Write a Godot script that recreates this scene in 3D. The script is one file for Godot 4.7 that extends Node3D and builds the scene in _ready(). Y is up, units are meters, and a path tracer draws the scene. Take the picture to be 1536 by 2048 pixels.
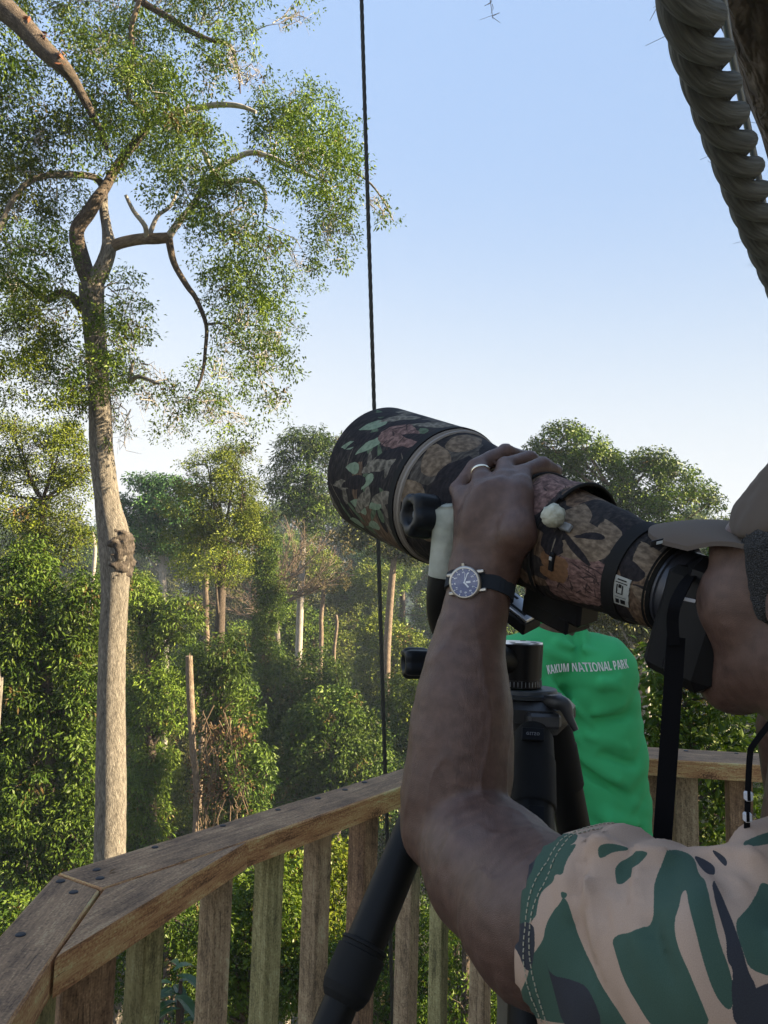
extends Node3D
# A morning on a canopy platform in a rain forest: a man steadies a long lens on a tripod, a guide in a green shirt stands by the rail.

const FOCAL := 1538.0            # focal length in photograph pixels (1536 x 2048)
var cam_t := Transform3D()
var rng := RandomNumberGenerator.new()
var M := {}                      # materials
var sun_dir := Vector3.ZERO
var lens_a := Vector3.ZERO       # lens axis: front end
var lens_b := Vector3.ZERO       # lens axis: camera end
var names_used := {}

func _ready():
	setup_camera_and_light()
	make_materials()
	build_ground()
	build_platform()
	build_lens()
	build_tripod()
	build_photographer()
	build_guide()
	build_cables()
	build_big_tree()
	build_forest()

func setup_camera_and_light():
	var cam := Camera3D.new()
	cam.name = "camera"
	cam.fov = rad_to_deg(2.0 * atan(1024.0 / FOCAL))
	cam.near = 0.03
	cam.far = 3000.0
	add_child(cam)
	cam.position = Vector3(0, 1.55, 0)
	cam.rotation_order = EULER_ORDER_YXZ
	cam.rotation_degrees = Vector3(6.0, 0, 1.5)
	cam.current = true
	cam_t = cam.transform
	# sun: low, from the right and a little behind the camera
	var az := deg_to_rad(3.0)
	var el := deg_to_rad(25.0)
	sun_dir = Vector3(cos(el) * cos(az), sin(el), cos(el) * sin(az))
	var sun := DirectionalLight3D.new()
	sun.name = "sun"
	sun.light_energy = 1.6
	sun.light_color = Color(1.0, 0.90, 0.74)
	sun.light_angular_distance = 0.6
	sun.shadow_enabled = true
	add_child(sun)
	sun.look_at_from_position(sun_dir * 10.0, Vector3.ZERO, Vector3.UP)
	var env := Environment.new()
	env.background_mode = Environment.BG_SKY
	var sky := Sky.new()
	sky.sky_material = sky_material()
	env.sky = sky
	env.tonemap_mode = Environment.TONE_MAPPER_LINEAR
	env.tonemap_exposure = 4.8
	env.sdfgi_enabled = true
	env.ssao_enabled = true
	env.ssil_enabled = true
	env.fog_enabled = true
	env.fog_density = 0.0008
	env.fog_light_color = Color(0.80, 0.88, 1.0)
	var we := WorldEnvironment.new()
	we.name = "world"
	we.environment = env
	add_child(we)

func sky_material() -> PanoramaSkyMaterial:
	# clear morning air: pale blue overhead, whiter towards the horizon and towards the sun
	var w := 512
	var h := 256
	var img := Image.create(w, h, false, Image.FORMAT_RGBF)
	var sun_flat := Vector3(sun_dir.x, 0, sun_dir.z).normalized()
	var zen := Color(0.090, 0.130, 0.202)
	var mid := Color(0.140, 0.172, 0.206)
	var hor := Color(0.205, 0.208, 0.208)
	for y in h:
		var e: float = (0.5 - (y + 0.5) / h) * PI
		var se: float = sin(maxf(e, 0.0))
		for x in w:
			var a: float = ((x + 0.5) / w) * TAU
			# Godot panorama: the middle column looks along -Z
			var d := Vector3(-sin(a) * cos(e), sin(e), cos(a) * cos(e))
			var near: float = clampf(0.5 + 0.5 * Vector3(d.x, 0, d.z).normalized().dot(sun_flat), 0, 1)
			var t1: float = pow(clampf(1.0 - se, 0, 1), 2.3)
			var c := zen.lerp(mid, smoothstep(0.0, 0.75, t1))
			c = c.lerp(hor, smoothstep(0.26, 0.94, t1 + 0.20 * near))
			var g: float = pow(clampf(d.dot(sun_dir) * 0.5 + 0.5, 0, 1), 3.0)
			c = c * (0.93 + 0.20 * g)
			img.set_pixel(x, y, c)
	var m := PanoramaSkyMaterial.new()
	m.panorama = ImageTexture.create_from_image(img)
	return m

# ------------------------------------------------------------------ placing
func P(px: float, py: float, d: float) -> Vector3:
	return cam_t * Vector3((px - 768.0) / FOCAL * d, -(py - 1024.0) / FOCAL * d, -d)

func to_px(p: Vector3) -> Vector2:
	var q := cam_t.affine_inverse() * p
	return Vector2(768.0 + q.x / -q.z * FOCAL, 1024.0 - q.y / -q.z * FOCAL)

func on_level(px: float, py: float, y: float) -> Vector3:
	var o := cam_t.origin
	var d := P(px, py, 1.0) - o
	return o + d * ((y - o.y) / d.y)

func on_wall(px: float, py: float, a: Vector3, b: Vector3) -> Vector3:
	# where the sight line meets the upright plane through a and b
	var n := (b - a).cross(Vector3.UP).normalized()
	var o := cam_t.origin
	var d := P(px, py, 1.0) - o
	return o + d * ((a - o).dot(n) / d.dot(n))

func rnd(a: float, b: float) -> float:
	return rng.randf_range(a, b)

func rdir() -> Vector3:
	var z := rnd(-1, 1)
	var a := rnd(0, TAU)
	var r := sqrt(1.0 - z * z)
	return Vector3(r * cos(a), z, r * sin(a))

# ------------------------------------------------------------------ scene tree
func numbered(called: String) -> String:
	var n: int = names_used.get(called, 0)
	names_used[called] = n + 1
	return called if n == 0 else "%s_%03d" % [called, n]

func tag(o: Node, label: String, category: String, group := "", kind := ""):
	if label: o.set_meta("label", label)
	if category: o.set_meta("category", category)
	if group: o.set_meta("group", group)
	if kind: o.set_meta("kind", kind)

func thing(called: String, at: Vector3, label: String, category: String, group := "") -> Node3D:
	var o := Node3D.new()
	o.name = numbered(called)
	add_child(o)
	o.position = at
	tag(o, label, category, group)
	return o

# ------------------------------------------------------------------ mesh builder (world coordinates, moved into the parent's frame on commit)
class MB:
	var v := PackedVector3Array()
	var n := PackedVector3Array()
	var uv := PackedVector2Array()
	var ix := PackedInt32Array()

	func vert(p: Vector3, nn: Vector3, u := Vector2.ZERO) -> int:
		v.append(p); n.append(nn); uv.append(u)
		return v.size() - 1

	func tri(a: int, b: int, c: int):
		var g := (v[b] - v[a]).cross(v[c] - v[a])
		if g.dot(n[a] + n[b] + n[c]) > 0.0:
			ix.append(a); ix.append(c); ix.append(b)
		else:
			ix.append(a); ix.append(b); ix.append(c)

	func quad(p0: Vector3, p1: Vector3, p2: Vector3, p3: Vector3, out: Vector3, u0 := Vector2.ZERO, u1 := Vector2(1, 0), u2 := Vector2(1, 1), u3 := Vector2(0, 1)):
		var nn := (p1 - p0).cross(p3 - p0)
		if nn.length_squared() < 1e-16:
			nn = (p2 - p1).cross(p3 - p1)
		nn = nn.normalized()
		if nn.dot(out) < 0.0: nn = -nn
		var a := vert(p0, nn, u0)
		var b := vert(p1, nn, u1)
		var c := vert(p2, nn, u2)
		var d := vert(p3, nn, u3)
		tri(a, b, c); tri(a, c, d)

	# box by centre and three half axes, with chamfered edges
	func box(c: Vector3, x: Vector3, y: Vector3, z: Vector3, ch := 0.0, us := 1.0):
		var lx := x.length(); var ly := y.length(); var lz := z.length()
		var ux := x / lx; var uy := y / ly; var uz := z / lz
		ch = minf(ch, minf(lx, minf(ly, lz)) * 0.45)
		var ax := [ux, uy, uz]
		var ln := [lx, ly, lz]
		for k in 3:
			var i := (k + 1) % 3
			var j := (k + 2) % 3
			for s in [-1.0, 1.0]:
				var o: Vector3 = c + ax[k] * (ln[k] * s)
				var a: Vector3 = ax[i] * (ln[i] - ch)
				var b: Vector3 = ax[j] * (ln[j] - ch)
				var la: float = ln[i] * us
				var lb: float = ln[j] * us
				quad(o - a - b, o + a - b, o + a + b, o - a + b, ax[k] * s, Vector2(-la, -lb), Vector2(la, -lb), Vector2(la, lb), Vector2(-la, lb))
		if ch > 0.0:
			for k in 3:
				var i := (k + 1) % 3
				var j := (k + 2) % 3
				for s in [-1.0, 1.0]:
					for t in [-1.0, 1.0]:
						var e1: Vector3 = c + ax[i] * (ln[i] * s) + ax[j] * ((ln[j] - ch) * t)
						var e2: Vector3 = c + ax[i] * ((ln[i] - ch) * s) + ax[j] * (ln[j] * t)
						var d: Vector3 = ax[k] * (ln[k] - ch)
						quad(e1 - d, e1 + d, e2 + d, e2 - d, ax[i] * s + ax[j] * t)
			for s in [-1.0, 1.0]:
				for t in [-1.0, 1.0]:
					for w in [-1.0, 1.0]:
						var q: Vector3 = c + ux * (lx * s) + uy * (ly * t) + uz * (lz * w)
						var p0: Vector3 = q - uy * (ch * t) - uz * (ch * w)
						var p1: Vector3 = q - ux * (ch * s) - uz * (ch * w)
						var p2: Vector3 = q - ux * (ch * s) - uy * (ch * t)
						var nn = (ux * s + uy * t + uz * w).normalized()
						tri(vert(p0, nn), vert(p1, nn), vert(p2, nn))

	# tube along points; radii per point; optional caps; uv = (around metres, along metres)
	func tube(pts: Array, radii: Array, sides := 10, caps := true, lump = null):
		var n0 := pts.size()
		var t0: Vector3 = (pts[1] - pts[0]).normalized()
		var ref := Vector3.UP if absf(t0.y) < 0.9 else Vector3.RIGHT
		var x := ref.cross(t0).normalized()
		var along := 0.0
		var base := v.size()
		for i in n0:
			var t: Vector3
			if i == 0: t = t0
			elif i == n0 - 1: t = (pts[i] - pts[i - 1]).normalized()
			else: t = (pts[i + 1] - pts[i - 1]).normalized()
			x = (x - t * x.dot(t)).normalized()
			var y := t.cross(x)
			if i > 0: along += (pts[i] - pts[i - 1]).length()
			var slope := 0.0
			if i > 0 and i < n0 - 1:
				slope = (radii[i + 1] - radii[i - 1]) / maxf(0.0001, (pts[i + 1] - pts[i - 1]).length())
			for k in sides + 1:
				var a := TAU * k / sides
				var d := x * cos(a) + y * sin(a)
				var r: float = radii[i]
				if lump != null: r *= lump.call(along, a)
				vert(pts[i] + d * r, (d - t * slope).normalized(), Vector2(float(k) / sides * TAU * radii[0], along))
		for i in n0 - 1:
			for k in sides:
				var a := base + i * (sides + 1) + k
				tri(a, a + 1, a + sides + 2)
				tri(a, a + sides + 2, a + sides + 1)
		if caps:
			for e in [0, n0 - 1]:
				var t2: Vector3 = (pts[1] - pts[0]).normalized() * -1.0 if e == 0 else (pts[n0 - 1] - pts[n0 - 2]).normalized()
				var c := vert(pts[e], t2)
				var first := v.size()
				for k in sides + 1:
					vert(v[base + e * (sides + 1) + k], t2)
				for k in sides:
					tri(c, first + k, first + k + 1)

	# lathe: profile of Vector2(along, radius) from origin o along axis a; sharp: flat facets between profile points
	func lathe(o: Vector3, a: Vector3, prof: Array, sides := 32, sharp := true, u_scale := 1.0, up := Vector3.UP):
		var x := (up - a * up.dot(a))
		if x.length() < 0.01: x = Vector3.RIGHT - a * a.x
		x = x.normalized()
		var y := a.cross(x)
		var m := prof.size()
		if sharp:
			for i in m - 1:
				var p: Vector2 = prof[i]
				var q: Vector2 = prof[i + 1]
				var e := q - p
				if e.length() < 1e-7: continue
				var nn := Vector2(-e.y, e.x).normalized()      # (along, outward) for a profile running along +a on the outside
				var base := v.size()
				for k in sides + 1:
					var an := TAU * k / sides
					var d := x * cos(an) + y * sin(an)
					var w := (d * nn.y + a * nn.x).normalized()
					vert(o + a * p.x + d * p.y, w, Vector2(float(k) / sides, p.x * u_scale))
					vert(o + a * q.x + d * q.y, w, Vector2(float(k) / sides, q.x * u_scale))
				for k in sides:
					var b := base + k * 2
					tri(b, b + 1, b + 3); tri(b, b + 3, b + 2)
		else:
			var base := v.size()
			for i in m:
				var p: Vector2 = prof[i]
				var e: Vector2 = prof[mini(i + 1, m - 1)] - prof[maxi(i - 1, 0)]
				var nn := Vector2(-e.y, e.x).normalized()
				for k in sides + 1:
					var an := TAU * k / sides
					var d := x * cos(an) + y * sin(an)
					vert(o + a * p.x + d * p.y, (d * nn.y + a * nn.x).normalized(), Vector2(float(k) / sides, p.x * u_scale))
			for i in m - 1:
				for k in sides:
					var b := base + i * (sides + 1) + k
					tri(b, b + 1, b + sides + 2); tri(b, b + sides + 2, b + sides + 1)

	# upright prism from a ground plan (xz), with a chamfered top edge; u runs along dir
	func prism(plan: Array, y0: float, y1: float, ch: float, dir: Vector3, us := 1.0, what := 3):
		var m := plan.size()
		var c := Vector3.ZERO
		for p in plan: c += p
		c /= m
		var side := dir.cross(Vector3.UP).normalized()
		var area := 0.0
		for i in m:
			var a: Vector3 = plan[i]; var b: Vector3 = plan[(i + 1) % m]
			area += a.x * b.z - b.x * a.z
		var sg := 1.0 if area > 0 else -1.0
		var inset := []
		for i in m:
			var a: Vector3 = plan[(i + m - 1) % m]; var b: Vector3 = plan[i]; var d: Vector3 = plan[(i + 1) % m]
			var e1 := (b - a).normalized(); var e2 := (d - b).normalized()
			var n1 := Vector3(e1.z, 0, -e1.x) * -sg; var n2 := Vector3(e2.z, 0, -e2.x) * -sg
			var bis := (n1 + n2)
			inset.append(b + bis / maxf(0.3, 1.0 + n1.dot(n2)) * ch)
		for lvl in ([0, 1] if what & 1 else []):
			var yy := y0 if lvl == 0 else y1
			var src: Array = plan if lvl == 0 else inset
			var nn := Vector3.DOWN if lvl == 0 else Vector3.UP
			var first := v.size()
			for i in m:
				var p: Vector3 = src[i]
				vert(Vector3(p.x, yy, p.z), nn, Vector2(p.dot(dir), p.dot(side)) * us)
			for i in range(1, m - 1):
				tri(first, first + i, first + i + 1)
		for i in (m if what & 2 else 0):
			var a: Vector3 = plan[i]; var b: Vector3 = plan[(i + 1) % m]
			var ia: Vector3 = inset[i]; var ib: Vector3 = inset[(i + 1) % m]
			var out := ((a + b) * 0.5 - c); out.y = 0
			var ua := a.dot(dir) * us; var ub := b.dot(dir) * us
			if absf(ua - ub) < 0.02 * us:
				ua = a.dot(side) * us; ub = b.dot(side) * us
			quad(Vector3(a.x, y0, a.z), Vector3(b.x, y0, b.z), Vector3(b.x, y1 - ch, b.z), Vector3(a.x, y1 - ch, a.z), out, Vector2(ua, y0 * us + 0.37), Vector2(ub, y0 * us + 0.37), Vector2(ub, y1 * us + 0.37), Vector2(ua, y1 * us + 0.37))
			quad(Vector3(a.x, y1 - ch, a.z), Vector3(b.x, y1 - ch, b.z), Vector3(ib.x, y1, ib.z), Vector3(ia.x, y1, ia.z), out + Vector3.UP * 0.3, Vector2(ua, y1 * us + 0.37), Vector2(ub, y1 * us + 0.37), Vector2(ub, y1 * us + 0.38), Vector2(ua, y1 * us + 0.38))

	static func new_tube(pts: Array, radii: Array, sides := 10) -> MB:
		var m := MB.new()
		m.tube(pts, radii, sides)
		return m

	func ball(c: Vector3, x: Vector3, y: Vector3, z: Vector3, rows := 8, cols := 12):
		var base := v.size()
		for i in rows + 1:
			var e := PI * (float(i) / rows - 0.5)
			for k in cols + 1:
				var a := TAU * k / cols
				var d := Vector3(cos(e) * cos(a), sin(e), cos(e) * sin(a))
				var p := x * d.x + y * d.y + z * d.z
				var nn := (x * (d.x / x.length_squared()) + y * (d.y / y.length_squared()) + z * (d.z / z.length_squared())).normalized()
				vert(c + p, nn, Vector2(float(k) / cols, float(i) / rows))
		for i in rows:
			for k in cols:
				var b := base + i * (cols + 1) + k
				tri(b, b + 1, b + cols + 2); tri(b, b + cols + 2, b + cols + 1)

	func mesh() -> ArrayMesh:
		var arr := []
		arr.resize(Mesh.ARRAY_MAX)
		arr[Mesh.ARRAY_VERTEX] = v
		arr[Mesh.ARRAY_NORMAL] = n
		arr[Mesh.ARRAY_TEX_UV] = uv
		arr[Mesh.ARRAY_INDEX] = ix
		var am := ArrayMesh.new()
		am.add_surface_from_arrays(Mesh.PRIMITIVE_TRIANGLES, arr)
		return am

	func moved(off: Vector3) -> MB:
		for i in v.size(): v[i] = v[i] - off
		return self

func put(mb: MB, called: String, mat: Material, parent: Node = null, label := "") -> MeshInstance3D:
	var o := MeshInstance3D.new()
	if parent == null: parent = self
	if parent is Node3D and parent != self:
		var off: Vector3 = parent.global_position
		mb.moved(off)
	o.mesh = mb.mesh()
	o.material_override = mat
	o.name = numbered(called) if parent == self else called
	parent.add_child(o, true)
	if label: o.set_meta("label", label)
	return o

# a top-level thing that is one mesh
func solo(mb: MB, called: String, mat: Material, label: String, category: String, group := "", kind := "") -> MeshInstance3D:
	var c := Vector3.ZERO
	for p in mb.v: c += p
	c /= maxf(1.0, mb.v.size())
	mb.moved(c)
	var o := put(mb, called, mat)
	o.position = c
	tag(o, label, category, group, kind)
	return o

func smooth_path(pts: Array, rad: Array, per := 4) -> Array:
	# Catmull-Rom through pts with radii; returns [points, radii]
	var op := []
	var orr := []
	var m := pts.size()
	for i in m - 1:
		var p0: Vector3 = pts[maxi(i - 1, 0)]
		var p1: Vector3 = pts[i]
		var p2: Vector3 = pts[i + 1]
		var p3: Vector3 = pts[mini(i + 2, m - 1)]
		for k in per:
			var t := float(k) / per
			op.append(p1.cubic_interpolate(p2, p0, p3, t))
			orr.append(lerpf(rad[i], rad[i + 1], t))
	op.append(pts[m - 1])
	orr.append(rad[m - 1])
	return [op, orr]

# ------------------------------------------------------------------ textures and materials
func lin(r: float, g: float, b: float) -> Color:
	return Color(r, g, b).linear_to_srgb()

func nz(w: int, h: int, freq: float, s: int, octaves := 4, fx := 1, fy := 1, ridged := false) -> PackedByteArray:
	var f := FastNoiseLite.new()
	f.seed = s
	f.noise_type = FastNoiseLite.TYPE_SIMPLEX_SMOOTH
	f.frequency = freq
	f.fractal_octaves = octaves
	f.fractal_type = FastNoiseLite.FRACTAL_RIDGED if ridged else FastNoiseLite.FRACTAL_FBM
	var im := f.get_seamless_image(maxi(8, w / fx), maxi(8, h / fy))
	im.convert(Image.FORMAT_L8)
	if fx > 1 or fy > 1: im.resize(w, h, Image.INTERPOLATE_CUBIC)
	return im.get_data()

func tex_rgb(w: int, h: int, data: PackedByteArray) -> ImageTexture:
	var im := Image.create_from_data(w, h, false, Image.FORMAT_RGB8, data)
	im.generate_mipmaps()
	return ImageTexture.create_from_image(im)

func tex_grey(w: int, h: int, data: PackedByteArray) -> ImageTexture:
	return ImageTexture.create_from_image(Image.create_from_data(w, h, false, Image.FORMAT_L8, data))

func lut(stops: Array) -> Array:
	# stops: [[pos, Color linear], ...] -> 256 sRGB colours
	var g := Gradient.new()
	g.offsets = PackedFloat32Array(stops.map(func(s): return s[0]))
	g.colors = PackedColorArray(stops.map(func(s): return s[1]))
	var out := []
	for i in 256: out.append(g.sample(i / 255.0).linear_to_srgb())
	return out

func ramp_tex(w: int, h: int, field: PackedByteArray, stops: Array, mul := PackedByteArray(), mlo := 0.6, mhi := 1.2) -> ImageTexture:
	var l := lut(stops)
	var d := PackedByteArray()
	d.resize(w * h * 3)
	var has := mul.size() > 0
	for i in w * h:
		var c: Color = l[field[i]]
		var k := 255.0
		if has: k *= lerpf(mlo, mhi, mul[i] / 255.0)
		d[i * 3] = clampi(int(c.r * k), 0, 255)
		d[i * 3 + 1] = clampi(int(c.g * k), 0, 255)
		d[i * 3 + 2] = clampi(int(c.b * k), 0, 255)
	return tex_rgb(w, h, d)

func mixed(a: PackedByteArray, b: PackedByteArray, k: float) -> PackedByteArray:
	var o := PackedByteArray()
	o.resize(a.size())
	for i in a.size(): o[i] = int(a[i] * (1.0 - k) + b[i] * k)
	return o

func std(c: Color, rough := 0.8, metal := 0.0) -> StandardMaterial3D:
	var m := StandardMaterial3D.new()
	m.albedo_color = c
	m.roughness = rough
	m.metallic = metal
	return m

func bump(m: StandardMaterial3D, t: Texture2D, depth_cm: float):
	m.heightmap_enabled = true
	m.heightmap_texture = t
	m.heightmap_scale = depth_cm

func triplanar(m: StandardMaterial3D, sc: Vector3):
	m.uv1_triplanar = true
	m.uv1_scale = sc

func wood(s: int, stops: Array, saw := 0.0, knots := 0) -> StandardMaterial3D:
	var w := 1024
	var h := 256
	var g := nz(w, h, 0.055, s, 4, 24, 1)
	var fine := nz(w, h, 0.26, s + 7, 3, 8, 1)
	var patch := nz(w, h, 0.012, s + 3, 4, 2, 1)
	var crack := nz(w, h, 0.03, s + 5, 2, 20, 1, true)
	var speck := nz(w, h, 0.16, s + 11, 2)
	var f := PackedByteArray(); f.resize(w * h)
	var hh := PackedByteArray(); hh.resize(w * h)
	for i in w * h:
		var x := i % w
		var y := i / w
		var val := 0.24 * g[i] + 0.28 * fine[i] + 0.30 * patch[i] + 0.18 * speck[i]
		var ht := 0.5 * g[i] + 0.4 * fine[i]
		if crack[i] > 236:
			val *= 0.55
			ht *= 0.3
		if speck[i] < 62: val *= 0.78
		if speck[i] > 205: val = minf(255.0, val * 1.22)
		if saw > 0.0:
			var q := sin((x * 0.5 + y * 0.42) * 0.42 + patch[i] * 0.05) 
			val += q * 9.0 * saw
			ht += q * 26.0 * saw
		for k in knots:
			var kx := float((k * 397 + s * 53) % w)
			var ky := float((k * 151 + s * 29) % h)
			var e := Vector2((x - kx) / 30.0, (y - ky) / 13.0).length() + (speck[i] - 128) * 0.006
			if e < 1.0: val *= 0.42 + 0.4 * e
			elif e < 1.8: val *= 0.9
		f[i] = clampi(int((val - 60.0) * 1.9), 0, 255)
		hh[i] = clampi(int(ht), 0, 255)
	var m := std(Color.WHITE, 0.82)
	m.albedo_texture = ramp_tex(w, h, f, stops)
	bump(m, tex_grey(w, h, hh), 0.16)
	m.uv1_scale = Vector3(1, 4, 1)
	return m

func bark(s: int, stops: Array, depth: float, sc: Vector2) -> StandardMaterial3D:
	var w := 512
	var h := 1024
	var fis := nz(w, h, 0.030, s, 4, 1, 3, true)
	var plates := nz(w, h, 0.034, s + 2, 4, 1, 2)
	var big := nz(w, h, 0.006, s + 4, 4)
	var f := PackedByteArray(); f.resize(w * h)
	var hh := PackedByteArray(); hh.resize(w * h)
	for i in w * h:
		var v := 0.40 * (255 - fis[i]) + 0.30 * plates[i] + 0.30 * big[i]
		f[i] = clampi(int((v - 50.0) * 1.6), 0, 255)
		hh[i] = clampi(int(0.65 * (255 - fis[i]) + 0.35 * plates[i]), 0, 255)
	var m := std(Color.WHITE, 0.9)
	m.albedo_texture = ramp_tex(w, h, f, stops)
	bump(m, tex_grey(w, h, hh), depth)
	m.uv1_scale = Vector3(sc.x, sc.y, 1)
	return m

func leaf_mat(c: Color, back: Color, rough := 0.5) -> StandardMaterial3D:
	var m := std(c.linear_to_srgb(), rough)
	m.vertex_color_use_as_albedo = true
	m.cull_mode = BaseMaterial3D.CULL_DISABLED
	m.backlight_enabled = true
	m.backlight = back
	m.metallic_specular = 0.28
	return m

func cloth(c: Color, s: int) -> StandardMaterial3D:
	var m := std(c, 0.95)
	var weave := nz(256, 256, 0.35, s, 2)
	bump(m, tex_grey(256, 256, weave), 0.02)
	triplanar(m, Vector3(14, 14, 14))
	m.rim_enabled = true
	m.rim = 0.10
	m.rim_tint = 0.6
	return m

func make_materials():
	# weathered platform timber
	M.rail = wood(11, [[0.0, Color(0.077, 0.044, 0.024)], [0.35, Color(0.174, 0.103, 0.055)], [0.7, Color(0.299, 0.180, 0.096)], [1.0, Color(0.410, 0.299, 0.163)]])
	M.rail_cut = wood(31, [[0.0, Color(0.118, 0.056, 0.024)], [0.4, Color(0.394, 0.195, 0.080)], [0.75, Color(0.524, 0.352, 0.151)], [1.0, Color(0.524, 0.496, 0.247)]], 0.0, 5)
	M.baluster = wood(21, [[0.0, Color(0.099, 0.070, 0.041)], [0.4, Color(0.281, 0.200, 0.117)], [0.75, Color(0.436, 0.318, 0.192)], [1.0, Color(0.496, 0.450, 0.278)]], 1.0)
	M.baluster_green = wood(27, [[0.0, Color(0.087, 0.080, 0.036)], [0.4, Color(0.262, 0.234, 0.103)], [0.75, Color(0.412, 0.369, 0.172)], [1.0, Color(0.496, 0.496, 0.285)]], 0.7)
	M.baluster_brown = wood(41, [[0.0, Color(0.078, 0.046, 0.027)], [0.4, Color(0.209, 0.126, 0.071)], [0.75, Color(0.333, 0.209, 0.117)], [1.0, Color(0.465, 0.310, 0.183)]], 1.0)
	M.deck = wood(51, [[0.0, Color(0.06, 0.05, 0.04)], [0.5, Color(0.16, 0.135, 0.105)], [1.0, Color(0.30, 0.26, 0.21)]])
	M.nail = std(lin(0.035, 0.036, 0.042), 0.55, 0.6)
	# bark
	M.bark_pale = bark(61, [[0.0, Color(0.039, 0.034, 0.028)], [0.35, Color(0.146, 0.131, 0.109)], [0.7, Color(0.284, 0.259, 0.218)], [1.0, Color(0.447, 0.419, 0.370)]], 3.0, Vector2(1.5, 0.55))
	M.bark_dark = bark(67, [[0.0, Color(0.03, 0.023, 0.017)], [0.5, Color(0.095, 0.072, 0.053)], [1.0, Color(0.20, 0.165, 0.13)]], 2.0, Vector2(1.6, 1.0))
	M.bark_white = bark(71, [[0.0, Color(0.17, 0.155, 0.135)], [0.5, Color(0.34, 0.315, 0.28)], [1.0, Color(0.50, 0.47, 0.43)]], 1.0, Vector2(0.8, 0.4))
	M.bark_tan = bark(73, [[0.0, Color(0.07, 0.052, 0.038)], [0.5, Color(0.18, 0.135, 0.095)], [1.0, Color(0.31, 0.245, 0.18)]], 1.2, Vector2(0.8, 0.4))
	M.bark_burl = bark(69, [[0.0, Color(0.012, 0.010, 0.009)], [0.5, Color(0.05, 0.04, 0.032)], [1.0, Color(0.15, 0.125, 0.10)]], 2.0, Vector2(1.6, 1.0))
	triplanar(M.bark_burl, Vector3(1.6, 0.8, 1.6))
	M.dead = std(lin(0.12, 0.085, 0.05), 0.95)
	M.scar = std(lin(0.20, 0.075, 0.035), 0.95)
	# foliage: albedo comes from the colours of the copies
	M.leaf = leaf_mat(Color(1, 1, 1), Color(0.60, 0.64, 0.20), 0.40)
	M.leaf_matt = leaf_mat(Color(1, 1, 1), Color(0.36, 0.40, 0.10), 0.48)
	M.leaf_dry = leaf_mat(Color(0.13, 0.08, 0.038), Color(0.08, 0.05, 0.02), 0.9)
	M.plant_a = std(lin(0.022, 0.055, 0.016), 0.38)
	M.plant_b = std(lin(0.034, 0.082, 0.020), 0.42)
	for k in ["plant_a", "plant_b"]:
		M[k].backlight_enabled = true
		M[k].backlight = Color(0.18, 0.22, 0.05)
		M[k].cull_mode = BaseMaterial3D.CULL_DISABLED
	# ground
	var gd := std(Color.WHITE, 0.95)
	gd.albedo_texture = ramp_tex(256, 256, nz(256, 256, 0.03, 81, 5), [[0.0, Color(0.014, 0.018, 0.008)], [0.5, Color(0.026, 0.030, 0.014)], [1.0, Color(0.045, 0.042, 0.025)]])
	gd.uv1_triplanar = true
	gd.uv1_world_triplanar = true
	gd.uv1_scale = Vector3(0.09, 0.09, 0.09)
	M.ground = gd
	# hardware
	M.black_metal = std(lin(0.011, 0.011, 0.0125), 0.32, 0.0)
	var cast := std(lin(0.075, 0.078, 0.085), 0.30, 0.6)
	bump(cast, tex_grey(256, 256, nz(256, 256, 0.4, 91, 2)), 0.05)
	triplanar(cast, Vector3(22, 22, 22))
	M.cast_metal = cast
	M.carbon = std(lin(0.007, 0.007, 0.0068), 0.5)
	M.rubber = std(lin(0.010, 0.010, 0.010), 0.7)
	M.knob = std(lin(0.012, 0.014, 0.017), 0.38)
	M.steel = std(lin(0.55, 0.56, 0.58), 0.28, 1.0)
	M.steel_dull = std(lin(0.30, 0.33, 0.37), 0.5, 0.8)
	M.alu = std(lin(0.62, 0.63, 0.66), 0.30, 1.0)
	for k in ["black_metal", "carbon", "rubber", "knob"]: M[k].metallic_specular = 0.3
	M.cable = std(lin(0.035, 0.036, 0.032), 0.6, 0.3)
	M.plastic = std(lin(0.007, 0.007, 0.008), 0.45)
	M.strap = std(lin(0.008, 0.008, 0.009), 0.95)
	M.plastic.metallic_specular = 0.3
	M.strap.metallic_specular = 0.1
	M.white_plastic = std(lin(0.45, 0.45, 0.47), 0.5)
	M.thread = std(lin(0.80, 0.82, 0.80), 0.9)
	M.rope = std(Color.WHITE, 0.95)
	M.rope.albedo_texture = ramp_tex(256, 256, nz(256, 256, 0.06, 95, 4, 1, 6), [[0.0, Color(0.080, 0.084, 0.078)], [0.5, Color(0.135, 0.140, 0.130)], [1.0, Color(0.21, 0.215, 0.20)]])
	bump(M.rope, tex_grey(256, 256, nz(256, 256, 0.12, 96, 3, 1, 8)), 0.12)
	M.rope.uv1_scale = Vector3(12, 6, 1)
	# pale canvas tape on the tripod head
	var tape := std(Color.WHITE, 0.75)
	tape.albedo_texture = ramp_tex(256, 256, nz(256, 256, 0.02, 97, 5), [[0.0, Color(0.20, 0.215, 0.175)], [0.5, Color(0.33, 0.345, 0.29)], [1.0, Color(0.47, 0.48, 0.42)]])
	bump(tape, tex_grey(256, 256, nz(256, 256, 0.02, 98, 3, 1, 1, true)), 0.12)
	triplanar(tape, Vector3(5, 5, 5))
	M.tape = tape
	# skin: deep brown, with pores
	var skin := std(Color.WHITE, 0.48)
	skin.albedo_texture = ramp_tex(512, 512, nz(512, 512, 0.012, 101, 4), [[0.0, Color(0.056, 0.029, 0.022)], [0.5, Color(0.092, 0.050, 0.037)], [1.0, Color(0.136, 0.077, 0.058)]], nz(512, 512, 0.30, 102, 2), 0.90, 1.06)
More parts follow.
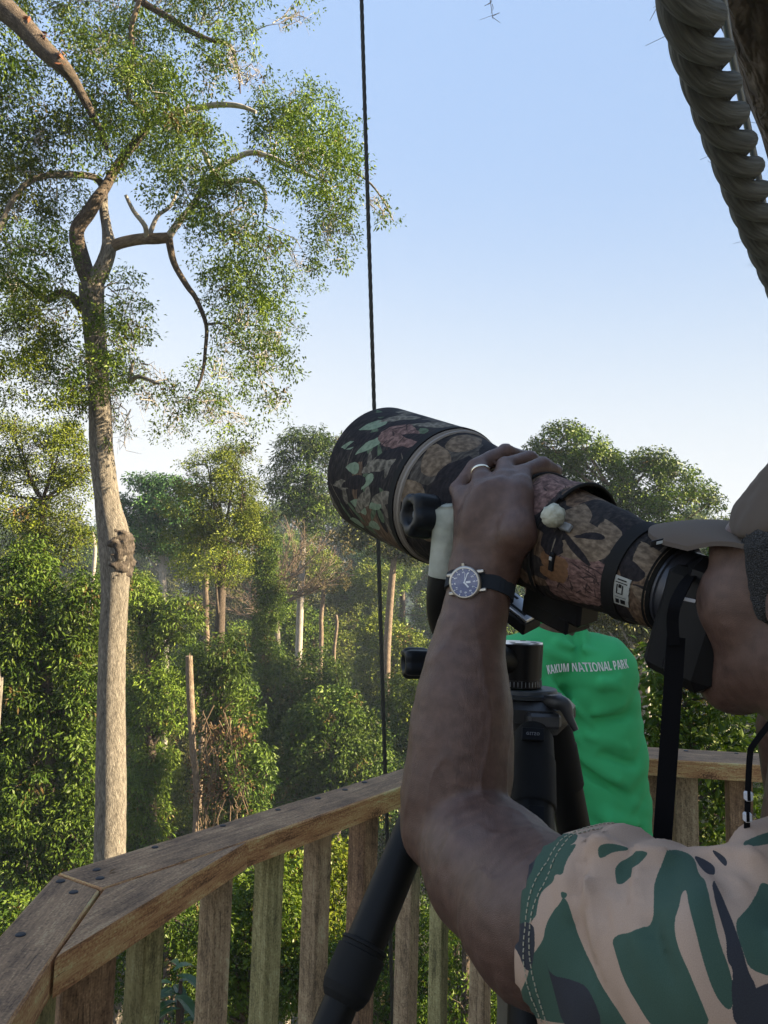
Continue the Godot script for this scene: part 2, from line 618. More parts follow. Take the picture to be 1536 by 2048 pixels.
	bump(skin, tex_grey(512, 512, mixed(nz(512, 512, 0.20, 103, 3), nz(512, 512, 0.05, 104, 3, 1, 3), 0.35)), 0.085)
	triplanar(skin, Vector3(9, 9, 9))
	M.skin = skin
	M.lips = std(lin(0.10, 0.045, 0.042), 0.45)
	M.nailbed = std(lin(0.24, 0.14, 0.11), 0.35)
	M.eye_white = std(lin(0.6, 0.57, 0.52), 0.2)
	M.eye_dark = std(lin(0.015, 0.01, 0.008), 0.15)
	var hair := std(Color.WHITE, 0.95)
	hair.albedo_texture = ramp_tex(256, 256, nz(256, 256, 0.20, 105, 3), [[0.0, Color(0.006, 0.006, 0.006)], [0.55, Color(0.020, 0.019, 0.019)], [0.8, Color(0.09, 0.09, 0.09)], [1.0, Color(0.26, 0.26, 0.26)]])
	bump(hair, tex_grey(256, 256, nz(256, 256, 0.22, 105, 3)), 0.5)
	triplanar(hair, Vector3(11, 11, 11))
	M.hair = hair
	var hair2 := std(lin(0.014, 0.012, 0.011), 0.95)
	bump(hair2, tex_grey(256, 256, nz(256, 256, 0.3, 106, 2)), 0.4)
	triplanar(hair2, Vector3(12, 12, 12))
	M.hair_black = hair2
	# cloth
	M.green_cloth = cloth(lin(0.044, 0.410, 0.142), 111)
	M.cap_cloth = cloth(lin(0.090, 0.070, 0.055), 113)
	M.trousers = cloth(lin(0.045, 0.05, 0.045), 115)
	M.trousers_khaki = cloth(lin(0.16, 0.14, 0.10), 116)
	M.boots = std(lin(0.03, 0.022, 0.016), 0.6)
	M.watch_strap = cloth(lin(0.012, 0.016, 0.022), 117)
	M.watch_case = std(lin(0.50, 0.48, 0.44), 0.34, 0.9)
	M.watch_dial = std(lin(0.030, 0.062, 0.21), 0.35)
	M.dial_white = std(lin(0.75, 0.80, 0.88), 0.5)
	M.gold_ring = std(lin(0.80, 0.72, 0.56), 0.25, 1.0)
	M.pebble = std(Color.WHITE, 0.85)
	M.pebble.albedo_texture = ramp_tex(128, 128, nz(128, 128, 0.05, 121, 4), [[0.0, Color(0.22, 0.215, 0.15)], [0.5, Color(0.42, 0.42, 0.33)], [1.0, Color(0.60, 0.60, 0.50)]])
	bump(M.pebble, tex_grey(128, 128, nz(128, 128, 0.06, 122, 2, 1, 1, true)), 0.15)
	triplanar(M.pebble, Vector3(16, 16, 16))

# ------------------------------------------------------------------ ground
func ground_h(x: float, z: float) -> float:
	# a wooded valley floor well below the platform, rising to low hills far off
	var r := Vector2(x, z).length()
	var h := -27.0 + 3.0 * sin(x * 0.031 + 1.0) * cos(z * 0.027) - 4.0 * smoothstep(20.0, 90.0, r)
	h += 26.0 * smoothstep(110.0, 420.0, r) * (0.75 + 0.35 * sin(x * 0.011 + 0.6) + 0.15 * cos(z * 0.017 + x * 0.006))
	h += 1.2 * sin(x * 0.13) * sin(z * 0.11)
	return h

func build_ground():
	var mb := MB.new()
	var rings := [0.0, 4.0, 8.0, 14.0, 20.0, 28.0, 38.0, 50.0, 65.0, 85.0, 110.0, 140.0, 180.0, 230.0, 300.0, 400.0, 550.0, 800.0, 1200.0, 2000.0]
	var sides := 72
	for r in rings:
		for k in sides + 1:
			var a := TAU * k / sides
			var p := Vector3(cos(a) * r, 0, sin(a) * r)
			p.y = ground_h(p.x, p.z)
			mb.vert(p, Vector3.UP)
	for i in rings.size() - 1:
		for k in sides:
			var b := i * (sides + 1) + k
			mb.tri(b, b + 1, b + sides + 2); mb.tri(b, b + sides + 2, b + sides + 1)
	var acc := PackedVector3Array(); acc.resize(mb.v.size())
	for t in mb.ix.size() / 3:
		var a := mb.ix[t * 3]; var b := mb.ix[t * 3 + 1]; var c := mb.ix[t * 3 + 2]
		var g := (mb.v[c] - mb.v[a]).cross(mb.v[b] - mb.v[a])
		acc[a] += g; acc[b] += g; acc[c] += g
	for i in acc.size(): mb.n[i] = acc[i].normalized() if acc[i].length() > 0 else Vector3.UP
	var o := put(mb, "ground", M.ground)
	tag(o, "dark leafy forest floor of the valley far below the platform", "ground", "", "structure")

# ------------------------------------------------------------------ platform: deck and railing
const RAIL_Y := 1.05
const RAIL_T := 0.052

func flat(p: Vector3) -> Vector3:
	return Vector3(p.x, 0, p.z)

func build_platform():
	var T := func(px: float, py: float) -> Vector3: return flat(on_level(px, py, RAIL_Y))
	# corners of the boards, read on the rail's top face
	var a_out: Vector3 = T.call(113, 1747)
	var a_in: Vector3 = T.call(201, 1778)
	var far_out: Vector3 = T.call(815, 1534)
	var seam1: Vector3 = T.call(493, 1682)
	var inner0: Vector3 = T.call(110, 1916)
	var far_in: Vector3 = T.call(815, 1569)
	var r_back0: Vector3 = T.call(1283, 1493)
	var r_back1: Vector3 = T.call(1511, 1506)
	var r_front0: Vector3 = T.call(1283, 1516)
	var r_front1: Vector3 = T.call(1511, 1527)
	var d1 := (far_out - a_out).normalized()
	var d3 := (r_back1 - r_back0).normalized()
	# where the outer edge of the first side meets the outer edge of the right-hand side
	var corner_out := meet(a_out, d1, r_back0, d3)
	var din := (far_in - seam1).normalized()
	var corner_in := meet(seam1, din, r_front0, d3)
	var right_out := r_back0 + d3 * 2.4
	var right_in := r_front0 + d3 * 2.4
	var rail := thing("wooden_railing", Vector3(a_in.x, 0, a_in.z), "weathered plank railing with upright balusters around the platform edge", "railing")
	# a long outer plank and a wedge-shaped inner plank beside it, then the right-hand plank
	var ld: Vector3 = (T.call(0, 1872) - a_out).normalized()
	var lout := a_out + ld * 2.2
	var li: Vector3 = T.call(28, 2046)
	var ldi := (li - a_in).normalized()
	var lin_ := a_in + ldi * 2.1
	var gap := 0.0025
	var s1 := Vector3(-d1.z, 0, d1.x)
	if s1.dot(inner0 - a_out) < 0: s1 = -s1
	var seam_end: Vector3 = T.call(640, 1640)
	var b: MeshInstance3D
	# outer plank of the main side: up to the seam line
	var out_w: float = (a_in - a_out).dot(s1)
	b = board([a_out + d1 * gap, a_in + d1 * gap, seam1, corner_in, corner_out], d1, rail)
	b.set_meta("label", "long grey top plank with bolt heads")
	b = board([inner0, seam1 + s1 * 0.004, a_in + s1 * 0.0035 + d1 * 0.003], (seam1 - inner0).normalized(), rail)
	b.set_meta("label", "wedge-shaped inner plank with pale sawn face")
	b = board([a_out - d1 * gap, lout, lin_, inner0 - d1 * 0.004 - s1 * 0.002, a_in - d1 * gap], ld, rail)
	b.set_meta("label", "short lichen-spotted plank at the corner")
	b = board([corner_out + d3 * gap, right_out, right_in, corner_in + d3 * gap], d3, rail)
	# bolt heads
	for q in [[193, 1740], [200, 1757], [310, 1695], [446, 1652], [556, 1620], [636, 1597], [729, 1565], [121, 1763], [147, 1785], [41, 1870], [690, 1580], [1372, 1502], [1473, 1507]]:
		var c := on_level(q[0], q[1], RAIL_Y)
		var k := rnd(0.0062, 0.0085)
		var mb := MB.new()
		mb.lathe(c, Vector3.UP, [Vector2(-0.004, k), Vector2(0.0012, k), Vector2(0.0024, k * 0.72), Vector2(0.0026, 0.0001)], 14)
		put(mb, "nail", M.nail, rail)
	# balusters along the main side: [px, py, width, depth, material, turn]
	var mid0 := a_out.lerp(a_in, 0.66)
	var mid1 := far_in.lerp(far_out, 0.62)
	var specs := [[150, 1960, 0.10, 0.09, 2, 0.0], [288, 1930, 0.046, 0.050, 1, 0.35], [428, 1900, 0.045, 0.050, 0, 0.42], [533, 1880, 0.046, 0.048, 1, 0.46], [630, 1850, 0.047, 0.050, 0, 0.5], [722, 1820, 0.055, 0.056, 2, 0.55], [815, 1820, 0.046, 0.05, 0, 0.5], [878, 1840, 0.040, 0.045, 1, 0.5], [962, 1840, 0.052, 0.055, 0, 0.5], [1034, 1840, 0.060, 0.05, 1, 0.5], [1100, 1840, 0.062, 0.05, 0, 0.5], [1165, 1840, 0.060, 0.05, 2, 0.5]]
	var mats := [M.baluster, M.baluster_green, M.baluster_brown]
	for s in specs:
		var at := on_wall(s[0], s[1], mid0, mid1)
		baluster(flat(at), s[2], s[3], mats[s[4]], d1, rail)
	var rm0 := r_back0.lerp(r_front0, 0.55)
	var rm1 := r_back1.lerp(r_front1, 0.55)
	for s in [[1296, 1600, 0.06, 0.05, 2], [1370, 1600, 0.072, 0.06, 0], [1477, 1600, 0.072, 0.06, 2], [1570, 1600, 0.072, 0.06, 0], [1660, 1600, 0.07, 0.06, 2]]:
		baluster(flat(on_wall(s[0], s[1], rm0, rm1)), s[2], s[3], mats[s[4]], d3, rail)
	var lm0 := a_in.lerp(a_out, 0.45)
	for k in 6:
		baluster(lm0 + ld * (0.22 + 0.24 * k), 0.06, 0.055, mats[(k + 1) % 3], ld, rail)
	# a low rail that the balusters stand on
	for e in [[a_out.lerp(a_in, 0.5), mid1 + d1 * 1.2, d1], [rm0 - d3 * 0.2, rm0 + d3 * 2.2, d3], [lm0, lm0 + ld * 2.0, ld]]:
		var mb := MB.new()
		var cc: Vector3 = (e[0] + e[1]) * 0.5 + Vector3.UP * 0.06
		mb.box(cc, e[2] * ((e[1] - e[0]).length() * 0.5), Vector3.UP * 0.04, (e[2] as Vector3).cross(Vector3.UP) * 0.05, 0.004)
		put(mb, "bottom_rail", M.baluster_brown, rail)
	# dry leaf scraps lying on the plank
	for q in [[338, 1680], [365, 1727], [225, 1745]]:
		var c := on_level(q[0], q[1], RAIL_Y) + Vector3.UP * 0.003
		var mb := MB.new()
		var dx := Vector3(rnd(-1, 1), 0.15, rnd(-1, 1)).normalized() * 0.008
		var dz := dx.cross(Vector3.UP).normalized() * 0.004
		mb.quad(c - dx, c + dz + Vector3.UP * 0.003, c + dx, c - dz + Vector3.UP * 0.001, Vector3.UP)
		solo(mb, "fallen_leaf", M.leaf_dry, ["small upright dry leaf scrap on the top plank", "flat dry leaf scrap lying on the plank seam", "tiny leaf scrap beside the corner bolts"][[338, 365, 225].find(q[0])], "leaf", "leaf scraps on the railing")
	# deck of planks on joists
	var deck := thing("deck", Vector3(0.3, 0, -0.6), "timber plank floor of the treetop platform", "deck")
	deck.set_meta("kind", "structure")
	for k in 24:
		var x := -1.55 + k * 0.165
		var mb := MB.new()
		mb.box(Vector3(x, -0.022, -0.3), Vector3(0, 0, 2.35), Vector3(0, 0.02, 0), Vector3(0.079, 0, 0), 0.004)
		put(mb, "plank", M.deck, deck)
	for z in [-2.2, -0.9, 0.5, 1.7]:
		var mb := MB.new()
		mb.box(Vector3(0.35, -0.115, z), Vector3(2.0, 0, 0), Vector3(0, 0.07, 0), Vector3(0, 0, 0.05), 0.004)
		put(mb, "joist", M.deck, deck)

func meet(p: Vector3, d: Vector3, q: Vector3, e: Vector3) -> Vector3:
	var den := d.x * e.z - d.z * e.x
	var w := q - p
	return p + d * ((w.x * e.z - w.z * e.x) / den)

func board(plan: Array, dir: Vector3, rail: Node3D) -> MeshInstance3D:
	# weathered top face, sawn sides
	var top := MB.new()
	top.prism(plan, RAIL_Y - RAIL_T, RAIL_Y, 0.003, dir, 1.0, 1)
	var side := MB.new()
	side.prism(plan, RAIL_Y - RAIL_T, RAIL_Y, 0.003, dir, 1.0, 2)
	var o := put(top, "plank", null, rail)
	side.moved(rail.global_position)
	var am: ArrayMesh = o.mesh
	am.add_surface_from_arrays(Mesh.PRIMITIVE_TRIANGLES, side.mesh().surface_get_arrays(0))
	am.surface_set_material(0, M.rail)
	am.surface_set_material(1, M.rail_cut)
	return o

func baluster(at: Vector3, w: float, dp: float, mat: Material, dir: Vector3, rail: Node3D):
	var a := rnd(-0.09, 0.09)
	var x := dir.rotated(Vector3.UP, a)
	var z := x.cross(Vector3.UP)
	var mb := MB.new()
	var lean := Vector3(rnd(-0.006, 0.006), 0, rnd(-0.006, 0.006))
	var y := (Vector3.UP + lean).normalized()
	var h: float = RAIL_Y - RAIL_T - 0.101
	# grain runs upwards: u along y
	mb.box(at + Vector3.UP * (0.1 + h * 0.5), y * (h * 0.5), z * (dp * 0.5), x * (w * 0.5), 0.003)
	for i in mb.uv.size():
		mb.uv[i] = Vector2(mb.v[i].dot(y) + at.x * 3.1, mb.v[i].dot(x) + mb.v[i].dot(z) * 1.0 + at.z * 1.7)
	put(mb, "baluster", mat, rail)

# ------------------------------------------------------------------ lens, camera, tripod
# profile of the covered lens: fraction of the axis from the hood's mouth to the camera, radius in metres
const LENS := [[0.0, 0.1018], [0.135, 0.1012], [0.295, 0.1002], [0.306, 0.1002], [0.308, 0.09774], [0.325, 0.09450], [0.37, 0.0900], [0.43, 0.0815], [0.50, 0.0745], [0.58, 0.07074], [0.686, 0.06642], [0.80, 0.05940], [0.853, 0.05500], [0.945, 0.0480], [0.955, 0.0400], [1.0, 0.0400]]
var lens_ax := Vector3.ZERO
var lens_near := Vector3.ZERO
var lens_len := 0.0

func lens_r(t: float) -> float:
	for i in LENS.size() - 1:
		if t <= LENS[i + 1][0]:
			return lerpf(LENS[i][1], LENS[i + 1][1], clampf((t - LENS[i][0]) / (LENS[i + 1][0] - LENS[i][0]), 0, 1))
	return 0.0400

func LP(t: float, deg: float, over := 0.0) -> Vector3:
	# point on the lens: fraction along, degrees round it (0 faces the viewer's side, 90 is the top), height over the cover
	var a := deg_to_rad(deg)
	var up := -lens_ax.cross(lens_near)
	return lens_a + lens_ax * (t * lens_len) + (lens_near * cos(a) + up * sin(a)) * (lens_r(t) + over)

func lens_dir(deg: float) -> Vector3:
	var a := deg_to_rad(deg)
	return lens_near * cos(a) - lens_ax.cross(lens_near) * sin(a)

func rounded(pts: Array) -> Array:
	# corner cutting, twice
	for r in 2:
		var o := []
		var m := pts.size()
		for i in m:
			var a: Vector2 = pts[i]
			var b: Vector2 = pts[(i + 1) % m]
			o.append(a.lerp(b, 0.25)); o.append(a.lerp(b, 0.75))
		pts = o
	return pts

func fill_poly(img: Image, pts: Array, c0: Color, c1: Color, f: PackedByteArray, fw: int):
	var w := img.get_width()
	var h := img.get_height()
	var fh := f.size() / fw
	var lo := 1e9
	var hi := -1e9
	for p in pts:
		lo = minf(lo, p.y); hi = maxf(hi, p.y)
	for y in range(maxi(0, int(ceil(lo))), mini(h - 1, int(floor(hi))) + 1):
		var xs := []
		var m := pts.size()
		for i in m:
			var a: Vector2 = pts[i]
			var b: Vector2 = pts[(i + 1) % m]
			if (a.y <= y) != (b.y <= y):
				xs.append(a.x + (y - a.y) / (b.y - a.y) * (b.x - a.x))
		xs.sort()
		for k in range(0, xs.size() - 1, 2):
			for x in range(int(ceil(xs[k])), int(floor(xs[k + 1])) + 1):
				var q := f[posmod(y, fh) * fw + posmod(x, fw)] / 255.0
				img.set_pixel(posmod(x, w), y, c0.lerp(c1, q))

func leaf_poly(c: Vector2, l: float, wd: float, ang: float, wob := 0.15) -> Array:
	var d := Vector2(cos(ang), sin(ang))
	var e := Vector2(-d.y, d.x)
	var out := []
	for k in 18:
		var a := TAU * k / 18.0
		var r := sin(a) * absf(cos(a * 0.5 - 0.2)) + rnd(-wob, wob) * 0.3
		out.append(c + d * (cos(a) * l * 0.5) + e * (r * wd * 0.6))
	return out

func blob_poly(c: Vector2, rx: float, ry: float, rough := 0.25, n := 22) -> Array:
	var out := []
	var ph := rnd(0, TAU)
	for k in n:
		var a := TAU * k / n
		var r := 1.0 + rough * (0.6 * sin(a * 2.0 + ph) + 0.5 * sin(a * 3.0 + ph * 2.0) + rnd(-0.4, 0.4))
		out.append(c + Vector2(cos(a) * rx, sin(a) * ry) * r)
	return out

func leaf_camo() -> StandardMaterial3D:
	# bark-and-leaf camouflage print: x runs round the lens (x 0 = side facing the viewer, growing downwards), y along it
	rng.seed = 4021
	var w := 1024
	var h := 1024
	var img := Image.create(w, h, false, Image.FORMAT_RGB8)
	var f := nz(512, 512, 0.05, 131, 5, 1, 1)
	var g := nz(512, 512, 0.09, 133, 4, 3, 1)
	var cr := nz(512, 512, 0.028, 135, 4, 1, 1, true)
	var fb := PackedByteArray(); fb.resize(f.size())
	for i in f.size(): fb[i] = int(f[i] * (1.0 - 0.85 * pow(cr[i] / 255.0, 5.0)))
	var bk0: Color = lin(0.010, 0.009, 0.010)
	var bk1: Color = lin(0.045, 0.038, 0.034)
	for y in h:
		for x in w:
			var q := g[(y % 512) * 512 + (x % 512)] / 255.0
			img.set_pixel(x, y, bk0.lerp(bk1, q * q * 1.4))
	# broad bark plates
	for k in 46:
		var c := Vector2(rnd(0, w), rnd(0, h))
		var tan := rng.randf() < 0.5
		fill_poly(img, blob_poly(c, rnd(40, 110), rnd(30, 90), 0.35), lin(0.035, 0.022, 0.015) if tan else lin(0.022, 0.019, 0.016), lin(0.20, 0.135, 0.088) if tan else lin(0.12, 0.104, 0.088), g, 512)
	for k in 40:
		var c := Vector2(rnd(0, w), rnd(0, h))
		fill_poly(img, blob_poly(c, rnd(30, 80), rnd(20, 60), 0.4), bk0, bk1, g, 512)
	# dark wavy limbs
	for k in 26:
		var c := Vector2(rnd(0, w), rnd(0, h))
		fill_poly(img, leaf_poly(c, rnd(120, 260), rnd(26, 60), rnd(-0.7, 0.7) + PI * 0.25, 0.3), lin(0.008, 0.007, 0.009), lin(0.03, 0.026, 0.025), g, 512)
	# grey-green leaves on the hood
	for k in 60:
		var c := Vector2(rnd(0, w), rnd(0, 290))
		fill_poly(img, leaf_poly(c, rnd(34, 90), rnd(14, 30), rnd(0.2, 1.3) + (0.0 if rng.randf() < 0.7 else 1.2)), lin(0.035, 0.055, 0.030), lin(0.125, 0.165, 0.105), f, 512)
	for k in 28:
		var c := Vector2(rnd(0, w), rnd(0, 290))
		fill_poly(img, leaf_poly(c, rnd(50, 120), rnd(18, 40), rnd(0.1, 1.0)), lin(0.03, 0.026, 0.02), lin(0.20, 0.18, 0.145), cr, 512)
	# particular patches seen in the picture
	var at := func(t: float, deg: float) -> Vector2: return Vector2(fposmod(-deg / 360.0, 1.0) * w, t * h)
	for q in [[0.09, 33, 26, 84, 2.2], [0.115, -8, 20, 62, 1.7], [0.15, -38, 24, 76, 1.5], [0.06, 8, 16, 54, 1.9], [0.19, -14, 18, 60, 2.4], [0.14, 14, 22, 90, 2.3], [0.23, -30, 18, 64, 2.0], [0.10, -60, 20, 70, 1.6], [0.20, -52, 18, 66, 1.9]]:
		fill_poly(img, leaf_poly(at.call(q[0], q[1]), q[3], q[2] * 1.6, q[4]), lin(0.11, 0.155, 0.105), lin(0.235, 0.30, 0.21), f, 512)
	# cracked grey bark strips on the hood
	for q in [[0.21, 2, 130, 46, 2.1], [0.17, -34, 110, 40, 2.3], [0.26, -22, 100, 34, 1.9], [0.13, 52, 110, 44, 2.4], [0.25, 60, 140, 60, 2.2], [0.07, -26, 80, 30, 1.8]]:
		fill_poly(img, leaf_poly(at.call(q[0], q[1]), q[2], q[3], q[4], 0.4), lin(0.025, 0.022, 0.018), lin(0.26, 0.235, 0.185), cr, 512)
	# pinkish bark
	for q in [[0.215, 33, 46, 68], [0.655, 58, 130, 42], [0.805, -32, 80, 66], [0.83, -14, 40, 40], [0.78, -52, 70, 46]]:
		fill_poly(img, blob_poly(at.call(q[0], q[1]), q[2], q[3], 0.2, 26), lin(0.050, 0.028, 0.025), lin(0.32, 0.20, 0.172), fb, 512)
	for q in [[0.215, 33], [0.655, 58], [0.805, -32], [0.79, -44], [0.82, -22]]:
		var o: Vector2 = at.call(q[0], q[1])
		for k in 12:
			var p := o + Vector2(rnd(-56, 56), rnd(-50, 50))
			fill_poly(img, leaf_poly(p, rnd(16, 46), rnd(2.5, 5), rnd(0, PI), 0.5), lin(0.03, 0.02, 0.018), lin(0.05, 0.032, 0.03), f, 512)
	# tan leaves behind the hood and on the barrel
	for q in [[0.355, 26, 90, 60, 0.9], [0.36, 62, 110, 56, 0.3], [0.345, -12, 90, 60, 1.2], [0.38, -36, 80, 46, 1.0], [0.79, 12, 120, 84, 0.75], [0.83, 28, 90, 54, 0.5], [0.75, 36, 80, 50, 0.2], [0.93, 18, 110, 74, 0.6], [0.945, -26, 70, 40, 0.9], [0.77, -4, 44, 60, 0.0], [0.46, 44, 90, 60, 0.5]]:
		fill_poly(img, leaf_poly(at.call(q[0], q[1]), q[2] * 1.2, q[3] * 1.4, q[4]), lin(0.060, 0.043, 0.029), lin(0.25, 0.190, 0.132), f, 512)
	for q in [[0.752, -22, 26, 30], [0.758, -34, 30, 34]]:
		fill_poly(img, blob_poly(at.call(q[0], q[1]), q[2], q[3], 0.2), lin(0.09, 0.045, 0.022), lin(0.20, 0.11, 0.058), f, 512)
	# dark forking twigs and shadowy hollows of the print
	for q in [[0.785, 0, 120, 22, 0.9], [0.805, 16, 70, 26, 2.2], [0.86, 36, 150, 16, 0.6], [0.44, 14, 190, 150, 0.2], [0.735, -4, 80, 60, 0.5], [0.90, 0, 80, 60, 0.8], [0.60, 20, 120, 100, 0.4], [0.05, 46, 120, 40, 2.3], [0.10, 16, 120, 34, 2.2], [0.17, 48, 140, 40, 2.3], [0.24, 14, 110, 40, 2.0], [0.13, -20, 120, 36, 1.9], [0.27, 36, 120, 34, 1.7]]:
		fill_poly(img, leaf_poly(at.call(q[0], q[1]), q[2], q[3], q[4], 0.35), lin(0.008, 0.007, 0.009), lin(0.03, 0.025, 0.026), g, 512)
	# fine pale straws
	for k in 40:
		var p := Vector2(rnd(0, w), rnd(0, h))
		fill_poly(img, leaf_poly(p, rnd(30, 70), rnd(2.2, 4), rnd(0, PI)), lin(0.09, 0.075, 0.055), lin(0.22, 0.19, 0.15), f, 512)
	img.resize(2048, 2048, Image.INTERPOLATE_CUBIC)
	var m := std(Color.WHITE, 0.78)
	m.albedo_texture = ImageTexture.create_from_image(img)
	bump(m, tex_grey(512, 512, mixed(nz(512, 512, 0.3, 137, 2), nz(512, 512, 0.02, 138, 3), 0.6)), 0.10)
	m.metallic_specular = 0.3
	return m

func ring(mb: MB, t0: float, t1: float, over: float, sides := 64):
	# a band round the lens
	var r0 := lens_r(t0) + over
	var r1 := lens_r(t1) + over
	var L := lens_len
	mb.lathe(lens_a, lens_ax, [Vector2(t0 * L, r0 - over - 0.00216), Vector2(t0 * L, r0), Vector2(t1 * L, r1), Vector2(t1 * L, r1 - over - 0.00216)], sides)

func build_lens():
	lens_a = P(764, 940, 1.2366)
	lens_b = P(1404, 1196, 0.7700)
	lens_ax = (lens_b - lens_a).normalized()
	lens_len = (lens_b - lens_a).length()
	var mid := (lens_a + lens_b) * 0.5
	var to_cam := (cam_t.origin - mid).normalized()
	lens_near = (to_cam - lens_ax * to_cam.dot(lens_ax)).normalized()
	var L := lens_len
	var o := thing("telephoto_lens", lens_a + lens_ax * (0.6 * L), "huge telephoto lens in bark-and-leaf camouflage cover pointing up to the left", "lens")
	var camo := leaf_camo()
	var uvfix := func(mb: MB):
		for i in mb.uv.size():
			var d: Vector3 = mb.v[i] - lens_a
			mb.uv[i].y = d.dot(lens_ax) / L
	# hood: open tube with a thin wall
	var mb := MB.new()
	var n := 96
	mb.lathe(lens_a, lens_ax, [Vector2(0.14 * L, 0.0918), Vector2(0.00432, 0.09774), Vector2(0.0, 0.0990), Vector2(0.00108, 0.1010), Vector2(0.00432, 0.1018), Vector2(0.135 * L, 0.1012), Vector2(0.295 * L, 0.1002), Vector2(0.304 * L, 0.1002), Vector2(0.3065 * L, 0.0990), Vector2(0.3065 * L, 0.0918)], n, true, 1.0, lens_near)
	uvfix.call(mb)
	put(mb, "lens_hood", camo, o)
	mb = MB.new()
	ring(mb, 0.288, 0.3055, 0.00065, n)
	put(mb, "hood_binding", M.rubber, o)
	mb = MB.new()
	mb.lathe(lens_a, lens_ax, [Vector2(0.304 * L, 0.09288), Vector2(0.304 * L, 0.09882), Vector2(0.310 * L, 0.09882), Vector2(0.313 * L, 0.09666), Vector2(0.315 * L, 0.09666), Vector2(0.317 * L, 0.09774), Vector2(0.322 * L, 0.09742), Vector2(0.325 * L, 0.09504)], n, true, 1.0, lens_near)
	put(mb, "hood_rim", std(lin(0.20, 0.175, 0.15), 0.5), o)
	mb = MB.new()
	mb.lathe(lens_a, lens_ax, [Vector2(0.02 * L, 0.00011), Vector2(0.02 * L, 0.00011), Vector2(0.20 * L, 0.09072), Vector2(0.205 * L, 0.09072)], 48)
	put(mb, "front_glass", std(lin(0.02, 0.02, 0.03), 0.08), o)
	# barrel with soft puckers in the cover
	mb = MB.new()
	var prof := []
	for k in 49:
		var t := 0.324 + (0.868 - 0.324) * k / 48.0
		prof.append(Vector2(t * L, lens_r(t)))
	mb.lathe(lens_a, lens_ax, prof, n, false, 1.0, lens_near)
	var fn := FastNoiseLite.new()
	fn.seed = 5; fn.frequency = 14.0
	for i in mb.v.size():
		var d := mb.v[i] - lens_a
		var t := d.dot(lens_ax) / L
		var rad := (d - lens_ax * (t * L)).normalized()
		var k := fn.get_noise_3d(d.x, d.y, d.z) * 0.00238 + fn.get_noise_3d(d.x * 2.5, d.y * 2.5, d.z * 2.5 + 9.0) * 0.00097
		mb.v[i] += rad * k
	uvfix.call(mb)
	put(mb, "barrel_cover", camo, o)
	mb = MB.new()
	mb.lathe(lens_a, lens_ax, [Vector2(0.884 * L, 0.04968), Vector2(0.884 * L, lens_r(0.884)), Vector2(0.915 * L, lens_r(0.915)), Vector2(0.946 * L, lens_r(0.944)), Vector2(0.946 * L, 0.03)], n, true, 1.0, lens_near)
	uvfix.call(mb)
	put(mb, "rear_cover", camo, o)
	for e in [[0.862, 0.887, 0.00238], [0.942, 0.951, 0.00162]]:
		mb = MB.new(); ring(mb, e[0], e[1], e[2], n)
		put(mb, "edge_binding", M.rubber, o)
	# loose collar of the cover behind the hand, lifted away from the barrel on top
	mb = MB.new()
	var rows := 8
	var cols := 44
	var base := mb.v.size()
	for i in rows + 1:
		var t := 0.605 + 0.100 * i / rows
		for k in cols + 1:
			var deg := lerpf(-62.0, 150.0, float(k) / cols)
			var lift := 0.00378 + 0.00756 * float(i) / rows * smoothstep(30.0, 80.0, deg) + 0.00173 * sin(deg * 0.11 + i * 0.5)
			var p := LP(t, deg, lift)
			mb.vert(p, lens_dir(deg), Vector2(fposmod(-deg / 360.0, 1.0) if deg <= 0 else 1.0 - deg / 360.0, t))
	for i in rows + 1:
		for k in cols + 1:
			if k % (cols + 1) < cols and i < rows:
				var b := base + i * (cols + 1) + k
				if absf(mb.uv[b].x - mb.uv[b + 1].x) > 0.5: continue
				mb.tri(b, b + 1, b + cols + 2); mb.tri(b, b + cols + 2, b + cols + 1)
	put(mb, "cover_flap", camo, o)
	for e in [[0.602, -62.0, 150.0, 0.00454], [0.7055, 40.0, 150.0, 0.01166]]:
		mb = MB.new()
		var pts := []
		var rad := []
		for k in 30:
			var deg: float = lerpf(e[1], e[2], k / 29.0)
			pts.append(LP(e[0], deg, e[3] * (1.0 if e[0] < 0.65 else smoothstep(10.0, 90.0, deg)))); rad.append(0.00238)
		mb.tube(pts, rad, 6)
		put(mb, "flap_binding", M.rubber, o)
	mb = MB.new()
	var pts2 := []
	for k in 36:
		pts2.append(LP(0.697, lerpf(-80.0, 34.0, k / 35.0), 0.0013))
	mb.tube(pts2, range(36).map(func(_i): return 0.00302), 6)
	put(mb, "cover_seam", M.rubber, o)
	# pale knob of wrapped tape on the barrel, with its white stem
	mb = MB.new()
	var kc := LP(0.737, 17.0, 0.0152)
	var kx := lens_dir(17.0) * 0.01242
	var kz := lens_ax * 0.0135
	mb.ball(kc, kx, lens_ax.cross(lens_dir(17.0)) * 0.01318, kz, 12, 18)
	for i in mb.v.size():
		var d := mb.v[i] - kc
		mb.v[i] += d.normalized() * fn.get_noise_3d(d.x * 14.0, d.y * 14.0, d.z * 14.0) * 0.0036
	put(mb, "collar_knob", M.pebble, o)
	mb = MB.new()
	mb.box(LP(0.757, 15.0, 0.003), lens_ax * 0.0075, lens_dir(15.0) * 0.003, lens_ax.cross(lens_dir(15.0)) * 0.0045, 0.001)
	put(mb, "knob_stem", std(lin(0.22, 0.23, 0.24), 0.5), o)
	# slot in the cover with a metal loop
	mb = MB.new()
	var sl := LP(0.751, -23.0, 0.0002)
	mb.box(sl, lens_ax.cross(lens_dir(-24.0)) * 0.0108, lens_dir(-24.0) * 0.00238, lens_ax * 0.00346, 0.00108)
	put(mb, "strap_slot", M.plastic, o)
	mb = MB.new()
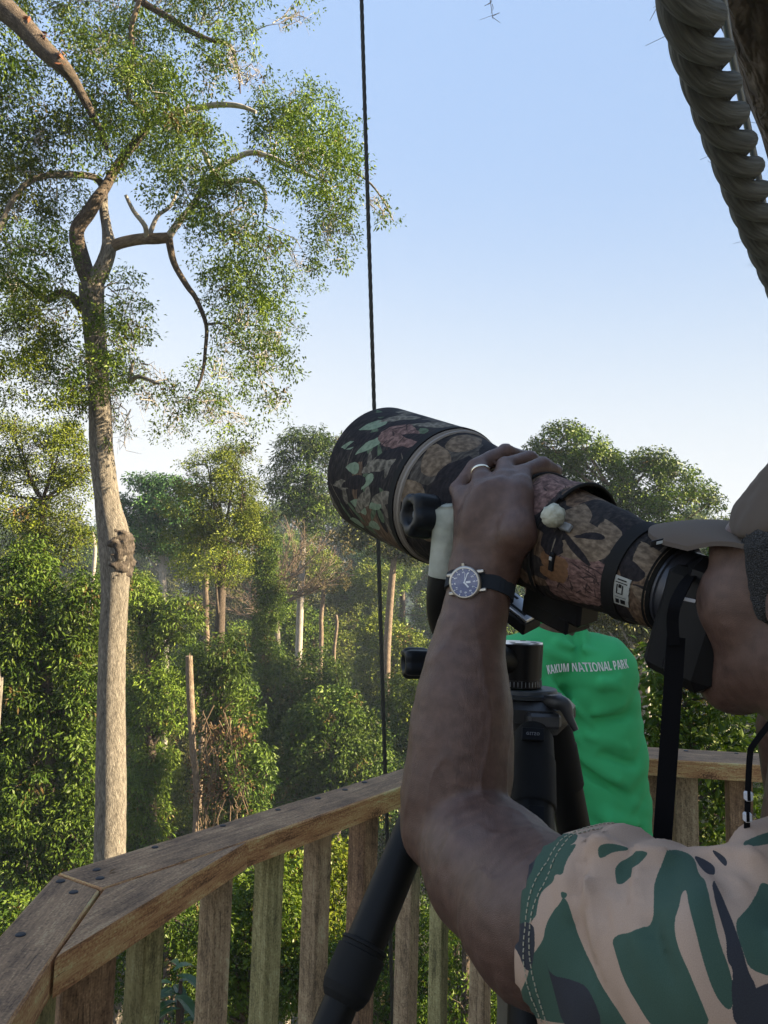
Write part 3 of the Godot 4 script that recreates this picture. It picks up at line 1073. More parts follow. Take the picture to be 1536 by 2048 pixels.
	mb.box(LP(0.751, -19.5, 0.0026), lens_ax.cross(lens_dir(-20.5)) * 0.00216, lens_dir(-20.5) * 0.00108, lens_ax * 0.00216, 0.00054)
	put(mb, "metal_loop", M.steel, o)
	# opening in the cover over the switches, a grey panel with printed marks
	var panel := curved_patch(0.886, 0.917, -46.0, -11.0, 0.0013, std(lin(0.30, 0.31, 0.29), 0.5), "switch_panel", o)
	for q in [[0.8930, 0.9100, -15.5, -14.0], [0.8970, 0.9020, -24.0, -20.0], [0.9040, 0.9055, -31.0, -20.5], [0.8930, 0.8945, -31.0, -20.5], [0.8930, 0.9055, -31.5, -30.5], [0.8910, 0.9120, -35.5, -35.0], [0.8920, 0.8980, -43.5, -38.0], [0.9020, 0.9100, -43.5, -38.0], [0.8900, 0.9120, -18.6, -17.6]]:
		curved_patch(q[0], q[1], q[2], q[3], 0.00194, M.plastic, "printed_mark", panel)
	# lens foot under the barrel with the clamp plate
	var dn := lens_dir(-115.0)
	var lf := (lens_dir(-25.0))
	mb = MB.new()
	mb.box(P(1122, 1200, 0.930), lens_ax * 0.046, dn * 0.016, lf * 0.018, 0.004)
	put(mb, "lens_foot", M.black_metal, o)
	# ---------------------------------------------------- camera body
	var cb := thing("digital_camera", lens_b, "black camera body pressed to the face behind the lens", "camera")
	var bu := (Vector3.UP - lens_ax * lens_ax.y).normalized()
	var bs := lens_ax.cross(bu).normalized()
	if bs.dot(lens_near) < 0: bs = -bs
	mb = MB.new()
	mb.lathe(lens_a, lens_ax, [Vector2(0.950 * L, 0.0324), Vector2(0.950 * L, 0.04374), Vector2(0.956 * L, 0.04374), Vector2(0.958 * L, 0.04158), Vector2(0.982 * L, 0.04158), Vector2(0.985 * L, 0.03996), Vector2(1.0 * L, 0.03996), Vector2(1.0 * L, 0.01)], 64)
	put(mb, "mount_ring", std(lin(0.0378, 0.04, 0.05), 0.3, 0.2), cb)
	mb = MB.new()
	var bc := lens_b + lens_ax * 0.02808 - bs * 0.02376 - bu * 0.01728
	mb.box(bc, lens_ax * 0.02808, bu * 0.06264, bs * 0.0756, 0.01296)
	put(mb, "body", M.plastic, cb)
	mb = MB.new()
	mb.box(bc + bs * 0.054 - lens_ax * 0.02808 - bu * 0.00648, lens_ax * 0.01836, bu * 0.054, bs * 0.01728, 0.0108)
	put(mb, "hand_grip", M.rubber, cb)
	mb = MB.new()
	mb.box(bc + bs * 0.01944 + bu * 0.06696 + lens_ax * 0.00216, lens_ax * 0.02592, bu * 0.01512, bs * 0.02376, 0.00756)
	put(mb, "viewfinder_hump", M.plastic, cb)
	mb = MB.new()
	mb.lathe(bc + bs * 0.01944 + bu * 0.05616 + lens_ax * 0.02, lens_ax, [Vector2(0, 0.01728), Vector2(0.01944, 0.02052), Vector2(0.02376, 0.01944), Vector2(0.02376, 0.00864)], 20)
	put(mb, "eyecup", M.rubber, cb)
	# strap lug, buckle and the folded strap that hangs straight down
	mb = MB.new()
	var lug := P(1378, 1200, 0.7074)
	var cr := cam_t.basis.x
	var cu := cam_t.basis.y
	mb.box(lug, (cr * 0.97 - cu * 0.2) * 0.00594, (cu * 0.95 + cr * 0.2) * 0.00173, cam_t.basis.z * 0.00108, 0.00065)
	put(mb, "strap_buckle", M.white_plastic, cb)
	var st := thing("camera_strap", P(1345, 1340, 0.7128), "broad black webbing camera strap hanging straight down from the camera", "strap")
	mb = MB.new()
	ribbon(mb, [P(1392, 1142, 0.7452), P(1372, 1165, 0.7128), P(1352, 1205, 0.6998), P(1345, 1240, 0.7020), P(1348, 1290, 0.7042)], 0.0105, Vector3(0.85, 0.2, 0.3))
	put(mb, "strap_loop", M.strap, st)
	mb = MB.new()
	ribbon(mb, [P(1352, 1275, 0.7074), P(1348, 1340, 0.7074), P(1336, 1520, 0.7042), P(1322, 1715, 0.6998), P(1310, 1880, 0.6912), P(1300, 2010, 0.6696)], 0.01642, Vector3(1, 0.05, 0.15))
	put(mb, "strap_web", M.strap, st)

func curved_patch(t0: float, t1: float, d0: float, d1: float, over: float, mat: Material, called: String, parent: Node) -> MeshInstance3D:
	var mb := MB.new()
	var n := 10
	for i in n + 1:
		var deg := lerpf(d0, d1, float(i) / n)
		for t in [t0, t1]:
			mb.vert(LP(t, deg, over), lens_dir(deg), Vector2(t, deg))
			mb.vert(LP(t, deg, -0.00216), lens_dir(deg), Vector2(t, deg))
	for i in n:
		var b := i * 4
		mb.tri(b, b + 2, b + 6); mb.tri(b, b + 6, b + 4)
		mb.tri(b, b + 1, b + 5); mb.tri(b, b + 5, b + 4)
		mb.tri(b + 2, b + 3, b + 7); mb.tri(b + 2, b + 7, b + 6)
	return put(mb, called, mat, parent)

func ribbon(mb: MB, pts: Array, w: float, side: Vector3, thick := 0.002):
	var sp: Array = smooth_path(pts, pts.map(func(_p): return 1.0), 6)[0]
	var m := sp.size()
	var rows := []
	for i in m:
		var t: Vector3 = (sp[mini(i + 1, m - 1)] - sp[maxi(i - 1, 0)]).normalized()
		var s := (side - t * side.dot(t)).normalized()
		var n := t.cross(s).normalized()
		rows.append([sp[i] - s * w * 0.5 - n * thick * 0.5, sp[i] + s * w * 0.5 - n * thick * 0.5, sp[i] + s * w * 0.5 + n * thick * 0.5, sp[i] - s * w * 0.5 + n * thick * 0.5, n, s])
	for i in m - 1:
		var a: Array = rows[i]
		var b: Array = rows[i + 1]
		mb.quad(a[0], a[1], b[1], b[0], -a[4]); mb.quad(a[3], a[2], b[2], b[3], a[4])
		mb.quad(a[0], a[3], b[3], b[0], -a[5]); mb.quad(a[1], a[2], b[2], b[1], a[5])
	for e in [0, m - 1]:
		var a: Array = rows[e]
		mb.quad(a[0], a[1], a[2], a[3], (sp[0] - sp[1]) if e == 0 else (sp[m - 1] - sp[m - 2]))

func knob(mb: MB, c: Vector3, axis: Vector3, r: float, depth: float, lobes := 5, phase := 0.0):
	# lobed clamping knob with a dished face; axis points out of the face
	var x := (Vector3.UP - axis * axis.y).normalized()
	var y := axis.cross(x)
	var prof := [[-depth * 0.5, 0.80], [-depth * 0.42, 0.94], [-depth * 0.25, 1.0], [depth * 0.25, 1.0], [depth * 0.40, 0.95], [depth * 0.5, 0.82], [depth * 0.5, 0.52], [depth * 0.36, 0.42], [depth * 0.22, 0.36], [depth * 0.20, 0.0]]
	var n := 60
	var base := mb.v.size()
	for i in prof.size():
		for k in n + 1:
			var a := TAU * k / n
			var lobe := 1.0 - 0.17 * pow(0.5 + 0.5 * cos(a * lobes + phase), 1.6) * clampf((prof[i][1] - 0.45) * 2.5, 0, 1)
			var d := x * cos(a) + y * sin(a)
			mb.vert(c + axis * prof[i][0] + d * (r * prof[i][1] * lobe), d)
	for i in prof.size() - 1:
		for k in n:
			var b := base + i * (n + 1) + k
			var mid := (mb.v[b] + mb.v[b + n + 2]) * 0.5
			mb.ix.append_array([b, b + n + 2, b + 1, b, b + n + 1, b + n + 2])
	# smooth normals from the faces
	var acc := {}
	for t in range(0, mb.ix.size(), 3):
		if mb.ix[t] < base: continue
		var g := (mb.v[mb.ix[t + 2]] - mb.v[mb.ix[t]]).cross(mb.v[mb.ix[t + 1]] - mb.v[mb.ix[t]])
		for j in 3: acc[mb.ix[t + j]] = acc.get(mb.ix[t + j], Vector3.ZERO) + g
	var flip := 1.0
	for i in acc:
		mb.n[i] = (acc[i] as Vector3).normalized()
	# outward check on the rim
	var probe := base + 2 * (n + 1)
	if mb.n[probe].dot(mb.v[probe] - c) < 0:
		for i in acc: mb.n[i] = -mb.n[i]
		for t in range(0, mb.ix.size(), 3):
			if mb.ix[t] >= base:
				var s := mb.ix[t + 1]; mb.ix[t + 1] = mb.ix[t + 2]; mb.ix[t + 2] = s
	for k in n:
		pass

func build_tripod():
	var cr := cam_t.basis.x
	var cu := Vector3.UP
	var cz := cam_t.basis.z                      # towards the viewer
	var fx := Vector3(cr.x, 0, cr.z).normalized()
	var fz := Vector3(cz.x, 0, cz.z).normalized()
	# ------------------------------------------------ gimbal head
	var g := thing("gimbal_head", P(1040, 1375, 1.1556), "black gimbal tripod head with pale tape round its arm and lobed knobs", "tripod head")
	var mb := MB.new()
	var knob_ax := (-fx * 0.90 + fz * 0.43 + cu * 0.02).normalized()
	var kc := P(842, 1030, 0.965)
	knob(mb, kc, knob_ax, 0.0297, 0.03672, 5, 0.4)
	put(mb, "tilt_knob", M.knob, g)
	mb = MB.new()
	mb.lathe(kc + knob_ax * 0.00486, knob_ax, [Vector2(0, 0.00626), Vector2(0.00432, 0.00562), Vector2(0.00486, 0.00011)], 12)
	put(mb, "screw", M.steel_dull, g)
	mb = MB.new()
	mb.lathe(kc - knob_ax * 0.02808, knob_ax, [Vector2(0, 0.0108), Vector2(0.0, 0.01998), Vector2(0.01296, 0.01998), Vector2(0.01296, 0.0108)], 28)
	put(mb, "collar", M.black_metal, g)
	# upright arm: taped part, then bare black part bending under to the base
	mb = MB.new()
	var arm_top := P(898, 1010, 0.950)
	mb.tube([arm_top, P(899, 1018, 0.951), P(899, 1040, 0.952), P(897, 1065, 0.953), P(895, 1090, 0.954), P(892, 1125, 0.956), P(890, 1152, 0.958)], [0.0100, 0.0185, 0.0205, 0.0207, 0.0205, 0.0208, 0.0210], 28)
	put(mb, "taped_arm", M.tape, g)
	mb = MB.new()
	mb.lathe(kc - knob_ax * 0.02916, -knob_ax, [Vector2(0, 0.00432), Vector2(0, 0.01782), Vector2(0.0594, 0.01998), Vector2(0.06264, 0.01296)], 28)
	put(mb, "tilt_axle", M.tape, g)
	mb = MB.new()
	var sp := smooth_path([P(890, 1151, 0.958), P(887, 1190, 0.965), P(890, 1235, 0.985), P(908, 1275, 1.02), P(955, 1305, 1.08), P(1015, 1322, 1.14)], [0.0205, 0.0215, 0.022, 0.022, 0.021, 0.020], 5)
	mb.tube(sp[0], sp[1], 28)
	put(mb, "lower_arm", M.carbon, g)
	# pan knob on the left of the base
	mb = MB.new()
	knob(mb, P(833, 1326, 1.1124), (-fx * 0.97 + fz * 0.2).normalized(), 0.02322, 0.03888, 5, 1.0)
	put(mb, "pan_knob", M.knob, g)
	mb = MB.new()
	mb.tube([P(850, 1326, 1.1178), P(1000, 1334, 1.1448)], [0.00756, 0.00756], 12)
	put(mb, "knob_stem", M.black_metal, g)
	# base drum with a bright drilled cap
	var bc := P(1035, 1372, 1.1556)
	var ht := 0.0648
	mb = MB.new()
	mb.lathe(bc, cu, [Vector2(0.0, 0.0), Vector2(0.0, 0.03564), Vector2(0.0108, 0.03564), Vector2(0.0108, 0.03402), Vector2(0.0135, 0.03402), Vector2(0.0135, 0.03542), Vector2(ht - 0.00216, 0.03802), Vector2(ht, 0.03618)], 56)
	put(mb, "base_drum", M.black_metal, g)
	mb = MB.new()
	mb.lathe(bc + cu * (ht - 0.00108), cu, [Vector2(0, 0.03726), Vector2(0.00216, 0.03672), Vector2(0.00238, 0.01436), Vector2(0.00108, 0.01404), Vector2(0.00108, 0.01274), Vector2(0.00238, 0.01242), Vector2(0.00238, 0.00011)], 56)
	put(mb, "drum_cap", M.alu, g)
	for k in 4:
		var a := TAU * k / 4.0 + 0.5
		mb = MB.new()
		mb.lathe(bc + cu * (ht + 0.0013) + (fx * cos(a) + fz * sin(a)) * 0.0243, cu, [Vector2(0, 0.00454), Vector2(0.00043, 0.00454), Vector2(0.00043, 0.00011)], 14)
		put(mb, "cap_hole", M.plastic, g)
	# scale ring with engraved marks
	for k in 40:
		var a := TAU * k / 40.0
		var d := fx * cos(a) + fz * sin(a)
		mb = MB.new()
		mb.box(bc + cu * 0.00562 + d * 0.03575, cu * (0.00367 if k % 5 else 0.00475), d * 0.00032, d.cross(cu) * 0.00038)
		put(mb, "scale_mark", M.steel_dull, g)
	# cradle bar and clamp under the lens
	mb = MB.new()
	var c0 := P(985, 1172, 1.0584)
	var c1 := P(1068, 1236, 1.0044)
	var cd := (c1 - c0).normalized()
	var cn := fz * 0.62 + cu * 0.78
	cn = (cn - cd * cn.dot(cd)).normalized()
	var cs := cn.cross(cd).normalized()
	var half := (c1 - c0).length() * 0.5
	mb.box((c0 + c1) * 0.5, cd * half, cn * 0.0027, cs * 0.01458, 0.00108)
	put(mb, "cradle_rail", M.alu, g)
	for q in [[-0.45, 0.5, 0.5], [0.55, 0.22, 0.5], [0.05, 0.75, -0.55]]:
		mb = MB.new()
		mb.box((c0 + c1) * 0.5 + cd * (half * q[0]) + cs * (0.01458 * q[2]) + cn * 0.00259, cd * (half * q[1]), cn * 0.00043, cs * 0.00216, 0.00032)
		put(mb, "rail_slot", M.plastic, g)
	mb = MB.new()
	mb.box((c0 + c1) * 0.5 - cn * 0.0135, cd * half, cn * 0.01026, cs * 0.01674, 0.00216)
	put(mb, "cradle_bar", M.black_metal, g)
	mb = MB.new()
	var pl := P(1112, 1222, 0.945)
	mb.box(pl, lens_ax * 0.03888, lens_dir(-112.0) * 0.0135, lens_dir(-22.0) * 0.0216, 0.00324)
	put(mb, "lens_clamp", M.black_metal, g)
	# ------------------------------------------------ tripod
	var apex := P(1062, 1418, 1.1556)
	var t := thing("tripod", Vector3(apex.x, 0, apex.z), "black carbon fibre tripod standing on the deck under the lens", "tripod")
	mb = MB.new()
	mb.lathe(P(1050, 1392, 1.1556), cu, [Vector2(0.0, 0.02), Vector2(0.0, 0.054), Vector2(0.0054, 0.05454), Vector2(0.00594, 0.04806), Vector2(0.01134, 0.04698), Vector2(0.01242, 0.0459), Vector2(0.01242, 0.01)], 56)
	put(mb, "top_plate", std(lin(0.05, 0.0594, 0.0702), 0.45, 0.3), t)
	mb = MB.new()
	mb.lathe(apex, cu, [Vector2(-0.0324, 0.02), Vector2(-0.0324, 0.0432), Vector2(-0.01296, 0.06264), Vector2(0.00648, 0.06696), Vector2(0.01728, 0.05616), Vector2(0.01944, 0.02)], 9, true)
	put(mb, "apex_casting", M.cast_metal, t)
	for k in 3:
		var a := 0.08 + TAU * k / 3.0
		var d := fx * sin(a) + fz * cos(a)
		mb = MB.new()
		mb.box(apex + d * 0.06264 - cu * 0.00648, d * 0.013, cu * 0.0108, d.cross(cu) * 0.024, 0.00432)
		put(mb, "leg_bracket", M.cast_metal, t)
	# release lever at the right
	mb = MB.new()
	var lv := smooth_path([P(1092, 1402, 1.11), P(1118, 1405, 1.09), P(1131, 1414, 1.085), P(1139, 1436, 1.08), P(1152, 1461, 1.075)], [0.008, 0.0115, 0.0100, 0.0062, 0.0040], 5)
	mb.tube(lv[0], lv[1], 14)
	put(mb, "release_lever", M.cast_metal, t)
	# legs: [top px, a lower px on its line, depth there, radius]
	var specs := [[1066, 1474, 1.08, 1066, 1640, 0.99, 0.0272], [924, 1425, 1.05, 742, 1860, 0.90, 0.0232], [1106, 1448, 1.20, 1146, 1650, 1.23, 0.0268]]
	for i in 3:
		var s: Array = specs[i]
		var p0 := P(s[0], s[1], s[2])
		var p1 := P(s[3], s[4], s[5])
		var d := (p1 - p0).normalized()
		var foot := p0 + d * ((p0.y - 0.01296) / -d.y)
		var joint := p0.lerp(p1, 1.0)
		var leg := put(MB.new_tube([p0, P(s[0], s[1], s[2]).lerp(foot, 0.36)], [s[6], s[6]], 28), "leg", M.carbon, t)
		var split := p0.lerp(foot, 0.36)
		if i == 1:
			split = P(700, 1935, 0.9482)
			split = p0 + d * (split - p0).dot(d)
			leg.queue_free(); t.remove_child(leg)
			leg = put(MB.new_tube([p0 - d * 0.02, split], [s[6], s[6]], 28), "leg", M.carbon, t)
		mb = MB.new()
		mb.tube([split, foot], [s[6] * 0.86, s[6] * 0.70], 24)
		put(mb, "lower_tube", M.carbon, leg)
		mb = MB.new()
		mb.lathe(split - d * 0.02592, d, [Vector2(0, s[6]), Vector2(0.00108, s[6] + 0.0041), Vector2(0.00432, s[6] + 0.00454), Vector2(0.0054, s[6] + 0.00302), Vector2(0.00972, s[6] + 0.00302), Vector2(0.0108, s[6] + 0.00562), Vector2(0.04968, s[6] + 0.00518), Vector2(0.05832, s[6] + 0.00238), Vector2(0.0648, s[6] * 0.9)], 40)
		put(mb, "leg_lock", M.rubber, leg)
		mb = MB.new()
		mb.ball(foot + Vector3.UP * 0.00648, Vector3.RIGHT * 0.02, Vector3.UP * 0.01944, Vector3.BACK * 0.02)
		put(mb, "rubber_foot", M.rubber, leg)
		# upper casting of the leg
		mb = MB.new()
		var q := p0 + d * 0.0486
		mb.tube([p0 - d * 0.01296, p0 + d * 0.00216, p0 + d * 0.03672, p0 + d * 0.03888, p0 + d * 0.10584, p0 + d * 0.10692], [0.01944, s[6] + 0.00108, s[6] + 0.00194, s[6] + 0.00346, s[6] + 0.00281, s[6]], 28)
		put(mb, "leg_socket", M.rubber, leg)
		if i == 0:
			mb = MB.new()
			var out := (cam_t.origin - q).normalized()
			out = (out - d * out.dot(d)).normalized()
			var sd := d.cross(out)
			if sd.dot(cr) < 0: sd = -sd
			var lc = p0 + d * 0.016 + out * (s[6] + 0.0040)
			mb.box(lc, sd * 0.01512, -d * 0.00972, out * 0.00173, 0.0013)
			put(mb, "badge", M.plastic, leg)
			lettering("GITZO", lc + out * 0.00205, sd, -d, out, 0.01782, std(lin(0.16, 0.16, 0.17), 0.5), leg, "badge_lettering", 0.0)
			mb = MB.new()
			mb.box(p0 + d * 0.12744 + out * (s[6] - 0.00065) + sd * 0.00432, sd * 0.00972, d * 0.0108, out * 0.00108, 0.00043)
			put(mb, "leg_label", M.plastic, leg)

func lettering(text: String, c: Vector3, x: Vector3, y: Vector3, n: Vector3, width: float, mat: Material, parent: Node, called: String, slant := 0.0, onto = null, squeeze := 1.0):
	# raised letters centred on c, reading along x, standing along y
	var tm := TextMesh.new()
	tm.text = text
	var sf := SystemFont.new()
	sf.font_names = PackedStringArray(["Droid Sans"])
	sf.font_weight = 700
	tm.font = sf
	tm.font_size = 48
	tm.pixel_size = 0.01
	tm.depth = 0.02
	tm.curve_step = 1.0
	var arr := tm.surface_get_arrays(0)
	var vs: PackedVector3Array = arr[Mesh.ARRAY_VERTEX]
	var lo := Vector3(1e9, 1e9, 1e9)
	var hi := -lo
	for p in vs:
		lo = lo.min(p); hi = hi.max(p)
	var sc := width / (hi.x - lo.x)
	var off := Vector3.ZERO
	if parent is Node3D and parent != self: off = parent.global_position
	var mb := MB.new()
	for s in tm.get_surface_count():
		arr = tm.surface_get_arrays(s)
		vs = arr[Mesh.ARRAY_VERTEX]
		var idx: PackedInt32Array = arr[Mesh.ARRAY_INDEX]
		var ns: PackedVector3Array = arr[Mesh.ARRAY_NORMAL]
		var first := mb.v.size()
		for i in vs.size():
			var q := (vs[i] - (lo + hi) * 0.5) * sc
			q.y *= squeeze
			var p := c + x * (q.x + q.y * slant) + y * q.y
			var lift := q.z
			if onto != null: p = onto.call(p)
			mb.vert(p + n * clampf(lift, -0.0004, 0.0006), (x * ns[i].x + y * ns[i].y + n * ns[i].z).normalized())
		for t in range(0, idx.size(), 3):
			mb.tri(first + idx[t], first + idx[t + 1], first + idx[t + 2])
	put(mb, called, mat, parent)

# ------------------------------------------------------------------ bodies: distance fields meshed as surface nets
class Field:
	var lo := Vector3.ZERO
	var h := 0.01
	var nx := 0
	var ny := 0
	var nz := 0
	var f := PackedFloat32Array()

	func begin(a: Vector3, b: Vector3, cell: float):
		lo = a; h = cell
		nx = int((b.x - a.x) / cell) + 2; ny = int((b.y - a.y) / cell) + 2; nz = int((b.z - a.z) / cell) + 2
		f.resize(nx * ny * nz)
		f.fill(1.0)

	func span(a: Vector3, b: Vector3) -> Array:
		var i := ((a - lo) / h).floor()
		var j := ((b - lo) / h).ceil()
		return [clampi(int(i.x), 0, nx - 1), clampi(int(j.x), 0, nx - 1), clampi(int(i.y), 0, ny - 1), clampi(int(j.y), 0, ny - 1), clampi(int(i.z), 0, nz - 1), clampi(int(j.z), 0, nz - 1)]

	func cap(a: Vector3, b: Vector3, ra: float, rb: float, k: float, cut := false):
		var m := maxf(ra, rb) + k + h * 3.0
		var mm := Vector3(m, m, m)
		var s := span(a.min(b) - mm, a.max(b) + mm)
		var ba := b - a
		var bb := maxf(ba.length_squared(), 1e-9)
		for z in range(s[4], s[5] + 1):
			for y in range(s[2], s[3] + 1):
				var row := (z * ny + y) * nx
				var pa := lo + Vector3(s[0] * h, y * h, z * h) - a
				for x in range(s[0], s[1] + 1):
					var t := clampf(pa.dot(ba) / bb, 0.0, 1.0)
					var d := (pa - ba * t).length() - ra - (rb - ra) * t
					var o := f[row + x]
					if cut:
						d = -d
						var e := maxf(k - absf(o - d), 0.0)
						f[row + x] = maxf(o, d) + e * e / k * 0.25
					else:
						var e := maxf(k - absf(o - d), 0.0)
						f[row + x] = minf(o, d) - e * e / k * 0.25
					pa.x += h

	func ell(c: Vector3, bs: Basis, r: Vector3, k: float, cut := false):
		var m := maxf(r.x, maxf(r.y, r.z)) + k + h * 3.0
		var mm := Vector3(m, m, m)
		var s := span(c - mm, c + mm)
		var inv := bs.transposed()
		for z in range(s[4], s[5] + 1):
			for y in range(s[2], s[3] + 1):
				var row := (z * ny + y) * nx
				for x in range(s[0], s[1] + 1):
					var q: Vector3 = inv * (lo + Vector3(x * h, y * h, z * h) - c)
					var k0 := (q / r).length()
					var k1 := (q / (r * r)).length()
					var d := k0 * (k0 - 1.0) / maxf(k1, 1e-6)
					var o := f[row + x]
					if cut:
						d = -d
						var e := maxf(k - absf(o - d), 0.0)
						f[row + x] = maxf(o, d) + e * e / k * 0.25
					else:
						var e := maxf(k - absf(o - d), 0.0)
						f[row + x] = minf(o, d) - e * e / k * 0.25

	func plane(c: Vector3, n: Vector3, near := 1e9):
		# keep what lies behind the plane; near limits the cut to a ball round c
		for z in nz:
			for y in ny:
				var row := (z * ny + y) * nx
				for x in nx:
					var o := f[row + x]
					if o > 0.1: continue
					var q := lo + Vector3(x * h, y * h, z * h) - c
					if q.length_squared() < near * near:
						f[row + x] = maxf(o, q.dot(n))

	func displace(g: Callable, within := 0.03):
		for z in nz:
			for y in ny:
				var row := (z * ny + y) * nx
				for x in nx:
					if absf(f[row + x]) < within:
						f[row + x] += g.call(lo + Vector3(x * h, y * h, z * h))

	func sample(p: Vector3) -> float:
		var q := (p - lo) / h
		var i := q.floor()
		if i.x < 0 or i.y < 0 or i.z < 0 or i.x >= nx - 1 or i.y >= ny - 1 or i.z >= nz - 1: return 1.0
		var t := q - i
		var b := (int(i.z) * ny + int(i.y)) * nx + int(i.x)
		var c00 := lerpf(f[b], f[b + 1], t.x)
		var c10 := lerpf(f[b + nx], f[b + nx + 1], t.x)
		var u := b + nx * ny
		var c01 := lerpf(f[u], f[u + 1], t.x)
		var c11 := lerpf(f[u + nx], f[u + nx + 1], t.x)
		return lerpf(lerpf(c00, c10, t.y), lerpf(c01, c11, t.y), t.z)

	func grad(p: Vector3) -> Vector3:
		var e := h * 0.9
		return Vector3(sample(p + Vector3(e, 0, 0)) - sample(p - Vector3(e, 0, 0)), sample(p + Vector3(0, e, 0)) - sample(p - Vector3(0, e, 0)), sample(p + Vector3(0, 0, e)) - sample(p - Vector3(0, 0, e))).normalized()

	func nets(mb: MB, uvf = null):
		var id := {}
		var st := nx * ny
		var edges := [[0, 1], [2, 3], [4, 5], [6, 7], [0, 2], [1, 3], [4, 6], [5, 7], [0, 4], [1, 5], [2, 6], [3, 7]]
		var off := [0, 1, nx, nx + 1, st, st + 1, st + nx, st + nx + 1]
		var lim := h * 5.0
		for z in nz - 1:
			for y in ny - 1:
				var row := (z * ny + y) * nx
				for x in nx - 1:
					var b := row + x
					if absf(f[b]) > lim: continue
					var neg := 0
					for k in 8:
						if f[b + off[k]] < 0.0: neg += 1
					if neg == 0 or neg == 8: continue
					var s := Vector3.ZERO
					var cnt := 0
					for e in edges:
						var a0: float = f[b + off[e[0]]]
						var a1: float = f[b + off[e[1]]]
						if (a0 < 0.0) != (a1 < 0.0):
							var t := a0 / (a0 - a1)
							var i: int = e[0]
							var j: int = e[1]
							var p0 := Vector3(i & 1, (i >> 1) & 1, i >> 2)
							var p1 := Vector3(j & 1, (j >> 1) & 1, j >> 2)
							s += p0.lerp(p1, t)
							cnt += 1
					var p := lo + (Vector3(x, y, z) + s / cnt) * h
					var n := grad(p)
					id[b] = mb.vert(p, n, uvf.call(p, n) if uvf != null else Vector2.ZERO)
		for b in id:
			var x: int = b % nx
			var y: int = (b / nx) % ny
			var z: int = b / st
			if y > 0 and z > 0: _face(mb, id, b, b + 1, b - nx, b - nx - st, b - st)
			if x > 0 and z > 0: _face(mb, id, b, b + nx, b - 1, b - 1 - st, b - st)
			if x > 0 and y > 0: _face(mb, id, b, b + st, b - 1, b - 1 - nx, b - nx)

	func _face(mb: MB, id: Dictionary, b: int, e: int, c1: int, c2: int, c3: int):
		if (f[b] < 0.0) == (f[e] < 0.0): return
		if not (id.has(c1) and id.has(c2) and id.has(c3)): return
		mb.tri(id[b], id[c1], id[c2])
		mb.tri(id[b], id[c2], id[c3])

func lens_depth(px: float, py: float) -> float:
	var d := 0.5
	while d < 1.4:
		var p := P(px, py, d)
		var t := (p - lens_a).dot(lens_ax) / lens_len
		if t > 0.0 and t < 1.0:
			if (p - lens_a - lens_ax * (t * lens_len)).length() < lens_r(t) + 0.001: return d
		d += 0.001
	return 1.0

func on_lens(px: float, py: float, off: float) -> Vector3:
	return P(px, py, lens_depth(px, py) - off)

func rpx(r: float, d: float) -> float:
	return r * d / FOCAL

var shirt_u := Vector3.ZERO
var shirt_v := Vector3.ZERO
var shirt_o := Vector3.ZERO

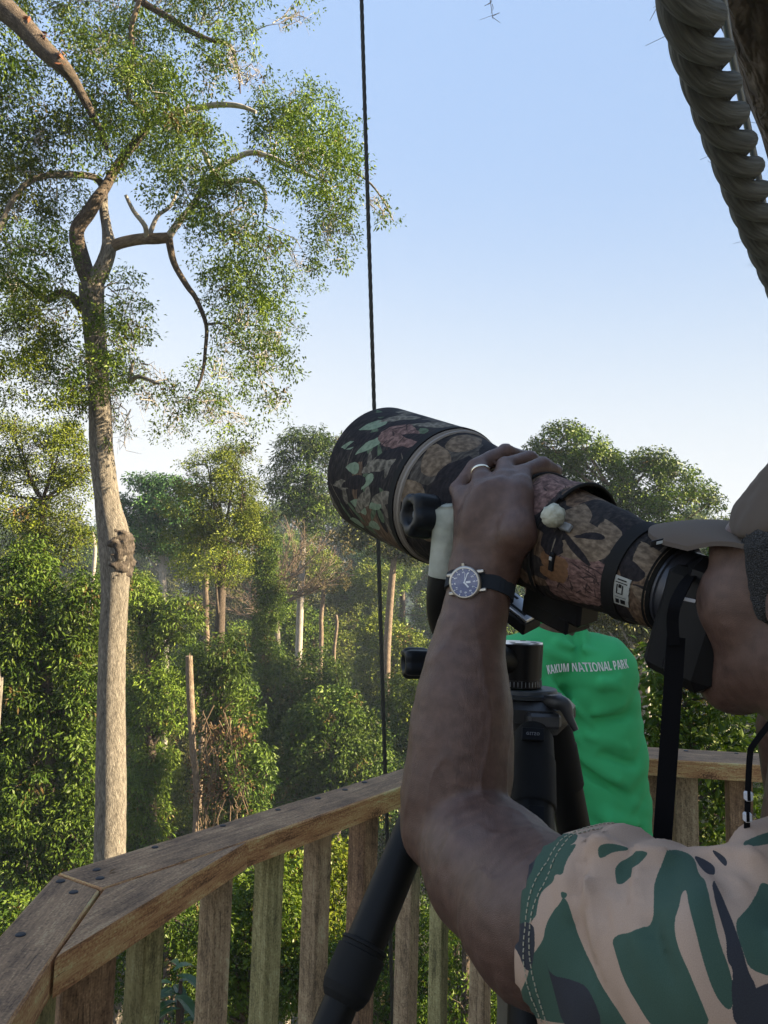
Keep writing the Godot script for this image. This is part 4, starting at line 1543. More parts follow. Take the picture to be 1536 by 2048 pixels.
func build_photographer():
	var ELB := P(897, 1648, 0.865)
	var UA1 := P(980, 1735, 0.795)
	var UA2 := P(1085, 1840, 0.705)
	var SHO := P(1400, 1912, 0.565)
	var H := P(1660, 1178, 0.668)
	var fw := (cam_t.basis * Vector3(-0.50, 0.06, -0.86)).normalized()
	var lf := Vector3.UP.cross(fw).normalized()
	var up := fw.cross(lf).normalized()
	if up.y < 0: up = -up
	var NECK := P(1700, 1790, 0.63)
	var RSHO := NECK + (NECK - SHO) * 0.95
	RSHO.y = SHO.y
	var person := thing("person", Vector3(NECK.x, 0, NECK.z), "man in camouflage shirt and cap looking through the camera, arm raised to the lens", "person")
	# ---- left arm and hand, one fine grid
	var a := Field.new()
	var wr0 := P(968, 1142, 0.910)
	var wr1 := wr0.lerp(P(955, 1205, 0.904), 0.5)
	var hand_pts := [on_lens(917, 970, 0.0), on_lens(1060, 940, 0.0)]
	a.begin(Vector3(minf(ELB.x, P(800, 1600, 0.855).x) - 0.03, UA2.y - 0.12, minf(lens_a.z, on_lens(1000, 935, 0.0).z) - 0.04 if false else on_lens(1000, 930, 0.0).z - 0.10), Vector3(SHO.x - 0.02, on_lens(1000, 930, 0.0).y + 0.05, UA2.z + 0.11), 0.0036)
	var F := [[905, 1610, 0.868, 97], [918, 1540, 0.872, 103], [922, 1470, 0.878, 99], [926, 1400, 0.884, 91], [930, 1335, 0.890, 77], [941, 1265, 0.897, 65], [955, 1205, 0.904, 60]]
	var prev: Array = []
	for q in F:
		var p := P(q[0], q[1], q[2])
		var r := rpx(q[3], q[2])
		if prev: a.cap(prev[0], p, prev[1], r, 0.012)
		prev = [p, r]
	# flattened wrist
	var side := cam_t.basis.x
	for s in [-1.0, 1.0]:
		a.cap(P(955, 1205, 0.904) + side * (0.0110 * s), wr0 + side * (0.0120 * s), 0.0240, 0.0232, 0.014)
	# elbow point and upper arm
	a.cap(P(905, 1610, 0.868), ELB, rpx(97, 0.868), 0.0475, 0.02)
	a.cap(ELB, UA1, 0.046, 0.0655, 0.013)
	a.cap(UA1, UA2, 0.0655, 0.069, 0.02)
	a.cap(UA2, SHO.lerp(UA2, 0.5), 0.069, 0.07, 0.02)
	a.ell(P(868, 1672, 0.865), Basis.IDENTITY, Vector3(0.022, 0.022, 0.024), 0.03)
	# back of the hand: broad and flat
	a.cap(P(944, 1140, 0.910), on_lens(932, 1008, 0.019), 0.0225, 0.0150, 0.02)
	a.cap(P(966, 1135, 0.910), on_lens(965, 990, 0.0195), 0.0235, 0.0165, 0.02)
	a.cap(P(985, 1135, 0.910), on_lens(1005, 985, 0.0195), 0.0235, 0.0165, 0.02)
	a.cap(P(995, 1132, 0.910), on_lens(1032, 1065, 0.019), 0.0225, 0.0180, 0.02)
	a.cap(on_lens(1032, 1065, 0.019), on_lens(1040, 990, 0.0170), 0.0180, 0.0150, 0.02)
	a.ell(on_lens(985, 1040, 0.018), cam_t.basis, Vector3(0.036, 0.045, 0.017), 0.02)
	var fingers := [[[1042, 970], [1045, 948], 0.0135, 0.0112, 26.0], [[1007, 962], [1011, 932], 0.0142, 0.0114, 30.0], [[964, 962], [960, 932], 0.0135, 0.0110, 30.0], [[927, 994], [918, 978], 0.0130, 0.0106, 24.0]]
	var upv := -lens_ax.cross(lens_near)
	var finger_ring: Array = []
	for k in 4:
		var g: Array = fingers[k]
		var mcp := on_lens(g[0][0], g[0][1], g[2] + 0.004)
		var pip := on_lens(g[1][0], g[1][1], g[3] + 0.0015)
		a.cap(on_lens(lerpf(g[0][0], 975.0, 0.22), g[0][1] + 45, 0.0185), mcp, 0.0125, g[2], 0.009)
		a.cap(mcp, pip, g[2] * 0.90, g[3] * 1.03, 0.0018)
		var d := pip - lens_a
		var t := d.dot(lens_ax) / lens_len
		var rad := d - lens_ax * (t * lens_len)
		var deg := rad_to_deg(atan2(rad.dot(upv), rad.dot(lens_near)))
		var dip := LP(t - 0.004, deg + g[4], g[3] * 0.95)
		var tip := LP(t - 0.006, deg + g[4] * 1.85, g[3] * 0.85)
		a.cap(pip, dip, g[3], g[3] * 0.90, 0.003)
		a.cap(dip, tip, g[3] * 0.90, g[3] * 0.72, 0.003)
		if k == 2: finger_ring = [mcp.lerp(pip, 0.50), (pip - mcp).normalized(), g[3] * 1.02]
	# thumb, closed against the near side of the barrel
	var th := [on_lens(1008, 1112, 0.020), on_lens(1042, 1074, 0.0135), on_lens(1043, 1040, 0.0105), on_lens(1038, 1012, 0.0095)]
	a.cap(th[0], th[1], 0.0165, 0.0145, 0.01)
	a.cap(th[1], th[2], 0.0140, 0.0112, 0.006)
	a.cap(th[2], th[3], 0.0112, 0.0092, 0.004)
	var mb := MB.new()
	var wob := FastNoiseLite.new()
	wob.seed = 8; wob.frequency = 22.0
	var vein := FastNoiseLite.new()
	vein.seed = 18; vein.frequency = 9.0; vein.fractal_type = FastNoiseLite.FRACTAL_RIDGED; vein.fractal_octaves = 1
	a.displace(func(p: Vector3): return wob.get_noise_3d(p.x, p.y, p.z) * 0.0012 - maxf(0.0, vein.get_noise_3d(p.x * 1.6, p.y * 0.6, p.z * 1.6) - 0.72) * 0.0055, 0.008)
	a.nets(mb)
	# ---- head, neck and the body under the clothes
	var B := Basis(fw, up, lf)
	var hd := Field.new()
	hd.begin(H + Vector3(-0.19, -0.30, -0.19), H + Vector3(0.19, 0.17, 0.19), 0.0045)
	var L := func(f: float, u: float, l: float) -> Vector3: return H + fw * f + up * u + lf * l
	hd.ell(L.call(-0.012, 0.035, 0), B, Vector3(0.098, 0.088, 0.077), 0.02)
	hd.ell(L.call(0.045, -0.02, 0), B, Vector3(0.058, 0.085, 0.062), 0.03)
	for s in [-1.0, 1.0]:
		hd.cap(L.call(-0.02, -0.055, 0.050 * s), L.call(0.075, -0.100, 0.014 * s), 0.026, 0.024, 0.03)
		hd.ell(L.call(0.060, -0.022, 0.040 * s), B, Vector3(0.034, 0.034, 0.028), 0.025)
		hd.cap(L.call(0.088, 0.026, 0.010 * s), L.call(0.072, 0.026, 0.048 * s), 0.013, 0.012, 0.015)
		hd.ell(L.call(0.093, 0.004, 0.032 * s), B, Vector3(0.012, 0.011, 0.015), 0.012, true)
		hd.ell(L.call(0.078, 0.003, 0.032 * s), B, Vector3(0.0125, 0.0125, 0.0125), 0.004)
		hd.ell(L.call(-0.008, -0.008, 0.079 * s), B * Basis(Vector3.UP, 0.25 * s), Vector3(0.019, 0.031, 0.008), 0.008)
		hd.ell(L.call(-0.002, -0.010, 0.086 * s), B, Vector3(0.009, 0.014, 0.006), 0.006, true)
		hd.ell(L.call(0.099, -0.040, 0.012 * s), B, Vector3(0.010, 0.008, 0.008), 0.008)
	hd.cap(L.call(0.090, 0.018, 0), L.call(0.110, -0.034, 0), 0.009, 0.013, 0.012)
	hd.ell(L.call(0.099, -0.061, 0), B, Vector3(0.012, 0.008, 0.024), 0.008)
	hd.ell(L.call(0.096, -0.076, 0), B, Vector3(0.012, 0.008, 0.021), 0.008)
	hd.ell(L.call(0.108, -0.0685, 0), B, Vector3(0.012, 0.0016, 0.020), 0.004, true)
	hd.ell(L.call(0.086, -0.108, 0), B, Vector3(0.022, 0.018, 0.024), 0.02)
	hd.cap(L.call(-0.035, -0.06, 0), NECK + Vector3(0, 0.04, 0), 0.060, 0.066, 0.035)
	hd.nets(mb)
	# the right arm reaching round to the camera's far side, hand closed on the grip
	var b := Field.new()
	var RELB := RSHO + fw * 0.14 + Vector3(0.03, -0.24, 0)
	var grip := lens_b + lens_ax * 0.03 - lens_dir(0.0) * 0.085 - Vector3.UP * 0.02
	b.begin(RSHO.min(RELB).min(grip) - Vector3(0.12, 0.12, 0.12), RSHO.max(RELB).max(grip) + Vector3(0.12, 0.12, 0.12), 0.007)
	b.cap(RSHO, RELB, 0.066, 0.046, 0.02)
	b.cap(RELB, grip.lerp(RELB, 0.2), 0.046, 0.028, 0.02)
	var gd := (grip - RELB).normalized()
	for k in 4:
		var base := grip.lerp(RELB, 0.18) + up * (0.028 - 0.019 * k)
		b.cap(base, grip + up * (0.026 - 0.019 * k), 0.013, 0.0105, 0.01)
		b.cap(grip + up * (0.026 - 0.019 * k), grip + up * (0.024 - 0.019 * k) + lens_dir(0.0) * 0.03 - lens_ax * 0.02, 0.0105, 0.009, 0.004)
	b.cap(grip.lerp(RELB, 0.2) + up * 0.03, grip + up * 0.035 + lens_ax * 0.03, 0.014, 0.010, 0.008)
	b.nets(mb)
	put(mb, "body", M.skin, person)
	# ---- shirt
	var axis := (NECK - UA2).normalized()
	shirt_o = UA2
	var fold_u := (SHO + Vector3(0, -0.02, 0) - UA2).normalized()
	var nrm := (cam_t.origin - SHO).normalized()
	var fold_v := fold_u.cross(nrm).normalized()
	if fold_v.y > 0: fold_v = -fold_v
	# the cloth's own axes: along the back of the shoulder, and down
	var outw := Vector3(nrm.x, 0, nrm.z).normalized().rotated(Vector3.UP, -0.30)
	shirt_u = Vector3.UP.cross(outw).normalized()
	shirt_v = (Vector3.DOWN * 0.88 + outw * 0.47).normalized()
	var s := Field.new()
	var CH := (NECK + (SHO + RSHO) * 0.5) * 0.5 + Vector3(0, -0.22, 0) + fw * 0.02
	var HIP := Vector3(CH.x, 0.95, CH.z) - fw * 0.03
	var slo := Vector3(minf(UA2.x - 0.12, CH.x - 0.25), HIP.y - 0.14, minf(RSHO.z, RELB.z) - 0.16)
	var shi := Vector3(RSHO.x + 0.16, NECK.y + 0.12, SHO.z + 0.20)
	s.begin(slo, shi, 0.0065)
	var hem := UA2.lerp(SHO, 0.40)
	var hem_n := (UA1 - SHO).normalized()
	s.cap(hem + hem_n * 0.03, hem - hem_n * 0.015, 0.0880, 0.0845, 0.02)
	s.cap(hem - hem_n * 0.015, SHO.lerp(UA2, 0.30), 0.0845, 0.0690, 0.02)
	s.cap(SHO.lerp(UA2, 0.30), SHO, 0.0690, 0.068, 0.03)
	s.cap(SHO, NECK - Vector3(0, 0.03, 0), 0.068, 0.068, 0.04)
	s.cap(NECK - Vector3(0, 0.03, 0), RSHO, 0.068, 0.076, 0.04)
	s.cap(RSHO, RSHO.lerp(RELB, 0.62), 0.082, 0.080, 0.03)
	for q in [-1.0, 1.0]:
		s.cap(CH + lf * (0.095 * q) + Vector3(0, 0.12, 0), CH + lf * (0.085 * q) + Vector3(0, -0.08, 0), 0.115, 0.11, 0.06)
		s.cap(CH + lf * (0.085 * q) + Vector3(0, -0.08, 0), HIP + lf * (0.07 * q) - Vector3(0, 0.05, 0), 0.11, 0.115, 0.06)
	var fold := FastNoiseLite.new()
	fold.seed = 21; fold.frequency = 1.0; fold.fractal_octaves = 2
	s.displace(func(p: Vector3):
		var d := p - shirt_o
		var u := d.dot(fold_u); var v := d.dot(fold_v)
		var w := d.dot(fold_u.cross(fold_v))
		var top := smoothstep(0.06, -0.09, v) * smoothstep(0.07, 0.14, u)
		return (0.34 - absf(fold.get_noise_3d(u * 17.0 - v * 6.0, v * 3.5, w * 4.0))) * (0.010 + 0.030 * top) + fold.get_noise_3d(u * 8.0 + 40.0, v * 6.0 + u * 5.0, w * 6.0) * 0.008
	, 0.03)
	# creases pulled towards the raised arm
	for g in [[[1196, 1694], [1188, 1790], 0.0075], [[1236, 1706], [1214, 1770], 0.0065], [[1282, 1716], [1272, 1800], 0.0075], [[1326, 1716], [1302, 1815], 0.0065], [[1404, 1712], [1436, 1775], 0.0060], [[1444, 1706], [1486, 1765], 0.0055], [[1160, 1690], [1140, 1760], 0.0055], [[1230, 1790], [1250, 1900], 0.0050], [[1500, 1712], [1545, 1752], 0.0055]]:
		var p0 := surface_at(s, g[0][0], g[0][1], 0.75)
		var p1 := surface_at(s, g[1][0], g[1][1], 0.75)
		if absf(s.sample(p0)) < 0.01 and absf(s.sample(p1)) < 0.01: s.cap(p0, p1, g[2] * 1.5, g[2] * 0.5, 0.007)
	for g in [[[1205, 1712], [1192, 1815], 0.0075], [[1250, 1716], [1236, 1775], 0.0060], [[1300, 1722], [1290, 1800], 0.0065], [[1347, 1722], [1340, 1790], 0.0060], [[1420, 1716], [1462, 1785], 0.0055], [[1466, 1712], [1512, 1770], 0.0055], [[1172, 1700], [1150, 1790], 0.0050], [[1150, 1850], [1210, 2000], 0.0060], [[1300, 1850], [1345, 1960], 0.0050]]:
		var p0 := surface_at(s, g[0][0], g[0][1], 0.75)
		var p1 := surface_at(s, g[1][0], g[1][1], 0.75)
		if absf(s.sample(p0)) < 0.01 and absf(s.sample(p1)) < 0.01: s.cap(p0, p1, g[2], g[2] * 0.4, 0.012, true)
	s.plane(hem, hem_n, 0.20)
	s.cap(hem + hem_n * 0.05, hem + hem_n * 0.0, 0.0775, 0.072, 0.004, true)
	s.plane(RSHO.lerp(RELB, 0.58), (RELB - RSHO).normalized(), 0.16)
	s.plane(HIP - Vector3(0, 0.08, 0), Vector3.DOWN)
	s.plane(NECK + (H - NECK).normalized() * 0.070, (H - NECK).normalized(), 0.15)
	var sm := MB.new()
	s.nets(sm, func(p: Vector3, _n: Vector3): return shirt_uv(p))
	put(sm, "shirt", camo_cloth(), person, "woodland camouflage shirt in green, black and tan")
	# two rows of pale stitches round the sleeve hem
	var st := MB.new()
	var hx := hem_n.cross(Vector3.UP).normalized()
	var hy := hem_n.cross(hx)
	for back in [0.014, 0.021]:
		for k in 120:
			var ends := []
			for e in [0.0, 0.62]:
				var an = TAU * (k + e) / 120.0
				var dd := hx * cos(an) + hy * sin(an)
				var r := 0.13
				var o = hem - hem_n * back
				while r > 0.05 and s.sample(o + dd * r) > 0.0: r -= 0.0006
				ends.append(o + dd * (r + 0.0007))
			st.tube(ends, [0.0006, 0.0006], 4)
	put(st, "stitching", std(lin(0.32, 0.30, 0.22), 0.9), person)
	# ---- trousers and boots, below the frame
	var tr := Field.new()
	tr.begin(HIP + Vector3(-0.35, -0.98, -0.35), HIP + Vector3(0.35, 0.10, 0.35), 0.014)
	var feet := []
	for q in [-1.0, 1.0]:
		var hip = HIP + lf * (0.085 * q) - Vector3(0, 0.04, 0)
		var kn = Vector3(hip.x, 0.50, hip.z) + lf * (0.03 * q) + fw * 0.03
		var an = Vector3(kn.x, 0.10, kn.z) - fw * 0.02 + lf * (0.02 * q)
		tr.cap(hip, kn, 0.10, 0.068, 0.03)
		tr.cap(kn, an, 0.068, 0.058, 0.02)
		feet.append(an)
	tr.cap(HIP + lf * 0.06, HIP - lf * 0.06, 0.115, 0.115, 0.04)
	var tm := MB.new()
	tr.nets(tm)
	put(tm, "trousers", M.trousers, person)
	for an in feet: boot(an, fw, person)
	# ---- grey-flecked hair below the cap
	var hr := Field.new()
	hr.begin(H + Vector3(-0.14, -0.09, -0.14), H + Vector3(0.14, 0.14, 0.14), 0.0042)
	hr.ell(L.call(-0.014, 0.036, 0), B, Vector3(0.102, 0.090, 0.0815), 0.004)
	hr.ell(L.call(0.080, -0.02, 0), B, Vector3(0.072, 0.115, 0.12), 0.006, true)
	for q in [-1.0, 1.0]:
		hr.cap(L.call(0.014, 0.03, 0.072 * q), L.call(0.012, -0.022, 0.068 * q), 0.015, 0.010, 0.02)
	hr.plane(L.call(0, -0.035, 0), -up)
	hr.plane(L.call(0, 0.060, 0), up)
	var fz := FastNoiseLite.new()
	fz.seed = 3; fz.frequency = 130.0
	hr.displace(func(p: Vector3): return fz.get_noise_3d(p.x, p.y, p.z) * 0.0032, 0.012)
	var hm := MB.new()
	hr.nets(hm)
	put(hm, "hair", M.hair, person)
	for q in [-1.0, 1.0]:
		var em := MB.new()
		em.ball(L.call(0.0815, 0.003, 0.032 * q), fw * 0.0098, up * 0.0098, lf * 0.0098)
		var ey := put(em, "eye", M.eye_white, person)
		em = MB.new()
		em.ball(L.call(0.0868, 0.003, 0.032 * q), fw * 0.0052, up * 0.0052, lf * 0.0052, 6, 10)
		put(em, "iris", M.eye_dark, ey)
	build_cap(H, fw, up, lf)
	build_watch(a)
	# wedding band
	var rg := MB.new()
	var rx: Vector3 = finger_ring[1]
	rg.lathe(finger_ring[0] - rx * 0.0018, rx, [Vector2(0, finger_ring[2] - 0.0005), Vector2(0, finger_ring[2] + 0.0014), Vector2(0.0008, finger_ring[2] + 0.0019), Vector2(0.0030, finger_ring[2] + 0.0019), Vector2(0.0038, finger_ring[2] + 0.0014), Vector2(0.0038, finger_ring[2] - 0.0005)], 36)
	solo(rg, "finger_ring", M.gold_ring, "plain pale metal band worn on the hand that grips the lens", "ring")
	# neck lanyard with two white beads hanging in front of the chest
	var ly := thing("lanyard", P(1497, 1600, 0.60), "thin black neck cord with two white cord locks hanging below the chin", "lanyard")
	mb = MB.new()
	ribbon(mb, [P(1545, 1440, 0.60), P(1508, 1488, 0.60), P(1500, 1510, 0.60), P(1496, 1580, 0.60), P(1494, 1650, 0.60), P(1490, 1700, 0.60), P(1489, 1800, 0.60)], 0.0042, Vector3(1, 0, 0.3))
	put(mb, "cord", M.strap, ly)
	for q in [[1497, 1592], [1495, 1634]]:
		mb = MB.new()
		mb.box(P(q[0], q[1], 0.5985), cam_t.basis.x * 0.0031, Vector3.UP * 0.0036, cam_t.basis.z * 0.0028, 0.0012)
		var cl := put(mb, "cord_lock", M.white_plastic, ly)
		mb = MB.new()
		mb.box(P(q[0] + 1, q[1], 0.5955), cam_t.basis.x * 0.0012, Vector3.UP * 0.0037, cam_t.basis.z * 0.0003, 0.0001)
		put(mb, "cord_slot", M.strap, cl)

func boot(an: Vector3, fw: Vector3, person: Node3D):
	var bf := Field.new()
	var f := Vector3(fw.x, 0, fw.z).normalized()
	bf.begin(an + Vector3(-0.24, -0.12, -0.24), an + Vector3(0.24, 0.12, 0.24), 0.012)
	bf.cap(an + Vector3(0, 0.05, 0), an + Vector3(0, -0.03, 0), 0.064, 0.055, 0.02)
	bf.cap(an + Vector3(0, -0.055, 0) - f * 0.03, an + f * 0.15 + Vector3(0, -0.06, 0), 0.045, 0.042, 0.02)
	bf.plane(Vector3(an.x, 0.001, an.z), Vector3.DOWN)
	var mb := MB.new()
	bf.nets(mb)
	put(mb, "boot", M.boots, person)

func shirt_uv(p: Vector3) -> Vector2:
	var d := p - shirt_o
	return Vector2((d.dot(shirt_u) + 0.12) / 0.60, (d.dot(shirt_v) + 0.15) / 0.60)

var shirt_print := [   # patches of the printed cloth: 1 green, 2 near-black; corners in the cloth's own coordinates
	[1, [[0.203, 0.2575], [0.2713, 0.2229], [0.2885, 0.185], [0.3174, 0.1566], [0.3005, 0.1445], [0.2308, 0.1537], [0.2253, 0.1556], [0.2131, 0.1835], [0.2057, 0.2113], [0.2008, 0.2375]]],
	[1, [[0.3174, 0.1566], [0.3088, 0.1895], [0.3114, 0.2082], [0.297, 0.2078], [0.2988, 0.217], [0.2831, 0.2309], [0.2832, 0.2522], [0.2849, 0.2668], [0.2532, 0.2839], [0.2091, 0.2809], [0.203, 0.2575], [0.2713, 0.2229], [0.2885, 0.185]]],
	[2, [[0.233, 0.1441], [0.2414, 0.1381], [0.2226, 0.1624], [0.2648, 0.1941], [0.2568, 0.2276], [0.203, 0.2575], [0.2008, 0.2375], [0.2057, 0.2113], [0.2131, 0.1835], [0.2253, 0.1556]]],
	[1, [[0.3181, 0.2316], [0.3269, 0.2393], [0.3342, 0.2586], [0.3492, 0.2807], [0.3687, 0.2998], [0.3849, 0.3179], [0.4054, 0.334], [0.4225, 0.3484], [0.2269, 0.3827], [0.275, 0.3333], [0.2752, 0.3143], [0.2998, 0.2895], [0.2994, 0.2692], [0.3058, 0.2506], [0.315, 0.2403]]],
	[2, [[0.2074, 0.2911], [0.2805, 0.2667], [0.2885, 0.2924], [0.2817, 0.3207], [0.2701, 0.3269], [0.2547, 0.3044]]],
	[2, [[0.3009, 0.2992], [0.3081, 0.3218], [0.3384, 0.3174], [0.3673, 0.3195], [0.3872, 0.358], [0.3238, 0.3754], [0.3126, 0.3336]]],
	[1, [[0.3125, 0.2271], [0.3215, 0.2263], [0.3215, 0.2324], [0.3161, 0.2352]]],
	[1, [[0.3487, 0.1624], [0.3612, 0.1537], [0.3791, 0.1511], [0.3821, 0.1549], [0.3657, 0.1625], [0.3544, 0.1757], [0.3496, 0.1727]]],
	[1, [[0.3708, 0.1799], [0.3774, 0.1673], [0.394, 0.1568], [0.4121, 0.1529], [0.4076, 0.1642], [0.4015, 0.1752], [0.391, 0.192], [0.3793, 0.2014], [0.3747, 0.1917]]],
	[1, [[0.4292, 0.1462], [0.4316, 0.135], [0.4536, 0.1381], [0.4705, 0.164], [0.484, 0.171], [0.4993, 0.1999], [0.5133, 0.2353], [0.5253, 0.2576], [0.5301, 0.2783], [0.5282, 0.2976], [0.515, 0.2877], [0.5018, 0.2585], [0.4892, 0.2263], [0.4687, 0.1874], [0.4636, 0.1929], [0.4694, 0.2112], [0.4675, 0.2283], [0.4739, 0.2498], [0.4903, 0.2736], [0.5015, 0.2932], [0.515, 0.3207], [0.4523, 0.3399], [0.4315, 0.3193], [0.4132, 0.2999], [0.3996, 0.2743], [0.3934, 0.2656], [0.401, 0.2573], [0.4181, 0.2513], [0.4298, 0.2414], [0.4347, 0.2402], [0.4391, 0.2246], [0.4282, 0.1956], [0.426, 0.1721]]],
	[2, [[0.4899, 0.1713], [0.4889, 0.1646], [0.5076, 0.1901], [0.5215, 0.2112], [0.5338, 0.2357], [0.5394, 0.2526], [0.548, 0.2648], [0.5516, 0.3045], [0.5342, 0.3127], [0.5272, 0.2795], [0.5283, 0.2564], [0.5216, 0.2504], [0.5186, 0.229], [0.5083, 0.2091]]],
	[2, [[0.4519, 0.1379], [0.4634, 0.138], [0.4794, 0.1442], [0.4825, 0.1576], [0.4779, 0.1599], [0.466, 0.152]]],
	[2, [[0.4688, 0.1232], [0.4894, 0.1299], [0.4929, 0.143], [0.4822, 0.1365]]],
	[1, [[0.5303, 0.1506], [0.537, 0.1485], [0.5539, 0.153], [0.5718, 0.2464], [0.5409, 0.252], [0.5338, 0.2357], [0.5206, 0.209], [0.5268, 0.1926], [0.5307, 0.1705]]],
	[2, [[0.5271, 0.2811], [0.548, 0.2648], [0.5558, 0.2562], [0.5708, 0.2493], [0.5725, 0.2959], [0.5327, 0.3133]]],
	[1, [[0.5023, 0.1075], [0.5104, 0.0949], [0.5268, 0.0644], [0.5335, 0.0862], [0.512, 0.1132]]],
]

func camo_cloth() -> StandardMaterial3D:
	rng.seed = 77
	var w := 2048
	var img := Image.create(w, w, false, Image.FORMAT_RGB8)
	var f := nz(256, 256, 0.32, 141, 2)
	var tan0: Color = lin(0.335, 0.232, 0.168)
	var tan1: Color = lin(0.445, 0.318, 0.238)
	var gr0: Color = lin(0.030, 0.066, 0.046)
	var gr1: Color = lin(0.050, 0.094, 0.068)
	var nv0: Color = lin(0.019, 0.020, 0.026)
	var nv1: Color = lin(0.036, 0.037, 0.045)
	fill_poly(img, [Vector2(0, 0), Vector2(w - 1, 0), Vector2(w - 1, w), Vector2(0, w)], tan0, tan1, f, 256)
	# the rest of the cloth, round the front and the far side
	for k in 150:
		var c := Vector2(rnd(0, w), rnd(0, w))
		var rx := rnd(40, 110)
		var ry := rnd(90, 210)
		if c.x - rx * 1.4 < 0.593 * w and c.y - ry * 1.4 < 0.403 * w: continue
		if k % 3: fill_poly(img, rounded(blob_poly(c, rx, ry, 0.3)), gr0, gr1, f, 256)
		else: fill_poly(img, rounded(blob_poly(c, rx * 0.7, ry, 0.3)), nv0, nv1, f, 256)
	for q in shirt_print:
		var pts := []
		for p in q[1]: pts.append(Vector2(p[0] * w, p[1] * w))
		pts = rounded(pts)
		var c0: Color = [tan0, gr0, nv0][q[0]]
		var c1: Color = [tan1, gr1, nv1][q[0]]
		fill_poly(img, pts, c0, c1, f, 256)
	var m := std(Color.WHITE, 0.95)
	m.albedo_texture = ImageTexture.create_from_image(img)
	bump(m, tex_grey(256, 256, nz(256, 256, 0.4, 142, 2)), 0.02)
	return m

func build_cap(H: Vector3, fw: Vector3, up: Vector3, lf: Vector3):
	var o := thing("baseball_cap", H + up * 0.06, "faded brown baseball cap with curved peak worn by the photographer", "cap")
	var B := Basis(fw, up, lf)
	var c := Field.new()
	c.begin(H + Vector3(-0.17, -0.02, -0.17), H + Vector3(0.17, 0.19, 0.17), 0.0045)
	c.ell(H + fw * -0.022 + up * 0.043, B, Vector3(0.109, 0.095, 0.088), 0.004)
	c.plane(H + up * 0.043, (-up - fw * 0.10).normalized())
	var nz3 := FastNoiseLite.new()
	nz3.seed = 4; nz3.frequency = 18.0
	c.displace(func(p: Vector3): return nz3.get_noise_3d(p.x, p.y * 0.6, p.z) * 0.006, 0.02)
	var mb := MB.new()
	c.nets(mb)
	put(mb, "crown", M.cap_cloth, o)
	# peak: a curved plate, drooping at the sides
	mb = MB.new()
	var rows := 12
	var cols := 24
	var TH := 0.0042
	var grid := []
	for s in [0.0, 1.0]:
		for i in rows + 1:
			var u := float(i) / rows
			for k in cols + 1:
				var q := float(k) / cols * 2.0 - 1.0
				var l := q * 0.078
				var root := 0.100 * sqrt(maxf(0.0, 1.0 - pow(l / 0.092, 2.0))) - 0.032
				var tipf := 0.088 + 0.086 * sqrt(maxf(0.0, 1.0 - pow(absf(q), 2.6)))
				var f := lerpf(root, maxf(tipf, root + 0.001), u)
				var y := 0.046 - 0.020 * q * q - 0.006 * u + 0.005 * sin(u * PI)
				grid.append(H + fw * f + up * (y + TH * s) + lf * l)
	var per := (rows + 1) * (cols + 1)
	var sn := []
	for i in grid.size():
		mb.vert(grid[i], up * (1.0 if i >= per else -1.0))
	for s in 2:
		for i in rows:
			for k in cols:
				var b := s * per + i * (cols + 1) + k
				mb.tri(b, b + 1, b + cols + 2); mb.tri(b, b + cols + 2, b + cols + 1)
	smooth_normals(mb, 0)
	for k in cols:
		var b0 := rows * (cols + 1) + k
		mb.quad(grid[b0], grid[b0 + 1], grid[per + b0 + 1], grid[per + b0], fw)
	for i in rows:
		for e in [0, cols]:
			var b0: int = i * (cols + 1) + e
			mb.quad(grid[b0], grid[b0 + cols + 1], grid[per + b0 + cols + 1], grid[per + b0], lf * (-1.0 if e == 0 else 1.0))
	put(mb, "peak", M.cap_cloth, o)
	# stitched ridge and the little dark clip on the peak's edge
	mb = MB.new()
	var pts := []
	for k in range(2, 23):
		var q := float(k) / cols * 2.0 - 1.0
		var l := q * 0.072
		var tipf := 0.088 + 0.078 * sqrt(maxf(0.0, 1.0 - pow(absf(q), 2.6)))
		pts.append(H + fw * tipf + up * (0.046 - 0.020 * q * q - 0.0055 + TH + 0.0004) + lf * l)
	mb.tube(pts, pts.map(func(_p): return 0.0007), 5)
	put(mb, "stitching", std(lin(0.30, 0.26, 0.21), 0.95), o)
	mb = MB.new()
	var qq := 0.93
	var e := H + fw * (0.088 + 0.086 * sqrt(1.0 - pow(qq, 2.6)) + 0.001) + up * (0.046 - 0.020 * qq * qq - 0.006 + TH * 0.5) + lf * (qq * 0.078 + 0.001)
	mb.box(e, (cam_t.basis.x * 0.97 + cam_t.basis.y * 0.22).normalized() * 0.0085, up * 0.0032, cam_t.basis.z * 0.0016, 0.0012)
	var tagm := put(mb, "clip", M.plastic, o)
	mb = MB.new()
	mb.box(e + cam_t.basis.z * 0.0018, (cam_t.basis.x * 0.97 + cam_t.basis.y * 0.22).normalized() * 0.0032, up * 0.0014, cam_t.basis.z * 0.0003, 0.0001)
	put(mb, "clip_print", std(lin(0.35, 0.38, 0.38), 0.5), tagm)

func smooth_normals(mb: MB, from: int):
	var acc := PackedVector3Array()
	acc.resize(mb.v.size())
	for t in range(0, mb.ix.size(), 3):
		var a := mb.ix[t]; var b := mb.ix[t + 1]; var c := mb.ix[t + 2]
		var g := (mb.v[c] - mb.v[a]).cross(mb.v[b] - mb.v[a])
		acc[a] += g; acc[b] += g; acc[c] += g
	for i in range(from, mb.v.size()):
		if acc[i].length_squared() > 0: mb.n[i] = acc[i].normalized()

